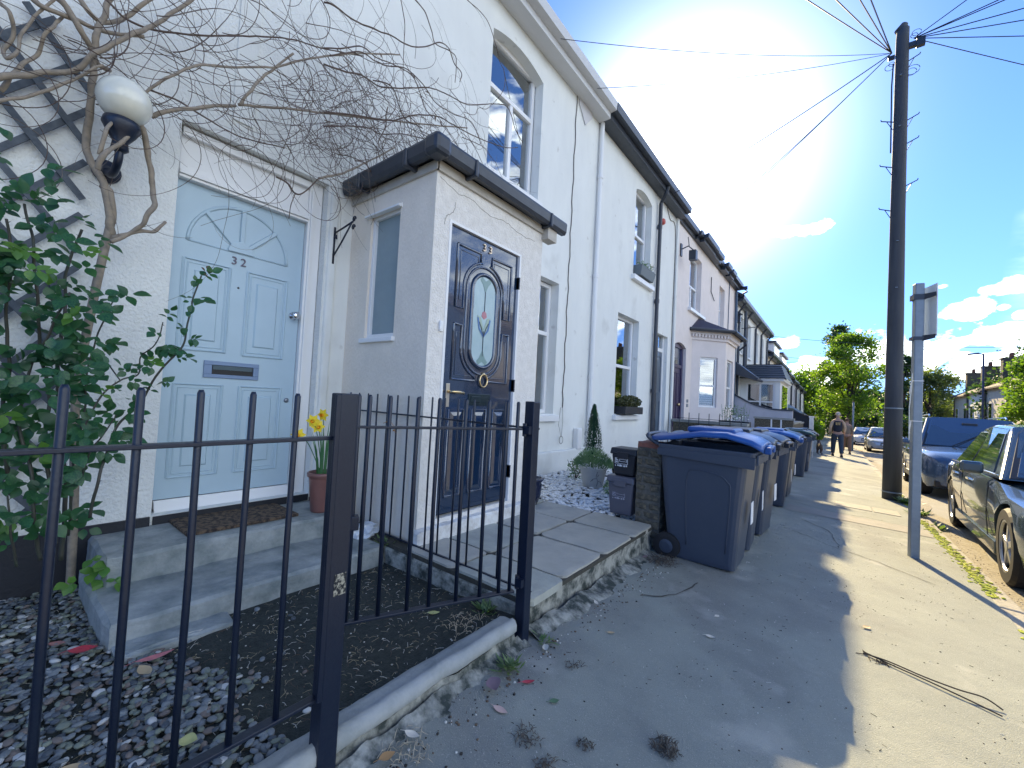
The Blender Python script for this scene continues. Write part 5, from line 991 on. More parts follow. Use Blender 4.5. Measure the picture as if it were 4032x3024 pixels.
sweep_wall('dark_garden_wall', 'dark rendered garden wall dipping towards the white gate pillar', 22.9, [(-1.7, .06), (-1.45, .0), (-1.1, -.12), (-.95, -.14)], -1.8, .2, black_m, black_m)
gp = thing('gate_pillar', 'white gate pillar at the end of the dark garden wall', 'pillar', (-.87, 22.9, -1.8)); mb = MB(); mb.box(-.94, -.78, 22.85, 23.05, -1.8, -.18); mb.build('shaft', white_s, gp); mb = MB(); mb.box(-.96, -.76, 22.83, 23.07, -.18, -.12); mb.build('cap', white_s, gp)
def brick_wall(name, label, x0, x1, y, z0, z1, th=.22, along='x', piers=()):
    t = thing(name, label, 'garden wall', (x0, y, z0)); mb = MB()
    if along == 'x': mb.box(x0, x1, y, y + th, z0, z1)
    else: mb.box(x0 - th, x0, y, y + (x1 - x0), z0, z1)
    mb.build('wall_face', brick_y, t); mb = MB()
    if along == 'x': mb.box(x0 - .03, x1 + .03, y - .03, y + th + .03, z1, z1 + .06)
    else: mb.box(x0 - th - .03, x0 + .03, y - .03, y + (x1 - x0) + .03, z1, z1 + .06)
    mb.build('coping', concrete, t)
    for p in piers: mb = MB(); mb.box(p - .02, p + .02, y - .012, y, z0, z1); mb.build('pier_joint', white_p, t)
    return t
brick_wall('low_brick_wall', 'low sooty brick wall across the front garden by the sweeping white wall', -2.0, -1.0, 14.9, -1.6, -.24, piers=(-1.55, -1.3))
brick_wall('low_brick_wall', 'low brick wall behind the second row of bins, along the pavement', -1.02, 2.3, 15.2, -1.7, -.36, along='y')
brick_wall('low_brick_wall', 'low brick front wall just before the dark sweeping wall', -1.15, 3.5, 19.0, -1.7, -.45, along='y')
rl = railing('low_railing', 'short black railing with gold tips before the purple door', 'railing', (-1.5, 9.9), (-2.9, 9.9), [.05, .2, .35, .5, .65, .8, .95], -.25, -.9, -.12, -1.2, r=.008)
brick_wall('low_brick_wall', 'dark red brick wall under the purple door railing', -3.0, -1.5, 10.02, -1.5, -.35)
pl_ = thing('window_planter', 'dark planter with wispy white flowered plant below the bay window', 'planter', (-2.0, 11.2, -1.2)); mb = MB(); mb.box(-2.25, -1.6, 11.1, 11.4, -1.2, -.28); mb.build('box', black_m, pl_, bevel=.01)
def leaf_cloud(mb, c, rad, n, size, asp=.5, mi=0, gauss=False, flat=0):
    for _ in range(n):
        d = Vector((random.gauss(0, 1), random.gauss(0, 1), random.gauss(0, 1))); d.normalize(); r_ = random.random() ** .4
        p = Vector(c) + Vector((d.x * rad[0], d.y * rad[1], d.z * rad[2])) * r_
        a = Vector((random.gauss(0, 1), random.gauss(0, 1), random.gauss(0, .7))).normalized(); b = a.cross(Vector((random.gauss(0, 1), random.gauss(0, 1), random.gauss(0, 1)))).normalized(); s = size * random.uniform(.6, 1.4)
        mb.add([p - a * s * .5, p + b * s * asp * .5, p + a * s * .5, p - b * s * asp * .5], [(0, 1, 2, 3)], mi)
mb = MB(); leaf_cloud(mb, (-1.95, 11.25, -.12), (.32, .15, .24), 260, .05, .4); leaf_cloud(mb, (-1.85, 11.2, -.22), (.3, .14, .08), 60, .05, .8, 1)
for k in range(26): x = random.uniform(-2.2, -1.65); mb.tube([(x, 11.22, -.3), (x + random.uniform(-.06, .06), 11.2, random.uniform(-.05, .18))], .003, 3)
mb.build('foliage', [lav_l, white_p], pl_, fix=False)

# ------------------------------------------------------------------ planting near the house
def pot_at(name, label, c, prof_, m, cat='plant pot'):
    t = thing(name, label, cat, c); mb = MB(); mb.lathe(c, prof_, 28); mb.build('pot', m, t, smooth=True); return t
wpot = pot_at('potted_conifer', 'white glazed pot with a dark pointed conifer above a grey green bush', (-2.22, 4.46, -.985), [(.105, 0), (.11, .01), (.155, .21), (.168, .225), (.168, .245), (.155, .245), (.15, .21), (.0, .205)], pot_w, 'potted plant')
mb = MB()
for pts in ([(0, .03), (.01, .09), (-.015, .14), (-.005, .20)], [(-.015, .12), (-.05, .11), (-.07, .08)], [(.01, .09), (.05, .075), (.065, .045)], [(-.05, .11), (-.055, .09)], [(.0, .14), (.015, .165)]):
    P = []
    for (u, v) in spline([(a, b, 0) for a, b in pts], 4)[:] and [(p[0], p[1]) for p in spline([(a, b, 0) for a, b in pts], 4)]:
        rr_ = .11 + .045 * v / .21 + .002; th = -.75 - u / rr_ * -1; P.append((-2.22 + rr_ * math.cos(th), 4.46 + rr_ * math.sin(th), -.985 + v))
    mb.tube(P, .0025, 4)
mb.build('branch_motif', mat('grey_glaze', (.12, .12, .14), .5), wpot)
mb = MB()
for _ in range(4200):
    v = random.random() ** .8; z = v * .66; rmax = .125 * (1 - v) ** .7 * (1 if v > .12 else .8) + .006; th = random.uniform(0, 6.28); rr_ = rmax * random.uniform(.55, 1.05) * (1 + .18 * math.sin(th * 5 + z * 9)); c = Vector((-2.26 + rr_ * math.cos(th), 4.50 + rr_ * math.sin(th), -.70 + z)); up = Vector((math.cos(th) * .25, math.sin(th) * .25, 1)).normalized(); sd = up.cross(Vector((math.cos(th), math.sin(th), 0))); s = random.uniform(.012, .03); mb.add([c, c + sd * s * .22 + up * s * .4, c + up * s, c - sd * s * .22 + up * s * .4], [(0, 1, 2, 3)])
mb.tube([(-2.26, 4.5, -.78), (-2.26, 4.5, -.1)], .012, 5); mb.build('conifer_foliage', coni_l, wpot, fix=False)
mb = MB()
for _ in range(2600):
    th = random.uniform(0, 6.28); r_ = .22 * random.random() ** .5; h = .22 * (1 - (r_ / .26) ** 2) * random.uniform(.3, 1.1); c = Vector((-2.17 + r_ * math.cos(th) * 1.05, 4.36 + r_ * math.sin(th) * .8, -.76 + h)); e = Vector((math.cos(th) * .7, math.sin(th) * .7, 1)).normalized(); s = random.uniform(.015, .04); sd = e.orthogonal().normalized() * s * .12; mb.add([c - sd, c + sd, c + e * s], [(0, 1, 2)])
mb.build('grey_bush', lav_l, wpot, fix=False)
mb = MB(); mb.lathe((-2.22, 4.46, -.79), [(.148, 0), (.148, .01), (.0, .02)], 20); mb.build('soil', soil, wpot)
sb = thing('small_shrub', 'small straggly shrub between the meter box and the white pot', 'shrub', (-2.6, 4.75, -1.0)); mb = MB(); leaf_cloud(mb, (-2.6, 4.75, -.86), (.14, .14, .14), 260, .03, .6); mb.build('foliage', lav_l, sb, fix=False)
mb = MB()
for k in range(10): a = random.uniform(0, 6.28); mb.tube([(-2.6, 4.75, -1.0), (-2.6 + .12 * math.cos(a), 4.75 + .12 * math.sin(a), -.75)], .003, 4)
mb.build('stem', bark_d, sb)
sb2 = thing('small_shrub', 'low grey green shrub by the black trough behind the caddies', 'shrub', (-1.95, 4.3, -1.0)); mb = MB(); leaf_cloud(mb, (-1.88, 4.25, -.90), (.12, .12, .09), 240, .03, .5); mb.build('foliage', lav_l, sb2, fix=False)
tr_ = thing('black_trough', 'black plastic trough standing behind the white pot', 'planter', (-1.95, 4.8, -1.0)); mb = MB(); mb.hexa([(-2.05, 4.7, -1.0), (-1.62, 4.7, -1.0), (-1.62, 4.95, -1.0), (-2.05, 4.95, -1.0), (-2.1, 4.65, -.70), (-1.57, 4.65, -.70), (-1.57, 5.0, -.70), (-2.1, 5.0, -.70)]); mb.build('trough_body', blk, tr_, bevel=.01)
lpot = pot_at('dark_pot', 'dark glazed pot half hidden behind the black corner post', (-2.20, 3.16, -.96), [(.07, 0), (.10, .08), (.11, .18), (.10, .20), (.125, .23), (.115, .24), (.09, .22)], mat('dark_blue_glaze', (.015, .02, .045), .25))
wb = thing('window_box_bush', 'clipped round bush in a dark box on the ground floor window ledge', 'window box', (-3.0, 7.4, -.19)); mb = MB(); mb.box(-3.14, -2.92, 7.0, 7.85, -.185, -.05); mb.build('box', black_m, wb, bevel=.008); mb = MB()
leaf_cloud(mb, (-3.02, 7.42, .04), (.15, .46, .12), 2600, .035, .6); mb.build('bush', leaf_mat('brown_green_leaf', (.05, .06, .025), (.10, .10, .04), 12, .2), wb, fix=False)
ub = thing('window_box_plants', 'grey window box with small flowers on the upstairs ledge', 'window box', (-3.05, 7.95, 2.47)); mb = MB(); mb.hexa([(-3.16, 7.6, 2.475), (-2.98, 7.6, 2.475), (-2.98, 8.28, 2.475), (-3.16, 8.28, 2.475), (-3.18, 7.56, 2.66), (-2.94, 7.56, 2.66), (-2.94, 8.32, 2.66), (-3.18, 8.32, 2.66)]); mb.build('box', mat('slate_box', (.14, .17, .19), .6), ub, bevel=.006); mb = MB(); leaf_cloud(mb, (-3.02, 7.95, 2.71), (.12, .36, .08), 160, .04, .6); leaf_cloud(mb, (-2.97, 8.15, 2.74), (.06, .16, .07), 22, .045, .9, 1); mb.build('flowers', [lav_l, white_p], ub, fix=False, kind='stuff')
# terracotta pot with daffodils on the top step
dpc = (-2.78, 1.49, -.842)
dp = pot_at('daffodil_pot', 'glazed terracotta pot of yellow daffodils on the top step beside the pale blue door', dpc, [(.060, 0), (.064, .01), (.085, .22), (.088, .235), (.097, .24), (.099, .262), (.090, .268), (.083, .255), (.078, .235), (.0, .232)], terra, 'potted plant')
mb = MB(); mb.lathe((dpc[0], dpc[1], dpc[2] + .228), [(.078, 0), (.078, .01), (.0, .012)], 16); mb.build('soil', soil, dp)
dgreen = leaf_mat('daffodil_leaf', (.05, .16, .07), (.08, .20, .08), 9, .25); dyel = mat('daffodil_yellow', (.90, .70, .03), .5); dora = mat('daffodil_orange', (.80, .30, .01), .5)
for k in range(15):
    a = random.uniform(-1.2, 4.4); h = random.uniform(.22, .42); b0 = Vector((dpc[0] + .04 * math.cos(a), dpc[1] + .04 * math.sin(a), dpc[2] + .235)); lean = Vector((math.cos(a), math.sin(a), 0)) * random.uniform(.03, .10); n = Vector((-math.sin(a), math.cos(a), 0)) * .0055
    mb = MB(); P = [b0, b0 + lean * .35 + Vector((0, 0, h * .55)), b0 + lean + Vector((0, 0, h))]; mb.add([P[0] - n, P[0] + n, P[1] - n, P[1] + n, P[2]], [(0, 1, 3, 2), (2, 3, 4)]); mb.build('leaf', dgreen, dp, fix=False)
for (ox, oy, h, face) in ((.02, -.10, .62, -.7), (.03, -.04, .66, -1.2), (.015, -.19, .53, -.6), (.02, -.065, .58, -.3)):
    b0 = Vector((dpc[0], dpc[1], dpc[2] + .23)); tip = Vector((dpc[0] + ox, dpc[1] + oy, dpc[2] + h)); mb = MB(); mb.tube(spline([b0, b0 * .4 + tip * .6 + Vector((0, 0, .05)), tip], 5), .003, 5); mb.build('flower_stem', dgreen, dp, smooth=True)
    f = Vector((math.cos(face), math.sin(face), -.1)).normalized(); u_ = f.cross(Vector((0, 0, 1))).normalized(); v_ = u_.cross(f); mb = MB()
    for k in range(6):
        a = k * math.pi / 3; e = (u_ * math.cos(a) + v_ * math.sin(a)); s = (-u_ * math.sin(a) + v_ * math.cos(a)) * .012; c = tip + f * .004; mb.add([c, c + e * .024 + s * 1.3, c + e * .048 - f * .004, c + e * .024 - s * 1.3], [(0, 1, 2, 3)])
    rings_ = []
    for k in range(10): a = k * math.pi / 5; rings_.append(tip + (u_ * math.cos(a) + v_ * math.sin(a)) * .008)
    r2 = [p + f * .022 + (p - tip) * .6 for p in rings_]; mb.add(rings_ + r2, [(k, (k + 1) % 10, (k + 1) % 10 + 10, k + 10) for k in range(10)], 1); mb.build('flower_head', [dyel, dora], dp, fix=False)
mb = MB(); mb.tube(spline([(-2.45, 1.72, -.22), (-2.36, 1.71, -.20), (-2.31, 1.71, -.24), (-2.30, 1.71, -.27)], 4), [.002] * 13, 4); leaf_cloud(mb, (-2.31, 1.71, -.25), (.012, .012, .02), 8, .03, .5); tag(mb.build('withered_daffodil', mat('dry_orange', (.55, .25, .03), .6), fix=False), 'withered orange daffodil head caught against the thin dividing railing', 'flower')
rg = MB(); bm = bmesh.new(); bmesh.ops.create_icosphere(bm, subdivisions=3, radius=1)
for v in bm.verts: n_ = noise.noise_vector(v.co * 2.2); v.co = Vector((v.co.x * .075, v.co.y * .11, v.co.z * .055)) * (1 + n_.x * .7) + n_ * .02 + Vector((-2.50, 1.66, -.955))
rg.add([v.co for v in bm.verts], [tuple(v.index for v in f.verts) for f in bm.faces]); bm.free(); tag(rg.build('crumpled_cloth', mat('white_cloth', (.72, .74, .75), .8, (.50, .55, .60), 30, .5)), 'crumpled white cloth lying by the foot of the porch side wall', 'cloth')

# ------------------------------------------------------------------ telegraph pole, wires, sign post
pxx, pyy = .765, 9.55; pb_ = G(pxx, pyy)
tp = thing('telegraph_pole', 'tall dark timber telegraph pole with climbing steps and fanned wires', 'telegraph pole', (pxx, pyy, pb_))
mb = MB(); mb.tube([(pxx, pyy, pb_ - .2), (pxx, pyy, .6), (pxx, pyy, 3.5), (pxx + .015, pyy, 6.62), (pxx + .02, pyy, 6.78)], [.128, .115, .10, .088, .085], 20); mb.tube([(pxx - .02, pyy, 6.75), (pxx + .04, pyy, 6.87)], [.083, .05], 16); mb.build('pole_shaft', pole_w, tp, smooth=True)
mb = MB(); mb.lathe((pxx, pyy, pb_ + .12), [(.131, 0), (.134, .01), (.131, .02)], 20); mb.build('band', galv, tp); mb = MB(); mb.lathe((pxx, pyy, .15), [(.122, 0), (.124, .01), (.122, .02)], 20); mb.build('band', galv, tp)
for z, s in ((6.22, 1), (5.17, 1), (4.76, 1), (5.21, -1), (4.40, -1), (4.02, 1), (3.63, -1)):
    mb = MB(); mb.tube([(pxx + s * .08, pyy, z - .05), (pxx + s * .24, pyy, z + .02), (pxx + s * .245, pyy, z + .045)], .009, 5); mb.tube([(pxx + s * .09, pyy, z - .18), (pxx + s * .17, pyy, z - .01)], .006, 5); mb.build('climbing_step', gutter_m, tp)
for z in (3.0, 2.2, 5.0, 5.9): mb = MB(); mb.box(pxx - .02, pxx + .01, pyy - .125, pyy - .09, z, z + .012); mb.build('metal_tag', galv, tp)
mb = MB(); mb.box(pxx - .17, pxx - .08, pyy - .03, pyy + .02, 6.30, 6.36); mb.box(pxx + .09, pxx + .30, pyy - .04, pyy + .04, 6.40, 6.48); mb.box(pxx + .19, pxx + .30, pyy - .05, pyy + .03, 6.37, 6.51)
for (cx_, cz_, r_) in ((pxx + .16, 6.58, .045), (pxx + .19, 6.62, .06), (pxx - .15, 6.15, .06), (pxx - .12, 6.2, .04), (pxx + .15, 5.98, .09), (pxx + .13, 5.95, .07)): mb.tube([(cx_ + r_ * math.cos(t * .5), pyy - .03, cz_ + r_ * .9 * math.sin(t * .5)) for t in range(13)], .005, 4)
mb.tube([(pxx - .10, pyy - .03, 6.2), (pxx - .115, pyy - .03, 5.8), (pxx - .11, pyy - .03, 4.6)], .010, 4); mb.build('wire_terminal', gutter_m, tp)
wire_m = mat('black_cable', (.02, .025, .04), .6)
top_l = Vector((pxx - .12, pyy, 6.42)); top_r = Vector((pxx + .16, pyy, 6.55))
def wire(a, b, sag, label, n=18, r=.009):
    a = Vector(a); b = Vector(b); P = [a.lerp(b, i / n) - Vector((0, 0, sag * 4 * (i / n) * (1 - i / n))) for i in range(n + 1)]; mb = MB(); mb.tube(P, r, 4, cap=False)
    return tag(mb.build('overhead_wire', wire_m), label, 'wire', 'wires fanning out from the telegraph pole')
ends_l = [((-2.8, .8, 4.5), .05, 'overhead wire running from the pole to the eaves of the porch house'), ((-2.8, -6.8, 4.5), .05, 'steepest overhead wire rising left from the pole to behind the camera'), ((-2.8, -3.8, 4.5), .05, 'overhead wire crossing left over the roof edge from the pole top'), ((-2.8, -.8, 4.5), .05, 'overhead wire second from the steepest on the left of the pole'),
    ((-2.8, 8.8, 4.5), .06, 'lower overhead wire slanting down left to the pink house eaves'), ((-2.8, 11.2, 4.5), .05, 'parallel lower wire slanting to the far end of the first block'), ((-2.8, 10.9, 4.5), .10, 'lowest slanting wire left of the pole'), ((-2.8, 4.2, 4.5), .12, 'slack overhead wire sagging across the sun glare'), ((-2.8, 5.2, 4.5), .10, 'faint overhead wire looping through the sun glare')]
for e, s, l in ends_l: wire(top_l, e, s, l, r=.005 if 'glare' in l else .009)
for e, s, l in (((9.6, .2, 5.5), .05, 'steep overhead wire rising to the upper right from the pole'), ((9.6, 5.0, 5.0), .08, 'upper of the paired wires going right from the pole top'), ((9.6, 5.6, 5.0), .08, 'lower of the paired wires going right from the pole top'), ((9.6, 8.4, 5.0), .08, 'overhead wire going right just under the paired wires'), ((9.6, 11.0, 5.5), .08, 'gently rising overhead wire going right from the pole'), ((9.6, 13.5, 5.5), .06, 'nearly level overhead wire going right from the pole'), ((9.6, 16.2, 4.5), .06, 'overhead wire falling to the right from the pole')): wire(top_r, e, s, l)
for a, b, s, l in (((-2.8, 26.5, 4.1), (9.6, 33, 4.0), .3, 'distant level wire crossing the street above the second block'), ((-2.8, 30, 3.4), (9.6, 45, 4.4), .4, 'distant sagging wire crossing behind the street tree'), ((-2.8, 33, 3.3), (9.6, 24, 4.2), .3, 'distant wire rising to the right behind the sign post')): wire(a, b, s, l, r=.010)
sp_ = thing('sign_post', 'blue grey square steel post carrying a parking sign seen edge on', 'sign post', (.583, 5.33, G(.58, 5.3)))
sb_ = G(.58, 5.3); mb = MB(); mb.obox((.583, 5.33, (sb_ - .1 + 1.26) / 2), (.068, .068, 1.26 - sb_ + .1), Matrix.Rotation(.25, 3, 'Z')); mb.build('post_shaft', galv, sp_, bevel=.008)
for z, h in ((1.13, .05), (.745, .03)):
    mb = MB(); mb.obox((.578, 5.33, z), (.085, .085, h), Matrix.Rotation(.25, 3, 'Z')); mb.hexa([(.61, 5.30, z - .025), (.69, 5.26, z - .005), (.69, 5.28, z - .005), (.61, 5.34, z - .025), (.61, 5.30, z + .025), (.69, 5.26, z + .03), (.69, 5.28, z + .03), (.61, 5.34, z + .025)]); mb.build('sign_clamp', gutter_m, sp_)
mb = MB(); ca, sa = math.cos(1.12), math.sin(1.12)
A = Vector((.640, 5.44, 0)); Bq = Vector((.700, 5.27, 0)); nrm = (Bq - A).cross(Vector((0, 0, 1))).normalized() * .003
mb.hexa([A + Vector((0, 0, .76)) - nrm, Bq + Vector((0, 0, .76)) - nrm, Bq + Vector((0, 0, .76)) + nrm, A + Vector((0, 0, .76)) + nrm, A + Vector((0, 0, 1.24)) - nrm, Bq + Vector((0, 0, 1.24)) - nrm, Bq + Vector((0, 0, 1.24)) + nrm, A + Vector((0, 0, 1.24)) + nrm]); mb.build('sign_plate', mat('pale_sign_back', (.80, .83, .82), .5), sp_)
for z in (.35, -.02): mb = MB(); mb.obox((.583, 5.33, z), (.073, .073, .006), Matrix.Rotation(.25, 3, 'Z')); mb.tube([(.545, 5.30, z), (.53, 5.29, z - .12)], .004, 4); mb.build('cable_tie', white_p, sp_)
mb = MB(); mb.tube([(.548, 5.29, .42), (.543, 5.285, .3), (.530, 5.28, .1), (.532, 5.28, -.2)], .004, 5); mb.build('cable_tie', mat('pale_plastic', (.7, .68, .6), .5), sp_)

# ------------------------------------------------------------------ cars
tyre_m = rubber; rim_m = mat('alloy', (.42, .42, .43), .3, metal=.8); car_gl = glass_mat('car_glass', (.30, .38, .42), .16); blackp = mat('black_trim', (.012, .013, .016), .4)
def paint(name, c): return mat(name, c, .22, coat=1.0, spec=.6, metal=.15)
def car(name, label, col, L_, W, H, wb, fo, wr_, loc, rz=0, suv=False, group='cars parked along the kerb', low=False, plate=True):
    """front at local y=0 facing -y, x centred, ground 0"""
    t = thing(name, label, 'car', (0, 0, 0), group=group); hw = W / 2
    belt = H * (.62 if not suv else .60); sill = .20 if not suv else .27; hood = belt * (.86 if not suv else .93); wa = fo; wc = fo + wb
    c0 = fo + .50 if not suv else fo + .45; r0 = c0 + .85; r1 = L_ - (1.25 if not suv else .70); c1 = L_ - (.42 if not suv else .12)
    st_ = [(0, .32, hood * .72, hw * .62, hood * .70), (.04, .24, hood * .80, hw * .78, hood * .80), (.22, .19, hood * .88, hw * .93, hood * .90), (.55, sill, hood * .93, hw * .985, hood * .97), (fo + .1, sill, hood * .97, hw, hood), (c0 - .1, sill, belt * .95, hw, hood * 1.04), (c0 + .3, sill, belt * .97, hw, belt), (L_ * .55, sill, belt * .985, hw, belt * 1.01), (L_ * .75, sill, belt, hw, belt * 1.02), (c1 - .1, sill, belt, hw * .985, belt * 1.03), (L_ - .25, .24, belt * .97, hw * .93, belt * 1.0), (L_ - .05, .30, belt * .92, hw * .84, belt * .95), (L_, .36, belt * .85, hw * .74, belt * .86)]
    def sec(y, zl, zs, w_, zt):
        mid = zl + (zs - zl) * .5
        h = [(w_ * .80, zl), (w_ * .955, zl + .03), (w_ * .985, mid * .8), (w_, mid + .05), (w_ * .985, zs - .06), (w_ * .945, zs), (w_ * .80, zt + .012), (w_ * .4, zt + .035)]
        return [(x, y, z) for x, z in h] + [(0, y, zt + .04)] + [(-x, y, z) for x, z in reversed(h)]
    mb = MB(); n = 17
    for s in st_: mb.v += sec(*s)
    for k in range(len(st_) - 1):
        for i in range(n - 1): mb.f.append((k * n + i, k * n + i + 1, (k + 1) * n + i + 1, (k + 1) * n + i))
        mb.f.append((k * n + n - 1, k * n, (k + 1) * n, (k + 1) * n + n - 1))
    mb.f += [tuple(range(n)), tuple((len(st_) - 1) * n + i for i in range(n))]; mb.m = [0] * len(mb.f)
    tmp = mb.build('tmp_body', col, None)
    cut = MB()
    for yy in (wa, wc):
        for sg in (-1, 1): cut.lathe((sg * hw * .80 if sg > 0 else sg * hw * 1.2, yy, wr_ * 1.0), [(wr_ * 1.10, 0), (wr_ * 1.10, hw * .40)], 28, axis='x')
    cuto = cut.build('tmp_cut', blackp, None)
    bo = tmp.modifiers.new('b', 'BOOLEAN'); bo.object = cuto; bo.operation = 'DIFFERENCE'; bo.solver = 'EXACT'
    dg = bpy.context.evaluated_depsgraph_get(); me = bpy.data.meshes.new_from_object(tmp.evaluated_get(dg)); me.name = 'body'
    bpy.data.objects.remove(tmp); bpy.data.objects.remove(cuto)
    me.polygons.foreach_set('use_smooth', [True] * len(me.polygons)); me.set_sharp_from_angle(angle=R(38)) if hasattr(me, 'set_sharp_from_angle') else None
    body = bpy.data.objects.new('body', me); C.objects.link(body); body.parent = t
    # cabin
    wbt, wrf = hw * .93, hw * .70; zb = belt - .015; zr = H
    cb = MB(); A = [(s * wbt, c0, zb) for s in (-1, 1)]
    def row(y, w_, z, cr_=0): return [(-w_, y, z), (-w_ * .75, y, z + cr_ * .7), (0, y, z + cr_), (w_ * .75, y, z + cr_ * .7), (w_, y, z)]
    rows = [row(c0, wbt, zb), row(r0, wrf, zr - .035, .03), row((r0 + r1) / 2, wrf * 1.02, zr - .005, .03), row(r1, wrf * .98, zr - .035, .03), row(c1, wbt * .95, zb + .02)]
    vs = [p for r_ in rows for p in r_]; fs = [(k * 5 + i, k * 5 + i + 1, k * 5 + 6 + i, k * 5 + 5 + i) for k in range(4) for i in range(4)]
    nb = len(vs); vs += [(-wbt, (r0 + r1) / 2, zb), (wbt, (r0 + r1) / 2, zb), (-wbt, r0, zb), (wbt, r0, zb), (-wbt, r1, zb), (wbt, r1, zb)]
    for s, o in ((0, 0), (1, 4)):
        a, b, c, d, e = 0 + o, 5 + o, 10 + o, 15 + o, 20 + o
        fs += [(a, nb + 2 + s, b), (nb + 2 + s, nb + s, c, b), (nb + s, nb + 4 + s, d, c), (nb + 4 + s, e, d)]
    cb.add(vs, fs); cab = cb.build('cabin', col, t, local=True, smooth=False, bevel=.03, seg=3)
    def lerp3(a, b, u): return Vector(a).lerp(Vector(b), u)
    def pan(q, n_, nm, off=.012, m=car_gl, inset=(.05, .05, .06, .06)):
        # q: bottom-left, bottom-right, top-right, top-left
        a, b, c, d = [Vector(p) for p in q]; nn = (b - a).cross(d - a).normalized(); nn = nn if nn.dot(Vector(n_)) > 0 else -nn
        mb = MB(); P = [a, b, c, d]; P = [p + nn * off for p in P]; Q = [p - nn * (off + .004) for p in P]; mb.hexa(Q + P); return mb.build(nm, m, t, local=True, bevel=.006)
    # dark liner so that glass reads as glass
    ws = [lerp3(lerp3(rows[0][0], rows[0][4], .06), lerp3(rows[1][0], rows[1][4], .08), .05), lerp3(lerp3(rows[0][0], rows[0][4], .94), lerp3(rows[1][0], rows[1][4], .92), .05), lerp3(lerp3(rows[0][0], rows[0][4], .94), lerp3(rows[1][0], rows[1][4], .92), .91), lerp3(lerp3(rows[0][0], rows[0][4], .06), lerp3(rows[1][0], rows[1][4], .08), .91)]
    dgl = mat('dark_car_glass', (.03, .055, .09), .04, spec=1, coat=1, metal=.1)
    wc_ = (ws[0] + ws[1] + ws[2] + ws[3]) / 4; pan([wc_ + (p - wc_) * 1.07 for p in ws], (0, -1, .5), 'windscreen_seal', .007, blackp)
    pan(ws, (0, -1, .5), 'windscreen', .012, dgl)
    g = MB(); mtop = (ws[2] + ws[3]) / 2; mtop = mtop.lerp((ws[0] + ws[1]) / 2, .14); g.obox(mtop + Vector((0, -.02, .01)), (.24, .03, .07)); g.build('sensor_housing', blackp, t, local=True, bevel=.012)
    rs_ = [lerp3(lerp3(rows[4][0], rows[4][4], .08), lerp3(rows[3][0], rows[3][4], .08), .12), lerp3(lerp3(rows[4][0], rows[4][4], .92), lerp3(rows[3][0], rows[3][4], .92), .12), lerp3(lerp3(rows[4][0], rows[4][4], .92), lerp3(rows[3][0], rows[3][4], .92), .9), lerp3(lerp3(rows[4][0], rows[4][4], .08), lerp3(rows[3][0], rows[3][4], .08), .9)]
    pan(rs_, (0, 1, .5), 'rear_window', .012, dgl)
    for sg in (-1, 1):
        def S(y, u):   # point on the side surface at height fraction u
            if y < r0: zt_ = zb + (zr - .035 - zb) * (y - c0) / (r0 - c0); xt = wbt + (wrf - wbt) * (y - c0) / (r0 - c0)
            elif y > r1: f_ = (c1 - y) / (c1 - r1); zt_ = zb + (zr - .035 - zb) * f_; xt = wbt + (wrf - wbt) * f_
            else: zt_ = zr - .03; xt = wrf
            return Vector((sg * (wbt + (xt - wbt) * u), y, zb + (zt_ - zb) * u))
        mid_ = (c0 + c1) / 2 + .05
        for (y0, y1, ya, yb) in ((c0 + .28, mid_ - .04, r0 - .02, mid_ - .07), (mid_ + .04, c1 - .42, mid_ + .01, r1 - .04)):
            q = [S(y0, .10), S(y1, .08), S(yb, .88), S(ya, .88)]; pan(q, (sg, 0, .2), 'side_window', .010, mat('tinted_side_glass', (.02, .04, .05), .05, spec=.8))
        mb = MB(); mb.tube([(sg * (wbt + .012), c0 + .1, zb + .035), (sg * (wbt + .014), c1 - .3, zb + .045)], .009, 5); mb.build('waist_trim', chrome, t, local=True)
        for y in (mid_ - .55, mid_ + .42): mb = MB(); mb.box(sg * hw * .975, sg * (hw * .975 + .035), y, y + .17, belt * .86, belt * .86 + .028); mb.build('door_handle', chrome, t, local=True, bevel=.006)
        mb = MB(); mb.obox((sg * (hw + .075), c0 + .32, belt + .06), (.17, .09, .12)); mb.build('door_mirror', col, t, local=True, bevel=.03, seg=3)
        mb = MB()
        for y in (c0 + .12, mid_ , c1 - .35): mb.tube([(sg * (hw * .987), y, sill + .10), (sg * (hw * 1.0 + .001), y, belt * .6), (sg * (hw * .985), y, belt * .93)], .004, 4)
        mb.build('door_gap', blackp, t, local=True)
        mb = MB(); mb.box(sg * (hw * .93), sg * (hw * .985), wa + wr_ * 1.15, wc - wr_ * 1.15, sill - .03, sill + .09); mb.build('side_sill', col if not suv else blackp, t, local=True, bevel=.01)
        hl = MB(); hl.hexa([(sg * hw * .50, .035, hood * .66), (sg * hw * .86, .16, hood * .66), (sg * hw * .86, .20, hood * .66), (sg * hw * .50, .09, hood * .66), (sg * hw * .50, .07, hood * .80), (sg * hw * .90, .22, hood * .83), (sg * hw * .90, .30, hood * .83), (sg * hw * .50, .13, hood * .80)]); hl.build('headlight', mat('headlight_glass', (.55, .6, .65), .08, coat=1), t, local=True, bevel=.01)
        rl_ = MB(); rl_.box(sg * hw * .62, sg * hw * .90, L_ - .08, L_ + .0, belt * .70, belt * .84); rl_.build('tail_light', mat('red_lamp', (.35, .02, .02), .15, coat=1), t, local=True, bevel=.01)
        if suv: mb = MB(); mb.tube([(sg * wrf * .9, r0 + .1, zr + .01), (sg * wrf * .9, r0 + .2, zr + .05), (sg * wrf * .9, r1 - .15, zr + .05), (sg * wrf * .9, r1, zr + .0)], .016, 6); mb.build('roof_rail', chrome, t, local=True)
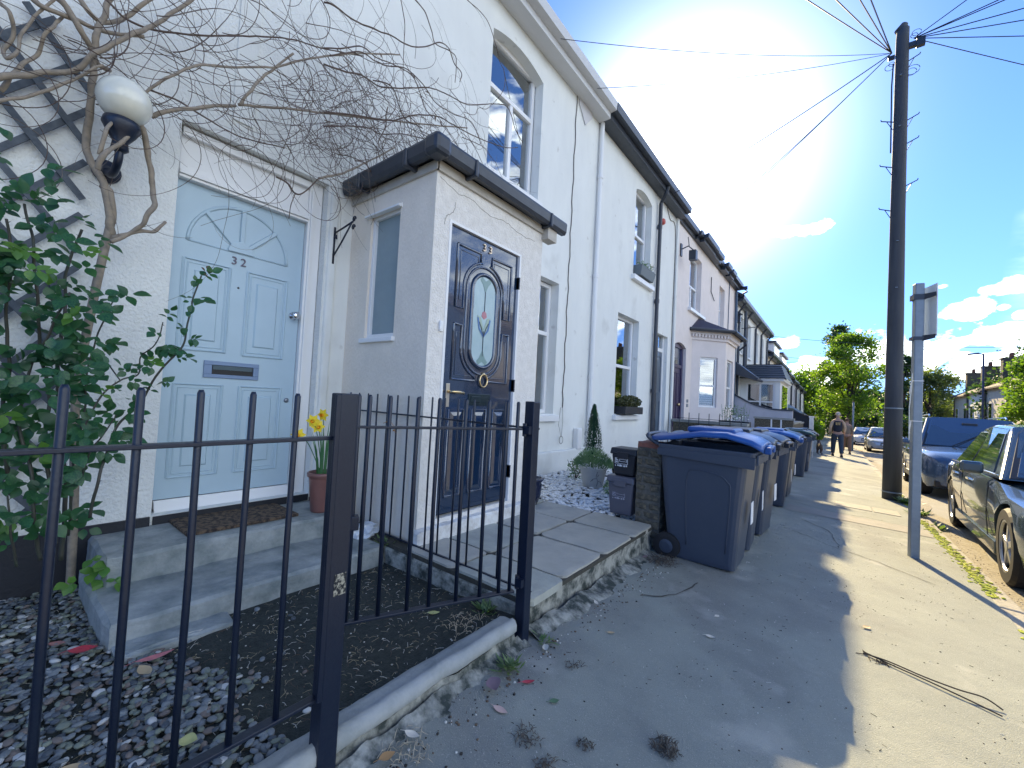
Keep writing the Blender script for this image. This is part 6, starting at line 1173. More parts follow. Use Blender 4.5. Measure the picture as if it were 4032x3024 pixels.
        for yy in (wa, wc):
            wx = sg * (hw - .11) - (0 if sg > 0 else .0); x0 = (hw - .235) if sg > 0 else -(hw - .015)
            prf = [(wr_ * .66, 0), (wr_ * .93, .0), (wr_, .03), (wr_, .19), (wr_ * .93, .22), (wr_ * .68, .22), (wr_ * .68, .16 if sg > 0 else .06)]
            tw = MB(); tw.lathe((x0, yy, wr_), prf if sg > 0 else [(r_, .22 - a) for r_, a in prf], 30, axis='x'); tyre = tw.build('wheel', tyre_m, t, local=True, smooth=False, bevel=0)
            fx_ = sg * (hw - .035); rm = MB()
            pts = [(fx_, yy + wr_ * .655 * math.cos(2 * math.pi * i / 36), wr_ + wr_ * .655 * math.sin(2 * math.pi * i / 36)) for i in range(37)]; rm.tube(pts, .018, 6, cap=False)
            for k in range(5):
                a = math.pi / 2 + k * 2 * math.pi / 5; e = Vector((0, math.cos(a), math.sin(a))); s_ = Vector((0, -math.sin(a), math.cos(a))); c = Vector((fx_ - sg * .02, yy, wr_)); i0, i1 = c + e * .04, c + e * wr_ * .65; o = Vector((sg * .028, 0, 0))
                rm.hexa([i0 - s_ * .035, i1 - s_ * .028, i1 + s_ * .028, i0 + s_ * .035, i0 - s_ * .030 + o, i1 - s_ * .018 + o * .7, i1 + s_ * .018 + o * .7, i0 + s_ * .030 + o])
            rm.lathe((fx_ - (.02 if sg > 0 else .012), yy, wr_), [(.05, 0), (.05, .03), (.02, .034)] if sg > 0 else [(.02, -.003), (.05, 0), (.05, .03)], 14, axis='x'); rm.build('rim', rim_m, tyre, local=True, bevel=.003)
            dk = MB(); dk.lathe((sg * (hw - .12) - .01, yy, wr_), [(wr_ * .64, 0), (wr_ * .64, .02)], 24, axis='x'); dk.build('brake_disc', blackp, tyre, local=True)
    g = MB(); g.box(-hw * .34, hw * .34, -.012, .10, hood * .50, hood * .76); g.build('grille', blackp, t, local=True, bevel=.02)
    g = MB(); g.box(-hw * .80, hw * .80, .03, .16, .24, .36); g.build('lower_grille', blackp, t, local=True, bevel=.02)
    if plate: g = MB(); g.box(-.26, .26, -.025, -.013, .42, .53); g.build('number_plate', prt, t, local=True, bevel=.003)
    for sx in (-.35, .28): g = MB(); p0 = Vector((sx, c0 - .02, zb + .04)); g.tube([p0, lerp3(p0, (sx + .42, c0 + .34, zb + (zr - zb) * .42), 1)], .010, 4); g.build('wiper', blackp, t, local=True)
    t.location = loc; t.rotation_euler = (math.atan(-.026), 0, rz)
    return t
def gr_at(y): return GR(0, y)
y1 = 5.42 - .88
car('parked_car', 'nearest parked car, dark blue grey saloon with five spoke wheels', paint('dark_green_grey_paint', (.045, .07, .085)), 4.80, 1.86, 1.40, 2.95, .88, .325, (1.10 + .93, y1, gr_at(y1)), -.045)
y2 = 11.35
car('parked_car', 'dark blue parked sports utility car with roof rails behind the saloon', paint('dark_blue_paint', (.05, .09, .16)), 4.6, 1.88, 1.66, 2.68, .90, .36, (1.33 + .94, y2, gr_at(y2)), -.02, suv=True)
def gen_car(y, lab, c, x=2.25, suv=False, rz=0): return car('parked_car', lab, paint(lab.split()[0] + '_paint', c), 4.3, 1.78, 1.46 if not suv else 1.62, 2.6, .82, .31, (x, y, gr_at(y)), rz, suv=suv)
gen_car(32.0, 'silver parked car with a pale number plate beyond the street tree', (.42, .43, .44), 2.35)
gen_car(44.0, 'white parked car seen beyond the silver one', (.7, .7, .7), 1.95)
gen_car(56.0, 'grey parked car at the far end of the street', (.2, .22, .24), 2.3)
gen_car(24.5, 'black parked car on the far side of the road', (.02, .02, .025), 6.3)
gen_car(36.5, 'pale parked car across the road behind the sign post', (.5, .5, .5), 6.3)
gen_car(44, 'maroon parked car across the road further on', (.12, .02, .02), 6.3)

# ------------------------------------------------------------------ people and dog
def skinned(name, joints, edges, m, parent=None, sub=2, root=0):
    me = bpy.data.meshes.new(name); me.from_pydata([j[:3] for j in joints], edges, []); o = bpy.data.objects.new('tmp_skin', me); C.objects.link(o)
    sk = o.modifiers.new('skin', 'SKIN'); 
    for i, j in enumerate(joints):
        v = me.skin_vertices[0].data[i]; v.radius = (j[3], j[4] if len(j) > 4 else j[3]); v.use_root = (i == root)
    s = o.modifiers.new('sub', 'SUBSURF'); s.levels = sub; s.render_levels = sub
    dg = bpy.context.evaluated_depsgraph_get(); m2 = bpy.data.meshes.new_from_object(o.evaluated_get(dg)); m2.name = name; bpy.data.objects.remove(o)
    m2.materials.clear(); m2.materials.append(m); m2.polygons.foreach_set('use_smooth', [True] * len(m2.polygons))
    o = bpy.data.objects.new(name, m2); C.objects.link(o); o.parent = parent; return o
def person(label, loc, rz, topm, sleevem, trm, hairm, stride=.26, gilet=True, scale=1):
    t = thing('person', label, 'person', (0, 0, 0)); skin_m = mat('skin', (.42, .26, .19), .6)
    s = stride
    J = [(0, 0, .95, .11, .09), (0, 0, 1.12, .10, .08), (0, -.01, 1.32, .11, .08), (0, -.01, 1.45, .07, .06), (0, 0, 1.53, .052), (0, .015, 1.62, .072, .085), (0, .01, 1.70, .068, .082),
         (-.15, -.01, 1.41, .055), (-.23, -.05, 1.17, .042), (-.235, .05, .93, .034), (-.235, .09, .84, .036, .02), (.15, -.01, 1.41, .055), (.23, .03, 1.17, .042), (.225, .13, .96, .034), (.22, .18, .88, .036, .02),
         (-.10, 0, .88, .10), (-.115, s * .55, .50, .068), (-.12, s * .75, .10, .045), (-.12, s * .75 + .11, .045, .04, .03), (.10, 0, .88, .10), (.11, -s * .25, .50, .068), (.115, -s, .12, .045), (.115, -s + .12, .05, .04, .03)]
    E_ = [(0, 1), (1, 2), (2, 3), (3, 4), (4, 5), (5, 6), (3, 7), (7, 8), (8, 9), (9, 10), (3, 11), (11, 12), (12, 13), (13, 14), (0, 15), (15, 16), (16, 17), (17, 18), (0, 19), (19, 20), (20, 21), (21, 22)]
    b = skinned('body', J, E_, skin_m, t)
    trj = [(0, 0, .97, .158, .125), (-.10, 0, .86, .112), (-.115, s * .55, .50, .088), (-.12, s * .75, .10, .066), (.10, 0, .86, .112), (.11, -s * .25, .50, .088), (.115, -s, .12, .066)]
    skinned('trousers', trj, [(0, 1), (1, 2), (2, 3), (0, 4), (4, 5), (5, 6)], trm, t)
    tj = [(0, 0, .93, .168, .135), (0, -.005, 1.12, .165, .13), (0, -.01, 1.33, .175, .13), (0, -.01, 1.44, .13, .085)]
    skinned('gilet' if gilet else 'top', tj, [(0, 1), (1, 2), (2, 3)], topm, t)
    for sg, a in ((-1, [(-.15, -.01, 1.41), (-.23, -.05, 1.17), (-.235, .03, .96)]), (1, [(.15, -.01, 1.41), (.23, .03, 1.17), (.225, .11, .99)])): skinned('sleeve', [(*a[0], .066), (*a[1], .054), (*a[2], .044)], [(0, 1), (1, 2)], sleevem, t)
    for sg, yy in ((-1, s * .75), (1, -s)):
        mb = MB(); mb.hexa([(sg * .12 - .045, yy - .06, .0), (sg * .12 + .045, yy - .06, 0), (sg * .12 + .05, yy + .20, 0), (sg * .12 - .05, yy + .20, 0), (sg * .12 - .04, yy - .05, .10), (sg * .12 + .04, yy - .05, .10), (sg * .12 + .04, yy + .18, .05), (sg * .12 - .04, yy + .18, .05)]); mb.build('shoe', blackp, t, local=True, bevel=.02, seg=3)
    mb = MB(); mb.blob((0, -.012, 1.685), .092, 3, (.86, 1.0, .98), .02); mb.build('hair', hairm, t, local=True, smooth=True)
    for sg in (-1, 1): mb = MB(); mb.blob((sg * .078, .012, 1.645), .022, 2, (.4, .8, 1.2), 0); mb.build('ear', skin_m, t, local=True, smooth=True)
    mb = MB(); mb.blob((0, .105, 1.64), .016, 2, (.8, 1.1, 1.3), 0); mb.build('nose', skin_m, t, local=True, smooth=True)
    for sg in (-1, 1): mb = MB(); mb.blob((sg * .03, .088, 1.665), .011, 2, (1, .6, .7), 0); mb.build('eye', blackp, t, local=True, smooth=True)
    mb = MB(); mb.box(-.024, .024, .085, .094, 1.598, 1.606); mb.build('mouth', mat('lip', (.3, .12, .1), .6), t, local=True)
    t.location = loc; t.rotation_euler = (0, 0, rz); t.scale = (scale,) * 3; return t
beige = mat('beige_jersey', (.50, .38, .27), .85); navy_f = mat('dark_navy_fabric', (.012, .018, .035), .8); jeans = mat('dark_jeans', (.025, .045, .075), .85, (.04, .065, .10), 8, .5); grey_h = mat('short_grey_hair', (.48, .43, .38), .8)
man = person('person in dark gilet and beige sleeves walking away along the pavement with a dog', (.06, 21.0, G(.06, 21)), .08, navy_f, beige, jeans, grey_h)
mb = MB()
for i in range(3): mb.box(-.075 + i * .055, -.045 + i * .055, -.152, -.14, 1.25, 1.33); 
mb.box(-.085, .08, -.152, -.14, 1.335, 1.355); mb.build('back_print', mat('gold_print', (.45, .33, .15), .6), man, local=True)
person('smaller person in light brown coat walking ahead of the dog walker', (.40, 24.6, G(.40, 24.6)), .1, mat('light_brown_coat', (.22, .18, .14), .85), MATS['light_brown_coat'], mat('brown_leggings', (.20, .12, .08), .8), mat('brown_hair', (.12, .07, .045), .7), .2, False, .92)
dog = thing('dog', 'small dark dog with tan legs trotting on a lead beside the walking person', 'dog', (0, 0, 0))
DJ = [(0, 0, .34, .095, .10), (0, .17, .35, .10, .105), (0, .32, .37, .085, .10), (0, .42, .46, .05), (0, .50, .53, .055), (0, .59, .51, .03), (0, -.16, .35, .085, .09), (0, -.25, .40, .02), (0, -.33, .52, .012),
      (-.06, .30, .26, .035), (-.06, .29, .14, .022), (-.06, .31, .02, .02), (.06, .30, .26, .035), (.06, .34, .14, .022), (.06, .36, .02, .02), (-.06, -.17, .24, .045), (-.06, -.12, .17, .028), (-.06, -.22, .10, .018), (-.06, -.19, .02, .018), (.06, -.17, .24, .045), (.06, -.16, .17, .028), (.06, -.26, .10, .018), (.06, -.23, .02, .018)]
skinned('body', DJ, [(0, 1), (1, 2), (2, 3), (3, 4), (4, 5), (0, 6), (6, 7), (7, 8), (2, 9), (9, 10), (10, 11), (2, 12), (12, 13), (13, 14), (6, 15), (15, 16), (16, 17), (17, 18), (6, 19), (19, 20), (20, 21), (21, 22)], mat('dark_dog_fur', (.06, .05, .045), .9, (.14, .09, .06), 9, .55), dog)
for sg in (-1, 1): mb = MB(); mb.prism([(sg * .02, .49, .57), (sg * .055, .49, .56), (sg * .045, .485, .63)], (0, .012, 0)); mb.build('ear', MATS['dark_dog_fur'], dog, local=True)
dog.location = (-.50, 20.95, G(-.5, 20.95)); dog.rotation_euler = (0, 0, .1)
mb = MB(); mb.tube(spline([(-.20, 21.06, G(0, 21) + .86), (-.36, 21.15, G(0, 21) + .70), (-.5, 21.35, G(0, 21) + .50)], 5), .006, 4); tag(mb.build('dog_lead', mat('pale_lead', (.5, .42, .3), .7)), 'thin pale dog lead between the walking person and the dog', 'dog lead')

# ------------------------------------------------------------------ trees, hedges, far side
def tree(name, label, x, y, h, rad, nleaf, lm, ls=.22, trunk=.16, crown0=.28, lean=0, group=None, clumps=46, sparse=False, shape=None):
    gz_ = GR(0, y) + .05 if x > 1 else G(x, y); t = thing(name, label, 'tree', (x, y, gz_), group=group); rnd = random.Random(int(x * 31 + y * 17))
    mb = MB(); zc = gz_ + h * (crown0 + (1 - crown0) / 2)
    mb.tube([(x, y, gz_ - .2), (x + lean * .2, y, gz_ + h * crown0 * .7), (x + lean * .5, y, gz_ + h * .5), (x + lean, y, gz_ + h * .92)], [trunk * 1.25, trunk, trunk * .7, trunk * .15], 9)
    cs = []
    for k in range(clumps):
        u = rnd.uniform(-1, 1); th = rnd.uniform(0, 6.28); q = rnd.random() ** .5
        wz = math.sqrt(max(0, 1 - u * u)) if not shape else shape(u); cc = Vector((x + lean * .6 + rad * q * wz * math.cos(th), y + rad * q * wz * math.sin(th), zc + u * h * (1 - crown0) * .5)); cs.append(cc)
        if k % 3 == 0:
            b0 = Vector((x + lean * .3, y, gz_ + h * rnd.uniform(crown0 * .9, .62))); mb.tube([b0, b0.lerp(cc, .5) + Vector((0, 0, h * .03)), cc], [trunk * .35, trunk * .2, trunk * .05], 5)
    mb.build('trunk', bark_t, t, smooth=True)
    mb = MB(); per = nleaf // clumps
    for cc in cs:
        cr_ = rad * rnd.uniform(.20, .36)
        for _ in range(per):
            d = Vector((rnd.gauss(0, 1), rnd.gauss(0, 1), rnd.gauss(0, .8))) * cr_ * .55; p = cc + d; a = Vector((rnd.gauss(0, 1), rnd.gauss(0, 1), rnd.gauss(0, .6))).normalized(); b = a.cross(Vector((rnd.gauss(0, 1), rnd.gauss(0, 1), rnd.gauss(0, 1)))).normalized(); s = ls * rnd.uniform(.6, 1.4)
            mb.add([p - a * s * .5, p + b * s * .32, p + a * s * .5, p - b * s * .32], [(0, 1, 2, 3)])
    mb.build('crown', lm, t, fix=False); return t
tree('street_tree', 'bright leafed street tree growing from the pavement beyond the walkers', .62, 33.5, 6.9, 1.75, 13000, tree_l, .15, .13, .30, clumps=70)
tree('conical_tree', 'dark narrow tree rising behind the bright street tree', -.1, 52, 11.0, 1.7, 8000, tree_d, .26, .2, .2, clumps=50, shape=lambda u: .85 - .55 * u if u > -.6 else 1)
tree('rounded_tree', 'yellow green tree left of the street tree at the end of the row', -3.6, 63, 8.0, 3.0, 8000, tree_l, .34, .2, .12, clumps=50)
tree('rounded_tree', 'dark rounded tree in the gap between pole and sign post', 6.3, 68, 10.6, 1.5, 5000, tree_d, .34, .25, .15, clumps=45)
tree('olive_tree', 'olive green spreading tree behind the chimneys', 8.8, 70, 8.6, 2.9, 9000, tree_g, .30, .2, .18, clumps=50)
tree('rounded_tree', 'bright tree at the right edge of the picture in front of the far houses', 9.3, 37, 6.1, 1.7, 12000, tree_l, .16, .14, .22, clumps=60)
tree('rounded_tree', 'bluish dark tree behind the bright tree at the right edge', 13.5, 55, 9.6, 3.4, 9000, tree_d, .30, .25, .15, clumps=45)
for k, (x, y, h, r_, m, lab) in enumerate(((3.5, 84, 6.6, 5.5, tree_d, 'dark tree closing the far end of the road'), (-6, 88, 8, 6, tree_g, 'pale green tree at the far left end of the street'), (12, 92, 6.6, 6, tree_d, 'dark spreading tree beyond the right bend'), (22, 88, 7.5, 6.5, tree_g, 'broad green tree beyond the far houses'), (-14, 84, 9, 6, tree_d, 'dark tree rising behind the last house of the row'), (32, 80, 8, 6, tree_d, 'dark broad tree far behind the right hand roofs'))):
    tree('distant_tree', lab, x, y, h, r_, 5200, m, .62, .3, .05, clumps=34)
def hedge(label, x0, x1, y0, y1, h, m, n):
    z = GR(0, y0); t = thing('hedge', label, 'hedge', ((x0 + x1) / 2, (y0 + y1) / 2, z)); mb = MB()
    for _ in range(n):
        x = random.uniform(x0, x1); y = random.uniform(y0, y1); zz = z + h * random.random() ** .6 * (1 + .2 * noise.noise(Vector((x * .5, y * .5, 0)))); a = Vector((random.gauss(0, 1), random.gauss(0, 1), random.gauss(0, .6))).normalized(); b = a.cross(Vector((random.gauss(0, 1), random.gauss(0, 1), random.gauss(0, 1)))).normalized(); s = random.uniform(.15, .4); p = Vector((x, y, zz)); mb.add([p - a * s * .5, p + b * s * .35, p + a * s * .5, p - b * s * .35], [(0, 1, 2, 3)])
    mb.build('foliage', m, t, fix=False)
    mb = MB()
    for k in range(6): xx = x0 + (x1 - x0) * (k + .5) / 6; mb.tube([(xx, (y0 + y1) / 2, z - .1), (xx, (y0 + y1) / 2, z + h * .7)], .06, 5)
    mb.build('stem', bark_t, t)
hedge('long dark hedge across the end of the street', -2, 12, 70, 72.5, 3.6, tree_d, 9000)
hedge('dark ivy covered hedge behind the parked silver car', 3.6, 5.2, 46, 60, 2.6, tree_d, 5000)
hedge('green hedge beyond the last front garden', -2.6, -.9, 44, 54, 1.5, tree_l, 3500)
hedge('small green hedge in a front garden across the road', 9.7, 10.2, 30, 36, 1.2, tree_l, 1500)
# thin bollard-like post by the street tree
tbp = thing('thin_post', 'thin pale steel post standing by the street tree', 'post', (.72, 29, G(.7, 29))); mb = MB(); mb.tube([(.72, 29, G(.7, 29) - .1), (.72, 29, G(.7, 29) + 2.6)], .045, 8); mb.build('post_shaft', galv, tbp, smooth=True); mb = MB(); mb.lathe((.72, 29, G(.7, 29) + 2.6), [(.05, 0), (.05, .05), (.0, .06)], 8); mb.build('cap', blackp, tbp)
# houses across the road
cream_w = mat('cream_render', (.62, .57, .46), .85, (.54, .50, .41), 1.5, .5); brown_t = mat('brown_roof_tile', (.13, .10, .08), .8, (.09, .07, .06), 4, .5)
def gable_house(label, x0, x1, y0, y1, ez, rz_, wm, chim=True, group='small houses across the road', dx_=0):
    z0 = GR(0, (y0 + y1) / 2) - .2; t = thing('gabled_house', label, 'house', ((x0 + x1) / 2, (y0 + y1) / 2, z0), group=group); mb = MB(); mb.box(x0, x1, y0, y1, z0, ez); ym = (y0 + y1) / 2
    mb.prism([(x0, y0, ez), (x0, y1, ez), (x0, ym, rz_)], (x1 - x0, 0, 0)); mb.build('wall', wm, t)
    for s in (0, 1):
        ya, yb = (y0 - .3, ym) if s == 0 else (y1 + .3, ym); ze = ez - .15; r = MB(); r.hexa([(x0 - .35, ya, ze), (x1 + .2, ya, ze), (x1 + .2, yb, rz_ + .05), (x0 - .35, yb, rz_ + .05), (x0 - .35, ya, ze + .14), (x1 + .2, ya, ze + .14), (x1 + .2, yb, rz_ + .19), (x0 - .35, yb, rz_ + .19)]); r.build('roof', brown_t, t)
    if chim: chimney(t, x0 + 1.5, ym, rz_ - .5, 1.5, .7, .9, 2)
    for (a, b, c, e) in ((y0 + .5, y0 + 1.6, z0 + 1.0, z0 + 2.2), (y1 - 1.6, y1 - .6, z0 + .1, z0 + 2.2)):
        w = MB(); w.box(x0 - .05, x0 + .02, a, b, c, e); f = w.build('window', white_p, t); g = MB(); g.box(x0 - .06, x0 - .052, a + .08, b - .08, c + .08, e - .08); g.build('pane', dark_in, f)
    for xx in (x0 + .9, x0 + 3.2, x0 + 5.0):
        w = MB(); w.box(xx, xx + .9, y0 - .04, y0 + .02, z0 + 1.0, z0 + 2.3); f = w.build('window', white_p, t); g = MB(); g.box(xx + .08, xx + .82, y0 - .048, y0 - .041, z0 + 1.08, z0 + 2.22); g.build('pane', dark_in, f)
    mb = MB(); mb.box(x0 - .3, x0 - .2, y0 - .1, y0, z0, ez - .1); mb.build('downpipe', gutter_m, t)
    return t
def row_house(label, y0, y1, ez, wm, bay=True):
    x0, x1 = 10.4, 17.0; z0 = GR(0, y0) - .5; rz_ = ez + 1.9; xm = (x0 + x1) / 2; t = thing('row_house', label, 'house', (xm, (y0 + y1) / 2, z0), group='low terrace across the road')
    mb = MB(); mb.box(x0, x1, y0, y1, z0, ez); mb.prism([(x0, y0, ez), (x1, y0, ez), (xm, y0, rz_)], (0, y1 - y0, 0)); mb.build('wall', wm, t)
    for s in (-1, 1):
        xe = xm + s * (xm - x0 + .4); r = MB(); r.hexa([(xe, y0 - .25, ez - .18), (xe, y1, ez - .18), (xm, y1, rz_ + .02), (xm, y0 - .25, rz_ + .02), (xe, y0 - .25, ez - .06), (xe, y1, ez - .06), (xm, y1, rz_ + .15), (xm, y0 - .25, rz_ + .15)]); r.build('roof', brown_t, t)
    chimney(t, x0 + 1.3, y1 - .6, rz_ - 1.7, 2.3, 1.1, .8, 3)
    w_ = y1 - y0
    for (a, b, c, e) in ((.6, 1.7, 3.3, 4.7), (w_ - 2.0, w_ - .9, 3.3, 4.7), (.5, 2.2, 1.2, 2.7), (w_ - 1.7, w_ - .8, .55, 2.7)):
        w = MB(); w.box(x0 - .05, x0 + .02, y0 + a, y0 + b, z0 + c, z0 + e); f = w.build('window' if c > .6 else 'door', white_p, t); g = MB(); g.box(x0 - .06, x0 - .052, y0 + a + .08, y0 + b - .08, z0 + c + .08, z0 + e - .08); g.build('pane', glass if c > .6 else dark_in, f)
    for (a, b, c, e) in ((1.2, 2.2, 3.3, 4.7), (4.0, 5.0, 1.2, 2.6)):
        w = MB(); w.box(x0 + a, x0 + b, y0 - .05, y0 + .01, z0 + c, z0 + e); f = w.build('window', white_p, t); g = MB(); g.box(x0 + a + .08, x0 + b - .08, y0 - .06, y0 - .052, z0 + c + .08, z0 + e - .08); g.build('pane', glass, f)
    mb = MB(); mb.hexa([(x0 - .9, y0 + .4, z0 + 2.75), (x0, y0 + .4, z0 + 2.75), (x0, y1 - .5, z0 + 2.75), (x0 - .9, y1 - .5, z0 + 2.75), (x0 - .85, y0 + .4, z0 + 2.85), (x0, y0 + .4, z0 + 3.15), (x0, y1 - .5, z0 + 3.15), (x0 - .85, y1 - .5, z0 + 2.85)]); mb.build('porch_roof', brown_t, t)
    for yy in (y0 + .15, y1 - .2): mb = MB(); mb.tube([(x0 - .08, yy, ez - .2), (x0 - .08, yy, z0)], .05, 6); mb.build('downpipe', gutter_m, t)
    return t
labs = ['cream house across the road, first of the low terrace, half behind the bright tree', 'white house across the road, second of the low terrace', 'cream house across the road, third of the low terrace', 'white house across the road, fourth of the low terrace, near the lamp', 'farthest cream house of the low terrace across the road']
for k, lab in enumerate(labs):
    a = 36.0 + k * 6.2; row_house(lab, a, a + 6.19, GR(0, a) + 5.5, cream_w if k % 2 == 0 else white_s)
for k in (2, 3):
    a = -4.0 + k * 9.4; row_house(('', '', 'pale house across the road opposite the bins', 'pale house across the road opposite the pole')[k], a, a + 9.39, GR(0, a) + 5.5, cream_w if k % 2 else white_s)
# street lamp across the road
lx_, ly_ = 7.85, 42.0; lz = GR(0, ly_) + .1; lam = thing('street_lamp', 'dark blue street lamp with a flat lantern across the road', 'street lamp', (lx_, ly_, lz))
mb = MB(); mb.tube([(lx_, ly_, lz), (lx_, ly_, lz + 1.2), (lx_, ly_, lz + 6.9)], [.09, .065, .05], 10); mb.tube([(lx_, ly_, lz + 6.85), (lx_ - .25, ly_, lz + 6.92)], .04, 8); mb.build('column', mat('dark_blue_steel', (.03, .05, .12), .4), lam); mb = MB(); mb.obox((lx_ - .48, ly_, lz + 6.90), (.55, .28, .10), Matrix.Rotation(-.12, 3, 'Y')); mb.build('lantern', MATS['dark_blue_steel'], lam, bevel=.03)
for k, (x, y, s) in enumerate(((9.9, 20.5, 1.0), (9.95, 23.0, 1))):
    mb = MB(); mb.box(x, x + .22, y, y + 2.1, GR(0, y), GR(0, y) + .95); tag(mb.build('boundary_wall', brick_y), ('low brick boundary wall across the road, nearer stretch', 'low brick boundary wall across the road, further stretch')[k], 'garden wall')

# ------------------------------------------------------------------ trellis, vine, rose and lamp on the wall of 32
tre = thing('trellis', 'weathered grey wooden lattice trellis behind the rose and vine', 'trellis', (-3.06, .0, .2))
k = 0
for i in range(-6, 7):
    for s in (1, -1):
        c = -.25 + i * .22; L2 = 1.15; a = Vector((0, c, .0)); zc_ = .45
        # clip slats to the rectangle y -0.75..0.30, z -0.75..1.75
        pts = []
        y0, y1, z0, z1 = -.75, .27, -.75, 1.75; m_ = s * 1.25
        for yy in (y0, y1):
            zz = zc_ + m_ * (yy - c)
            if z0 <= zz <= z1: pts.append((yy, zz))
        for zz in (z0, z1):
            yy = c + (zz - zc_) / m_
            if y0 < yy < y1: pts.append((yy, zz))
        if len(pts) < 2: continue
        p, q = Vector((0, *pts[0])), Vector((0, *pts[1]))
        if (q - p).length < .25: continue
        x_ = -3.078 if s > 0 else -3.064; d = (q - p).normalized(); n_ = Vector((0, -d.z, d.y)) * .014; mb = MB(); h = Vector((.011, 0, 0)); o = Vector((x_, 0, 0))
        mb.hexa([p - n_ + o, q - n_ + o, q + n_ + o, p + n_ + o, p - n_ + o + h, q - n_ + o + h, q + n_ + o + h, p + n_ + o + h]); mb.build('slat', wood_w, tre)
vine = thing('climbing_vine', 'bare woody vine with thin tangled twigs sprawling over the white wall above the porch', 'climbing plant', (-3.0, .4, -1.0))
allp = []
for (r, pts) in STEMS:
    r *= 1.3 if r > .0055 else 1.15
    P = spline([(p[0] + .03 * math.sin(i * 1.7), p[1], p[2]) for i, p in enumerate(pts)], 7); P = [p + noise.noise_vector(p * 14) * r * .8 for p in P]
    rs = [r * (1.05 - .35 * i / len(P)) * (1 + .18 * noise.noise(P[i] * 30)) for i in range(len(P))]
    mb = MB(); mb.tube(P, rs, 9 if r > .006 else 6); mb.build('stem', bark_l if r > .0058 else bark_d, vine, smooth=True); allp += [(p, r) for p in P]
mb = MB(); mb.tube(spline([(-3.0, .34, -1.1), (-2.95, .32, -.6), (-2.98, .30, -.1), (-2.96, .33, .4), (-2.98, .37, .80)], 6), .018, 9); mb.build('stem', bark_l, vine, smooth=True)
tw = MB(); rnd = random.Random(11)
def wander(p, d, n, step, curl, drop, x0=-2.99, x1=-2.55):
    P = [p]; w = rnd.uniform(-1, 1) * curl
    for i in range(n):
        w += rnd.uniform(-.5, .5) * curl * .40; w = max(-.32, min(.32, w * .97))
        c, s = math.cos(w), math.sin(w); d = Vector((d.x * .9 + rnd.uniform(-.12, .12), d.y * c - d.z * s, d.y * s + d.z * c - drop)).normalized(); q = P[-1] + d * step; q.x = min(max(q.x, x0), x1); P.append(q)
    return P
def add_twig(P, r, mi=0):
    tw.tube(P, [r * (1 - .6 * i / len(P)) for i in range(len(P))], 3, mi, cap=False)
# flowing runners from the left towards the tangle above the porch
for _ in range(85):
    y = rnd.uniform(-.1, 1.5); z = 1.35 + .62 * y + rnd.gauss(.12, .22) if y < 1.3 else rnd.uniform(1.9, 2.5)
    z = min(z, 2.9); P = wander(Vector((rnd.uniform(-2.98, -2.8), y, z)), Vector((.02, 1, rnd.uniform(-.1, .55))), rnd.randint(18, 46), .032, .20, .010); add_twig(P, rnd.uniform(.0018, .0038), rnd.choice((0, 0, 1)))
# the dense tangle
for _ in range(230):
    c = rnd.choice(((1.75, 2.15), (2.05, 2.05), (1.55, 2.05), (2.3, 1.95), (1.35, 1.75), (1.85, 1.85), (2.2, 2.35), (1.15, 1.75)))
    p = Vector((rnd.uniform(-2.98, -2.6), rnd.gauss(c[0], .22), rnd.gauss(c[1], .17))); a = rnd.gauss(-.35, .9) + (math.pi if rnd.random() < .25 else 0)
    P = wander(p, Vector((rnd.uniform(-.2, .2), math.cos(a), math.sin(a))), rnd.randint(14, 40), .026, .26, .010, x1=-2.45); add_twig(P, rnd.uniform(.0014, .0031), rnd.choice((0, 0, 0, 1)))
# long whips hanging to the right over the window and porch roof
for _ in range(26):
    p = Vector((rnd.uniform(-2.9, -2.6), rnd.uniform(1.9, 2.6), rnd.uniform(1.9, 2.6))); P = wander(p, Vector((0, 1, rnd.uniform(-.1, .2))), rnd.randint(26, 48), .034, .11, .024, x1=-2.5); add_twig(P, rnd.uniform(.0018, .003))
# curls hanging below over the door lintel and beside the lamp
for _ in range(46):
    p = Vector((rnd.uniform(-2.98, -2.85), rnd.uniform(.35, 1.5), 0)); p.z = 1.38 + .34 * (p.y - .3) + rnd.uniform(-.05, .2); P = wander(p, Vector((0, rnd.uniform(-.3, 1), -.8)), rnd.randint(8, 20), .022, .28, .0); add_twig(P, rnd.uniform(.0009, .0016))
for _ in range(90):
    p, r = rnd.choice(allp); P = wander(p.copy(), Vector((0, rnd.uniform(-1, 1), rnd.uniform(-1, 1))).normalized(), rnd.randint(4, 14), .022, .2, .0); add_twig(P, rnd.uniform(.001, .002), rnd.choice((0, 1)))
tw.build('twigs', [bark_d, mat('grey_twig_bark', (.17, .14, .12), .8)], vine, fix=False, kind='stuff')
for (y, z, s, a) in ((1.88, 2.60, .03, .5), (2.1, 2.66, .028, -1.2), (2.35, 2.45, .04, -1.5), (2.42, 2.44, .035, -1.2), (2.38, 2.32, .035, -1.4), (2.25, 2.62, .03, .3), (1.78, 2.62, .028, -.8)):
    mb = MB(); e = Vector((0, math.cos(a), math.sin(a))) * s; n_ = Vector((.3, -math.sin(a), math.cos(a))) * s * .22; c = Vector((-2.86, y, z)); mb.add([c - e, c + n_, c + e, c - n_], [(0, 1, 2, 3)]); mb.build('dead_leaf', mat('dead_leaf', (.12, .075, .05), .8), vine, fix=False)
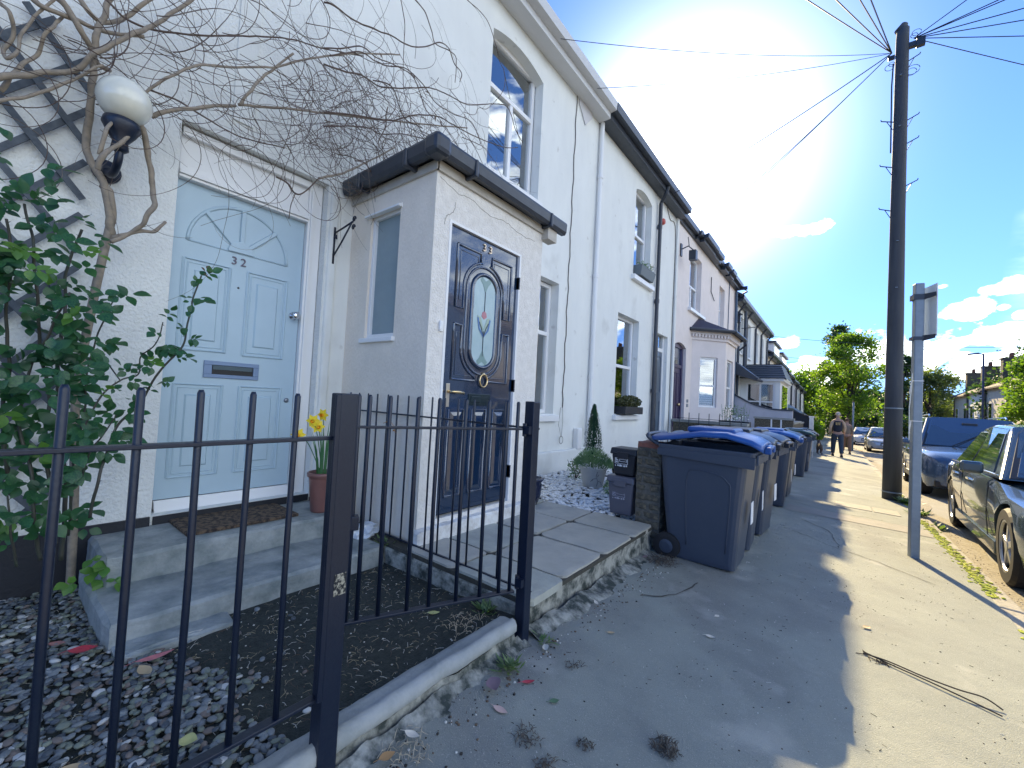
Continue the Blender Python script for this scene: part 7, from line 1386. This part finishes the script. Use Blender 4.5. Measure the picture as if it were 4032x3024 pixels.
# opal globe lamp on a black bracket
glb = thing('globe_lamp', 'large white opal globe wall lamp on a black bracket among the vine stems', 'wall lamp', (-2.84, .372, 1.37))
bm = bmesh.new(); bmesh.ops.create_uvsphere(bm, u_segments=32, v_segments=20, radius=.110); mb = MB(); mb.add([(v.co.x - 2.84, v.co.y * .98 + .366, v.co.z + 1.382) for v in bm.verts], [tuple(v.index for v in f.verts) for f in bm.faces]); bm.free(); mb.build('globe', mat('opal_glass', (.74, .72, .62), .18, (.60, .60, .50), 7, .55, coat=.6), glb, smooth=True)
mb = MB(); mb.lathe((-2.84, .362, 1.19), [(.02, -.07), (.035, -.055), (.03, -.02), (.055, .02), (.075, .06), (.07, .085), (.05, .095)], 24); mb.tube(spline([(-2.84, .362, 1.13), (-2.85, .36, 1.07), (-2.92, .355, 1.03), (-3.02, .35, 1.06), (-3.09, .35, 1.10)], 5), .017, 8); mb.build('bracket', black_i, glb, smooth=True)
mb = MB(); mb.lathe((-3.095, .35, 1.09), [(.06, 0), (.06, .015), (.03, .03)], 18, axis='x'); mb.build('wall_plate', black_i, glb)
# rose
rose = thing('climbing_rose', 'climbing rose with dark green leaves, thorny canes and one long shoot reaching across the door', 'climbing plant', (-2.75, .15, -1.1))
tips = []
for (r, pts) in CANES:
    P = spline([(p[0] + .05 * math.sin(i * 1.3), p[1], max(p[2], -1.09)) for i, p in enumerate(pts)], 8); P = [p + noise.noise_vector(p * 9) * .008 for p in P]
    mb = MB(); mb.tube(P, [r * (1 - .45 * i / len(P)) for i in range(len(P))], 7)
    for i in range(2, len(P) - 1, 3):
        d = Vector((rnd.uniform(-1, 1), rnd.uniform(-1, 1), rnd.uniform(-.2, .8))).normalized(); mb.tube([P[i], P[i] + d * (r + .008)], [.002, .0003], 4)
    mb.build('cane', mat('rose_cane', (.035, .05, .035), .6, (.06, .05, .04), 20, .5), rose, smooth=True); tips.append((P, r))
def leaf_obj(m, name='leaf_source'):
    mb = MB(); n = 5; vs = [(0, 0, 0)]; 
    for i in range(1, n): t = i / n; w = .36 * math.sin(math.pi * t ** .85); vs += [(t, w, .10 * w * 2 - .10 * t * t), (t, 0, -.10 * t * t), (t, -w, .10 * w * 2 - .10 * t * t)]
    vs.append((1, 0, -.12)); fs = [(0, 2, 1), (0, 3, 2)]
    for i in range(n - 2): a = 1 + 3 * i; fs += [(a, a + 1, a + 4, a + 3), (a + 1, a + 2, a + 5, a + 4)]
    a = 1 + 3 * (n - 2); e = len(vs) - 1; fs += [(a, a + 1, e), (a + 1, a + 2, e)]; mb.add(vs, fs); return mb.build(name, m, smooth=True, fix=False)
lsrc = [leaf_obj(rose_l), leaf_obj(rose_l), leaf_obj(rose_l), leaf_obj(rose_y), leaf_obj(leaf_mat('bronze_rose_leaf', (.16, .08, .05), (.10, .06, .04), 9, .2))]
leaves = []
def spray(p, out, mi=0, s=.05):
    """a compound leaf: stalk with five leaflets"""
    out = out.normalized(); side = out.cross(Vector((1, 0, .3))).normalized(); 
    for (t, sg) in ((.9, 0), (.62, 1), (.62, -1), (.3, 1), (.3, -1)):
        if rnd.random() < .12: continue
        b = p + out * s * 1.6 * t; d = (out * (1 if sg == 0 else .45) + side * sg * .9 + Vector((rnd.uniform(-.3, .6), rnd.uniform(-.3, .3), rnd.uniform(-.6, .1)))).normalized(); leaves.append((b, d, s * rnd.uniform(.75, 1.25) * (1.15 if sg == 0 else .95), mi))
for j, (P, r) in enumerate(tips):
    step = 3 if j == 0 else (4 if r >= .004 else 3)
    for i in range(4, len(P), step):
        if j == 0 and P[i].z < -.3: continue
        z = P[i].z; 
        if z > 1.02: continue
        for _ in range(1 if j in (0, 2, 3) else (2 if z > -.55 else 1)):
            d = Vector((rnd.uniform(-.1, .9), rnd.uniform(-1, 1), rnd.uniform(-.5, .6))); mi = rnd.choices((0, 1, 2, 3, 4), (5, 5, 5, 1.1, .15))[0]
            spray(P[i] + d * .02, d, mi, rnd.uniform(.042, .058) if j not in (0, 2) else rnd.uniform(.030, .044))
P0 = tips[0][0]; spray(P0[-1], Vector((.2, .5, 1)), 4, .028); 
for c, rr_, n in (((-2.55, .02, .72), (.14, .16, .17), 34), ((-2.5, .05, .38), (.14, .15, .16), 34), ((-2.45, .22, .30), (.12, .10, .10), 12), ((-2.5, .10, -.05), (.14, .14, .13), 20), ((-2.45, .30, .02), (.1, .10, .08), 10), ((-2.55, -.12, .1), (.12, .12, .4), 26), ((-2.5, .1, -.40), (.12, .12, .14), 14), ((-2.45, .28, -.36), (.08, .08, .08), 8), ((-2.5, -.3, .4), (.2, .2, .5), 30)):
    for _ in range(int(n * .52)): spray(Vector((rnd.gauss(c[0], rr_[0] * .6), rnd.gauss(c[1], rr_[1] * .6), rnd.gauss(c[2], rr_[2] * .6))), Vector((rnd.uniform(-.1, 1), rnd.uniform(-1, 1), rnd.uniform(-.6, .6))), rnd.choices((0, 1, 2, 3, 4), (5, 5, 5, .8, .1))[0], rnd.uniform(.042, .058))
for _ in range(7): spray(Vector((-2.75 + rnd.uniform(-.06, .1), .37 + rnd.uniform(-.08, .1), -.93 + rnd.uniform(-.04, .06))), Vector((.6, rnd.uniform(-.4, 1), rnd.uniform(-.2, .4))), 3, rnd.uniform(.04, .05))
def leaf_rot(d):
    x = d.normalized(); up = Vector((rnd.uniform(.2, 1), rnd.uniform(-.4, .4), rnd.uniform(.2, 1))); y = up.cross(x).normalized(); z = x.cross(y); return Matrix((x, y, z)).transposed()
leaves = [l for l in leaves if l[0].y > -.55]
leaves.sort(key=lambda l: l[0].length - (2 if l[0].y > -.02 else 0))
rest = MB()
for k, (p, d, s, mi) in enumerate(leaves):
    M3 = leaf_rot(d); src = lsrc[mi]
    if k < 300:
        c = src.copy(); C.objects.link(c); c.name = 'leaf'; c.parent = rose; c.matrix_local = Matrix.Translation(p - OFF[rose.name]) @ M3.to_4x4() @ Matrix.Scale(s, 4)
    else: rest.add([M3 @ (v.co * s) + p for v in src.data.vertices], [tuple(f.vertices) for f in src.data.polygons], [0, 0, 0, 1, 2][mi])
if rest.v: rest.build('leaves', [rose_l, rose_y, MATS['bronze_rose_leaf']], rose, smooth=True, fix=False, kind='stuff')
for o in lsrc: bpy.data.objects.remove(o)

# ------------------------------------------------------------------ fallen leaves, twigs, clumps
def fallen(name, label, x, y, z, s, rz, m, asp=.36, curl=.25, cat='leaf', tilt=.1):
    mb = MB(); n = 8; vs = []; ca, sa = math.cos(rz), math.sin(rz)
    for i in range(n + 1):
        t = i / n; w = asp * math.sin(math.pi * min(t ** .9, 1)) * .5 * s + .0004
        for k in (-1, 0, 1):
            u = (t - .5) * s; v = k * w; h = .003 + abs(k) * curl * w + .012 * s / .06 * (2 * t - 1) ** 2 * curl * 2 + tilt * (v + w) * .5; vs.append((x + u * ca - v * sa, y + u * sa + v * ca, z + h))
    mb.add(vs, [(3 * i + k, 3 * i + k + 1, 3 * i + k + 4, 3 * i + k + 3) for i in range(n) for k in range(2)]); mb.tube([vs[1], (vs[1][0] - ca * s * .3, vs[1][1] - sa * s * .3, z + .006)], .0008, 4)
    return tag(mb.build(name, m, smooth=True, fix=False), label, cat)
red_m = mat('red_leaf', (.50, .035, .06), .45, (.36, .03, .05), 30, .5); pk = mat('pink_brown_leaf', (.36, .16, .14), .6, (.28, .13, .12), 30, .5); tan = mat('tan_leaf', (.50, .38, .22), .7, (.40, .29, .17), 30, .5); yg = mat('yellow_green_leaf', (.50, .48, .20), .6, (.38, .40, .15), 25, .5); mv = mat('mauve_brown_leaf', (.24, .16, .19), .7, (.19, .13, .15), 25, .5); pw = mat('pale_dry_leaf', (.66, .60, .50), .7); gl_ = mat('green_fallen_leaf', (.08, .16, .08), .6)
g2 = lambda x, y: gz_at(x, y) + .018
fallen('fallen_leaf', 'bright red leaf lying on the grey pebbles near the step corner', -2.27, .305, g2(-2.27, .305) + .006, .09, 1.1, red_m, .55, .35)
fallen('fallen_leaf', 'long pinkish red leaf beside the bright red one at the edge of the dark ground', -2.04, .475, g2(-2.04, .475) + .01, .12, 1.5, mat('pink_red_leaf', (.50, .16, .17), .5), .26, .2)
fallen('fallen_leaf', 'dull red brown leaf on the pebbles between the first two balusters', -2.42, .25, g2(-2.42, .25), .06, .9, pk, .5, .3)
fallen('fallen_leaf', 'tan upright leaf on the pebbles below the long pink leaf', -1.98, .435, g2(-1.98, .435), .085, .2, tan, .45, .3)
fallen('fallen_leaf', 'yellow green round leaf on the pebbles at the bottom edge of the garden', -1.47, .435, g2(-1.47, .435), .05, .8, yg, .9, .3)
fallen('fallen_leaf', 'pale cream folded leaf on the dark ground left of the third baluster', -2.14, .63, g2(-2.14, .63), .055, 1.4, pw, .3, .3)
fallen('fallen_leaf', 'tan leaf among the pebbles at the very bottom left of the picture', -1.62, .22, g2(-1.62, .22), .06, 1.0, tan, .35, .2)
fallen('fallen_leaf', 'pale yellow leaf on the dark ground inside the open gate', -1.52, 1.42, gz_at(-1.52, 1.42), .06, .9, yg, .5, .2); fallen('fallen_leaf', 'small cream leaf just above the pale yellow one inside the gate', -1.58, 1.47, gz_at(-1.58, 1.47), .035, .7, pw, .4, .2)
gp_ = lambda x, y: G(x, y) + .001
fallen('fallen_leaf', 'curled mauve brown leaf on the pavement at the foot of the garden edging', -1.00, 1.26, G(-1, 1.26) + .012, .075, -.6, mv, .75, .35, tilt=.4)
fallen('fallen_leaf', 'small vivid red leaf on the pavement near the black corner post', -.93, 1.39, gp_(-.9, 1.39), .055, .9, red_m, .35, .25)
fallen('fallen_leaf', 'pale pink pointed leaf on the pavement below the mauve one', -.915, 1.20, gp_(-.9, 1.2), .062, .1, mat('pale_pink_leaf', (.55, .38, .33), .6), .42, .15)
fallen('fallen_leaf', 'green leaf on the pavement to the right of the pale pink leaf', -.80, 1.375, gp_(-.8, 1.37), .04, .9, gl_, .55, .2)
fallen('fallen_leaf', 'cream dry leaf by the cement fillet near the bottom of the front railing', -1.03, .90, G(-1, .9) + .02, .055, .3, pw, .45, .3)
fallen('fallen_leaf', 'orange brown leaf on the cement fillet close to the latch post', -1.02, .80, G(-1, .8) + .02, .05, 1.3, mat('orange_brown_leaf', (.42, .24, .10), .7), .6, .2)
fallen('fallen_leaf', 'white upright leaf by the foot of the corner post', -1.00, 1.62, G(-1, 1.6) + .003, .05, -.8, pw, .55, .4, tilt=.6)
fallen('fallen_leaf', 'small tan leaf on the open pavement in front of the patio', -.85, 1.98, gp_(-.85, 1.98), .04, .7, tan, .4, .15)
fallen('fallen_leaf', 'pale leaf lying on the pavement by the cement fillet half way along the patio', -1.03, 2.18, G(-1.03, 2.18) + .012, .05, -.7, pw, .4, .3)
fallen('fallen_leaf', 'dull purple leaf in the dirt beside the nearest bin wheel', -1.10, 3.12, G(-1.1, 3.12) + .02, .06, 1.4, mv, .45, .2)
fallen('fallen_leaf', 'white scrap on the shaded pavement in the middle of the walkway', -.475, 2.33, gp_(-.47, 2.33), .045, .2, pw, .5, .3, 'litter')
fallen('fallen_leaf', 'brown and white scrap on the sunlit pavement beyond the shadow edge', .16, 3.15, gp_(.16, 3.15), .05, .9, tan, .6, .3, 'litter')
fallen('fallen_leaf', 'pale translucent scrap on the shaded pavement nearer the bins', -.50, 2.60, gp_(-.5, 2.6), .035, 1.2, pw, .6, .1, 'litter')
# long dry stalk on the sunny pavement
mb = MB()
P = [Vector((.13, 2.78, 0)), Vector((.22, 2.76, .01)), Vector((.34, 2.72, .012)), Vector((.44, 2.69, .02)), Vector((.52, 2.70, .02)), Vector((.57, 2.68, .004))]
Q = [Vector((.13, 2.79, .004)), Vector((.24, 2.745, .004)), Vector((.36, 2.70, .006)), Vector((.48, 2.655, .004)), Vector((.555, 2.62, .003))]
for PP in (P, Q): mb.tube([p + Vector((0, 0, G(p.x, p.y) + .004)) for p in spline(PP, 6)], .0032, 5)
for a in range(4): mb.tube([(.15, 2.775, G(.15, 2.77) + .006), (.15 + .05 * math.cos(a * 1.4 + 2), 2.77 + .05 * math.sin(a * 1.4 + 2), G(.15, 2.77) + .004)], .002, 4)
for _ in range(60): x = .17 + random.gauss(.03, .018); yy = 2.75 + random.gauss(0, .01); mb.blob((x, yy, G(x, yy) + .004), .003, 1)
tag(mb.build('dry_stalk', mat('dry_dark_stalk', (.05, .035, .025), .8)), 'long forked dark dry stalk lying on the sunlit pavement', 'twig')
def clump(label, x, y, r, n, m, z=None, tall=.5):
    z = G(x, y) if z is None else z; mb = MB()
    for _ in range(n):
        a = random.uniform(0, 6.28); q = r * random.random() ** .6; p = Vector((x + q * math.cos(a), y + q * math.sin(a), z + .003)); d = Vector((random.uniform(-1, 1), random.uniform(-1, 1), random.uniform(0, tall))) * r * .45; mb.tube([p, p + d * .5 + Vector((0, 0, r * .1)), p + d], [.0011, .0013, .0006], 3)
    return tag(mb.build('debris_clump', m, fix=False), label, 'debris')
dk_ = mat('dark_plant_debris', (.05, .04, .032), .9, (.16, .13, .10), 60, .55)
clump('dark clump of dry seed heads at the bottom edge of the pavement', -.42, 1.46, .045, 150, dk_, tall=.9); clump('straggly dark debris on the pavement below the green leaf', -.78, 1.17, .05, 70, dk_); clump('second straggle of dark debris nearer the bottom of the picture', -.68, 1.13, .035, 60, dk_); clump('small dark debris tuft on the pavement right of the pale pink leaf', -.62, 1.28, .028, 60, dk_, tall=.9); clump('dark debris gathered below the nearest bin wheel', -1.0, 3.18, .12, 200, dk_); clump('thin dark curl of debris on the pavement in line with the corner post', -.86, 1.62, .04, 40, dk_); clump('pale root tangle at the foot of the garden edging', -1.02, .86, .08, 60, mat('pale_root', (.42, .36, .26), .8)); clump('tangled pale roots on the dark ground just inside the corner post', -1.3, 1.42, .10, 50, MATS['pale_root'], z=gz_at(-1.3, 1.42) + .01)
wd = leaf_mat('weed_leaf', (.10, .17, .07), (.16, .22, .10), 9, .3)
def weed(label, x, y, z, r, n):
    mb = MB()
    for _ in range(n): a = random.uniform(0, 6.28); d = Vector((math.cos(a), math.sin(a), random.uniform(.1, 1.0))).normalized() * r * random.uniform(.5, 1.1); p = Vector((x, y, z)) + Vector((random.gauss(0, r * .25), random.gauss(0, r * .25), 0)); s = d.cross(Vector((0, 0, 1))).normalized() * r * .10; mb.add([p, p + d * .6 + s, p + d, p + d * .6 - s], [(0, 1, 2, 3)])
    return tag(mb.build('weed', wd, fix=False), label, 'weed')
weed('green weed tuft at the foot of the garden edging near the corner post', -1.03, 1.40, G(-1, 1.4) + .01, .06, 60); weed('small leafy weed beside the foot of the black corner post', -1.04, 1.66, G(-1, 1.66) + .01, .055, 22); weed('small weed growing inside the gate by the dividing railing', -1.34, 1.60, gz_at(-1.34, 1.6), .07, 40); weed('grassy tuft at the base of the telegraph pole', .93, 9.3, G(.9, 9.3), .16, 160); weed('bright grassy tuft at the kerb behind the sign post', .94, 8.2, G(.9, 8.2), .14, 140); weed('small green weed between sign post and nearest car', 1.05, 7.8, GR(0, 7.8), .15, 60); weed('dark weed at the foot of the porch side wall', -2.30, 1.70, -1.0, .08, 50)
ms = MB(); 
for _ in range(1500):
    yy = random.uniform(1.5, 11); 
    if noise.noise(Vector((yy * 1.3, 0, 5))) < -.12: continue
    x = .915 + random.gauss(0, .022) + .05 * (random.random() ** 3); ms.blob((x, yy, G(x, yy) + .002), random.uniform(.006, .016), 1, (1, 1.3, .45), .3)
o = ms.build('moss', leaf_mat('kerb_moss', (.42, .46, .04), (.26, .34, .04), 8, .1, .9), fix=False); o['label'] = 'bright yellow green moss growing along the kerb joint'; o['category'] = 'moss'; o['kind'] = 'stuff'
cm = MB(); mats_c = [mat('dark_crumb', (.03, .026, .022), .9), mat('pale_crumb', (.62, .60, .54), .8), mat('brown_crumb', (.13, .09, .06), .9)]
for _ in range(2600):
    x = -1.08 + 1.95 * random.random() ** 1.5; yy = random.uniform(.5, 6.5) if random.random() < .8 else random.uniform(6.5, 12)
    f = noise.noise(Vector((x * 1.8, yy * 1.8, 2)))
    if f < -.05 and random.random() < .75: continue
    r = random.uniform(.0012, .0042) * (1.25 if random.random() < .08 else 1); mi = random.choices((0, 1, 2), (6, 2.2, 3))[0]
    if random.random() < .3: a = random.uniform(0, 6.28); l = r * random.uniform(2, 6); cm.tube([(x, yy, G(x, yy) + .001), (x + l * math.cos(a), yy + l * math.sin(a), G(x, yy) + .002)], r * .3, 3, mi)
    else: cm.blob((x, yy, G(x, yy) + r * .2), r, 1, (1, random.uniform(.5, 1), .5), .3, mi)
for _ in range(1300):      # grit gathered along the foot of the walls and the gutter
    yy = random.uniform(.2, 8)
    if random.random() < .6: x = -1.02 + abs(random.gauss(0, .06)); z = G(x, yy)
    else: x = 1.08 + random.gauss(0, .07); z = GR(0, yy) + .008
    if x < .9 or x > 1.03: cm.blob((x, yy, z + .002), random.uniform(.002, .006), 1, (1, 1, .6), .3, random.choice((0, 1, 2, 2)))
o = cm.build('grit', mats_c, fix=False); o['kind'] = 'stuff'; o['label'] = 'scattered dark and pale grit and crumbs over the pavement'; o['category'] = 'grit'
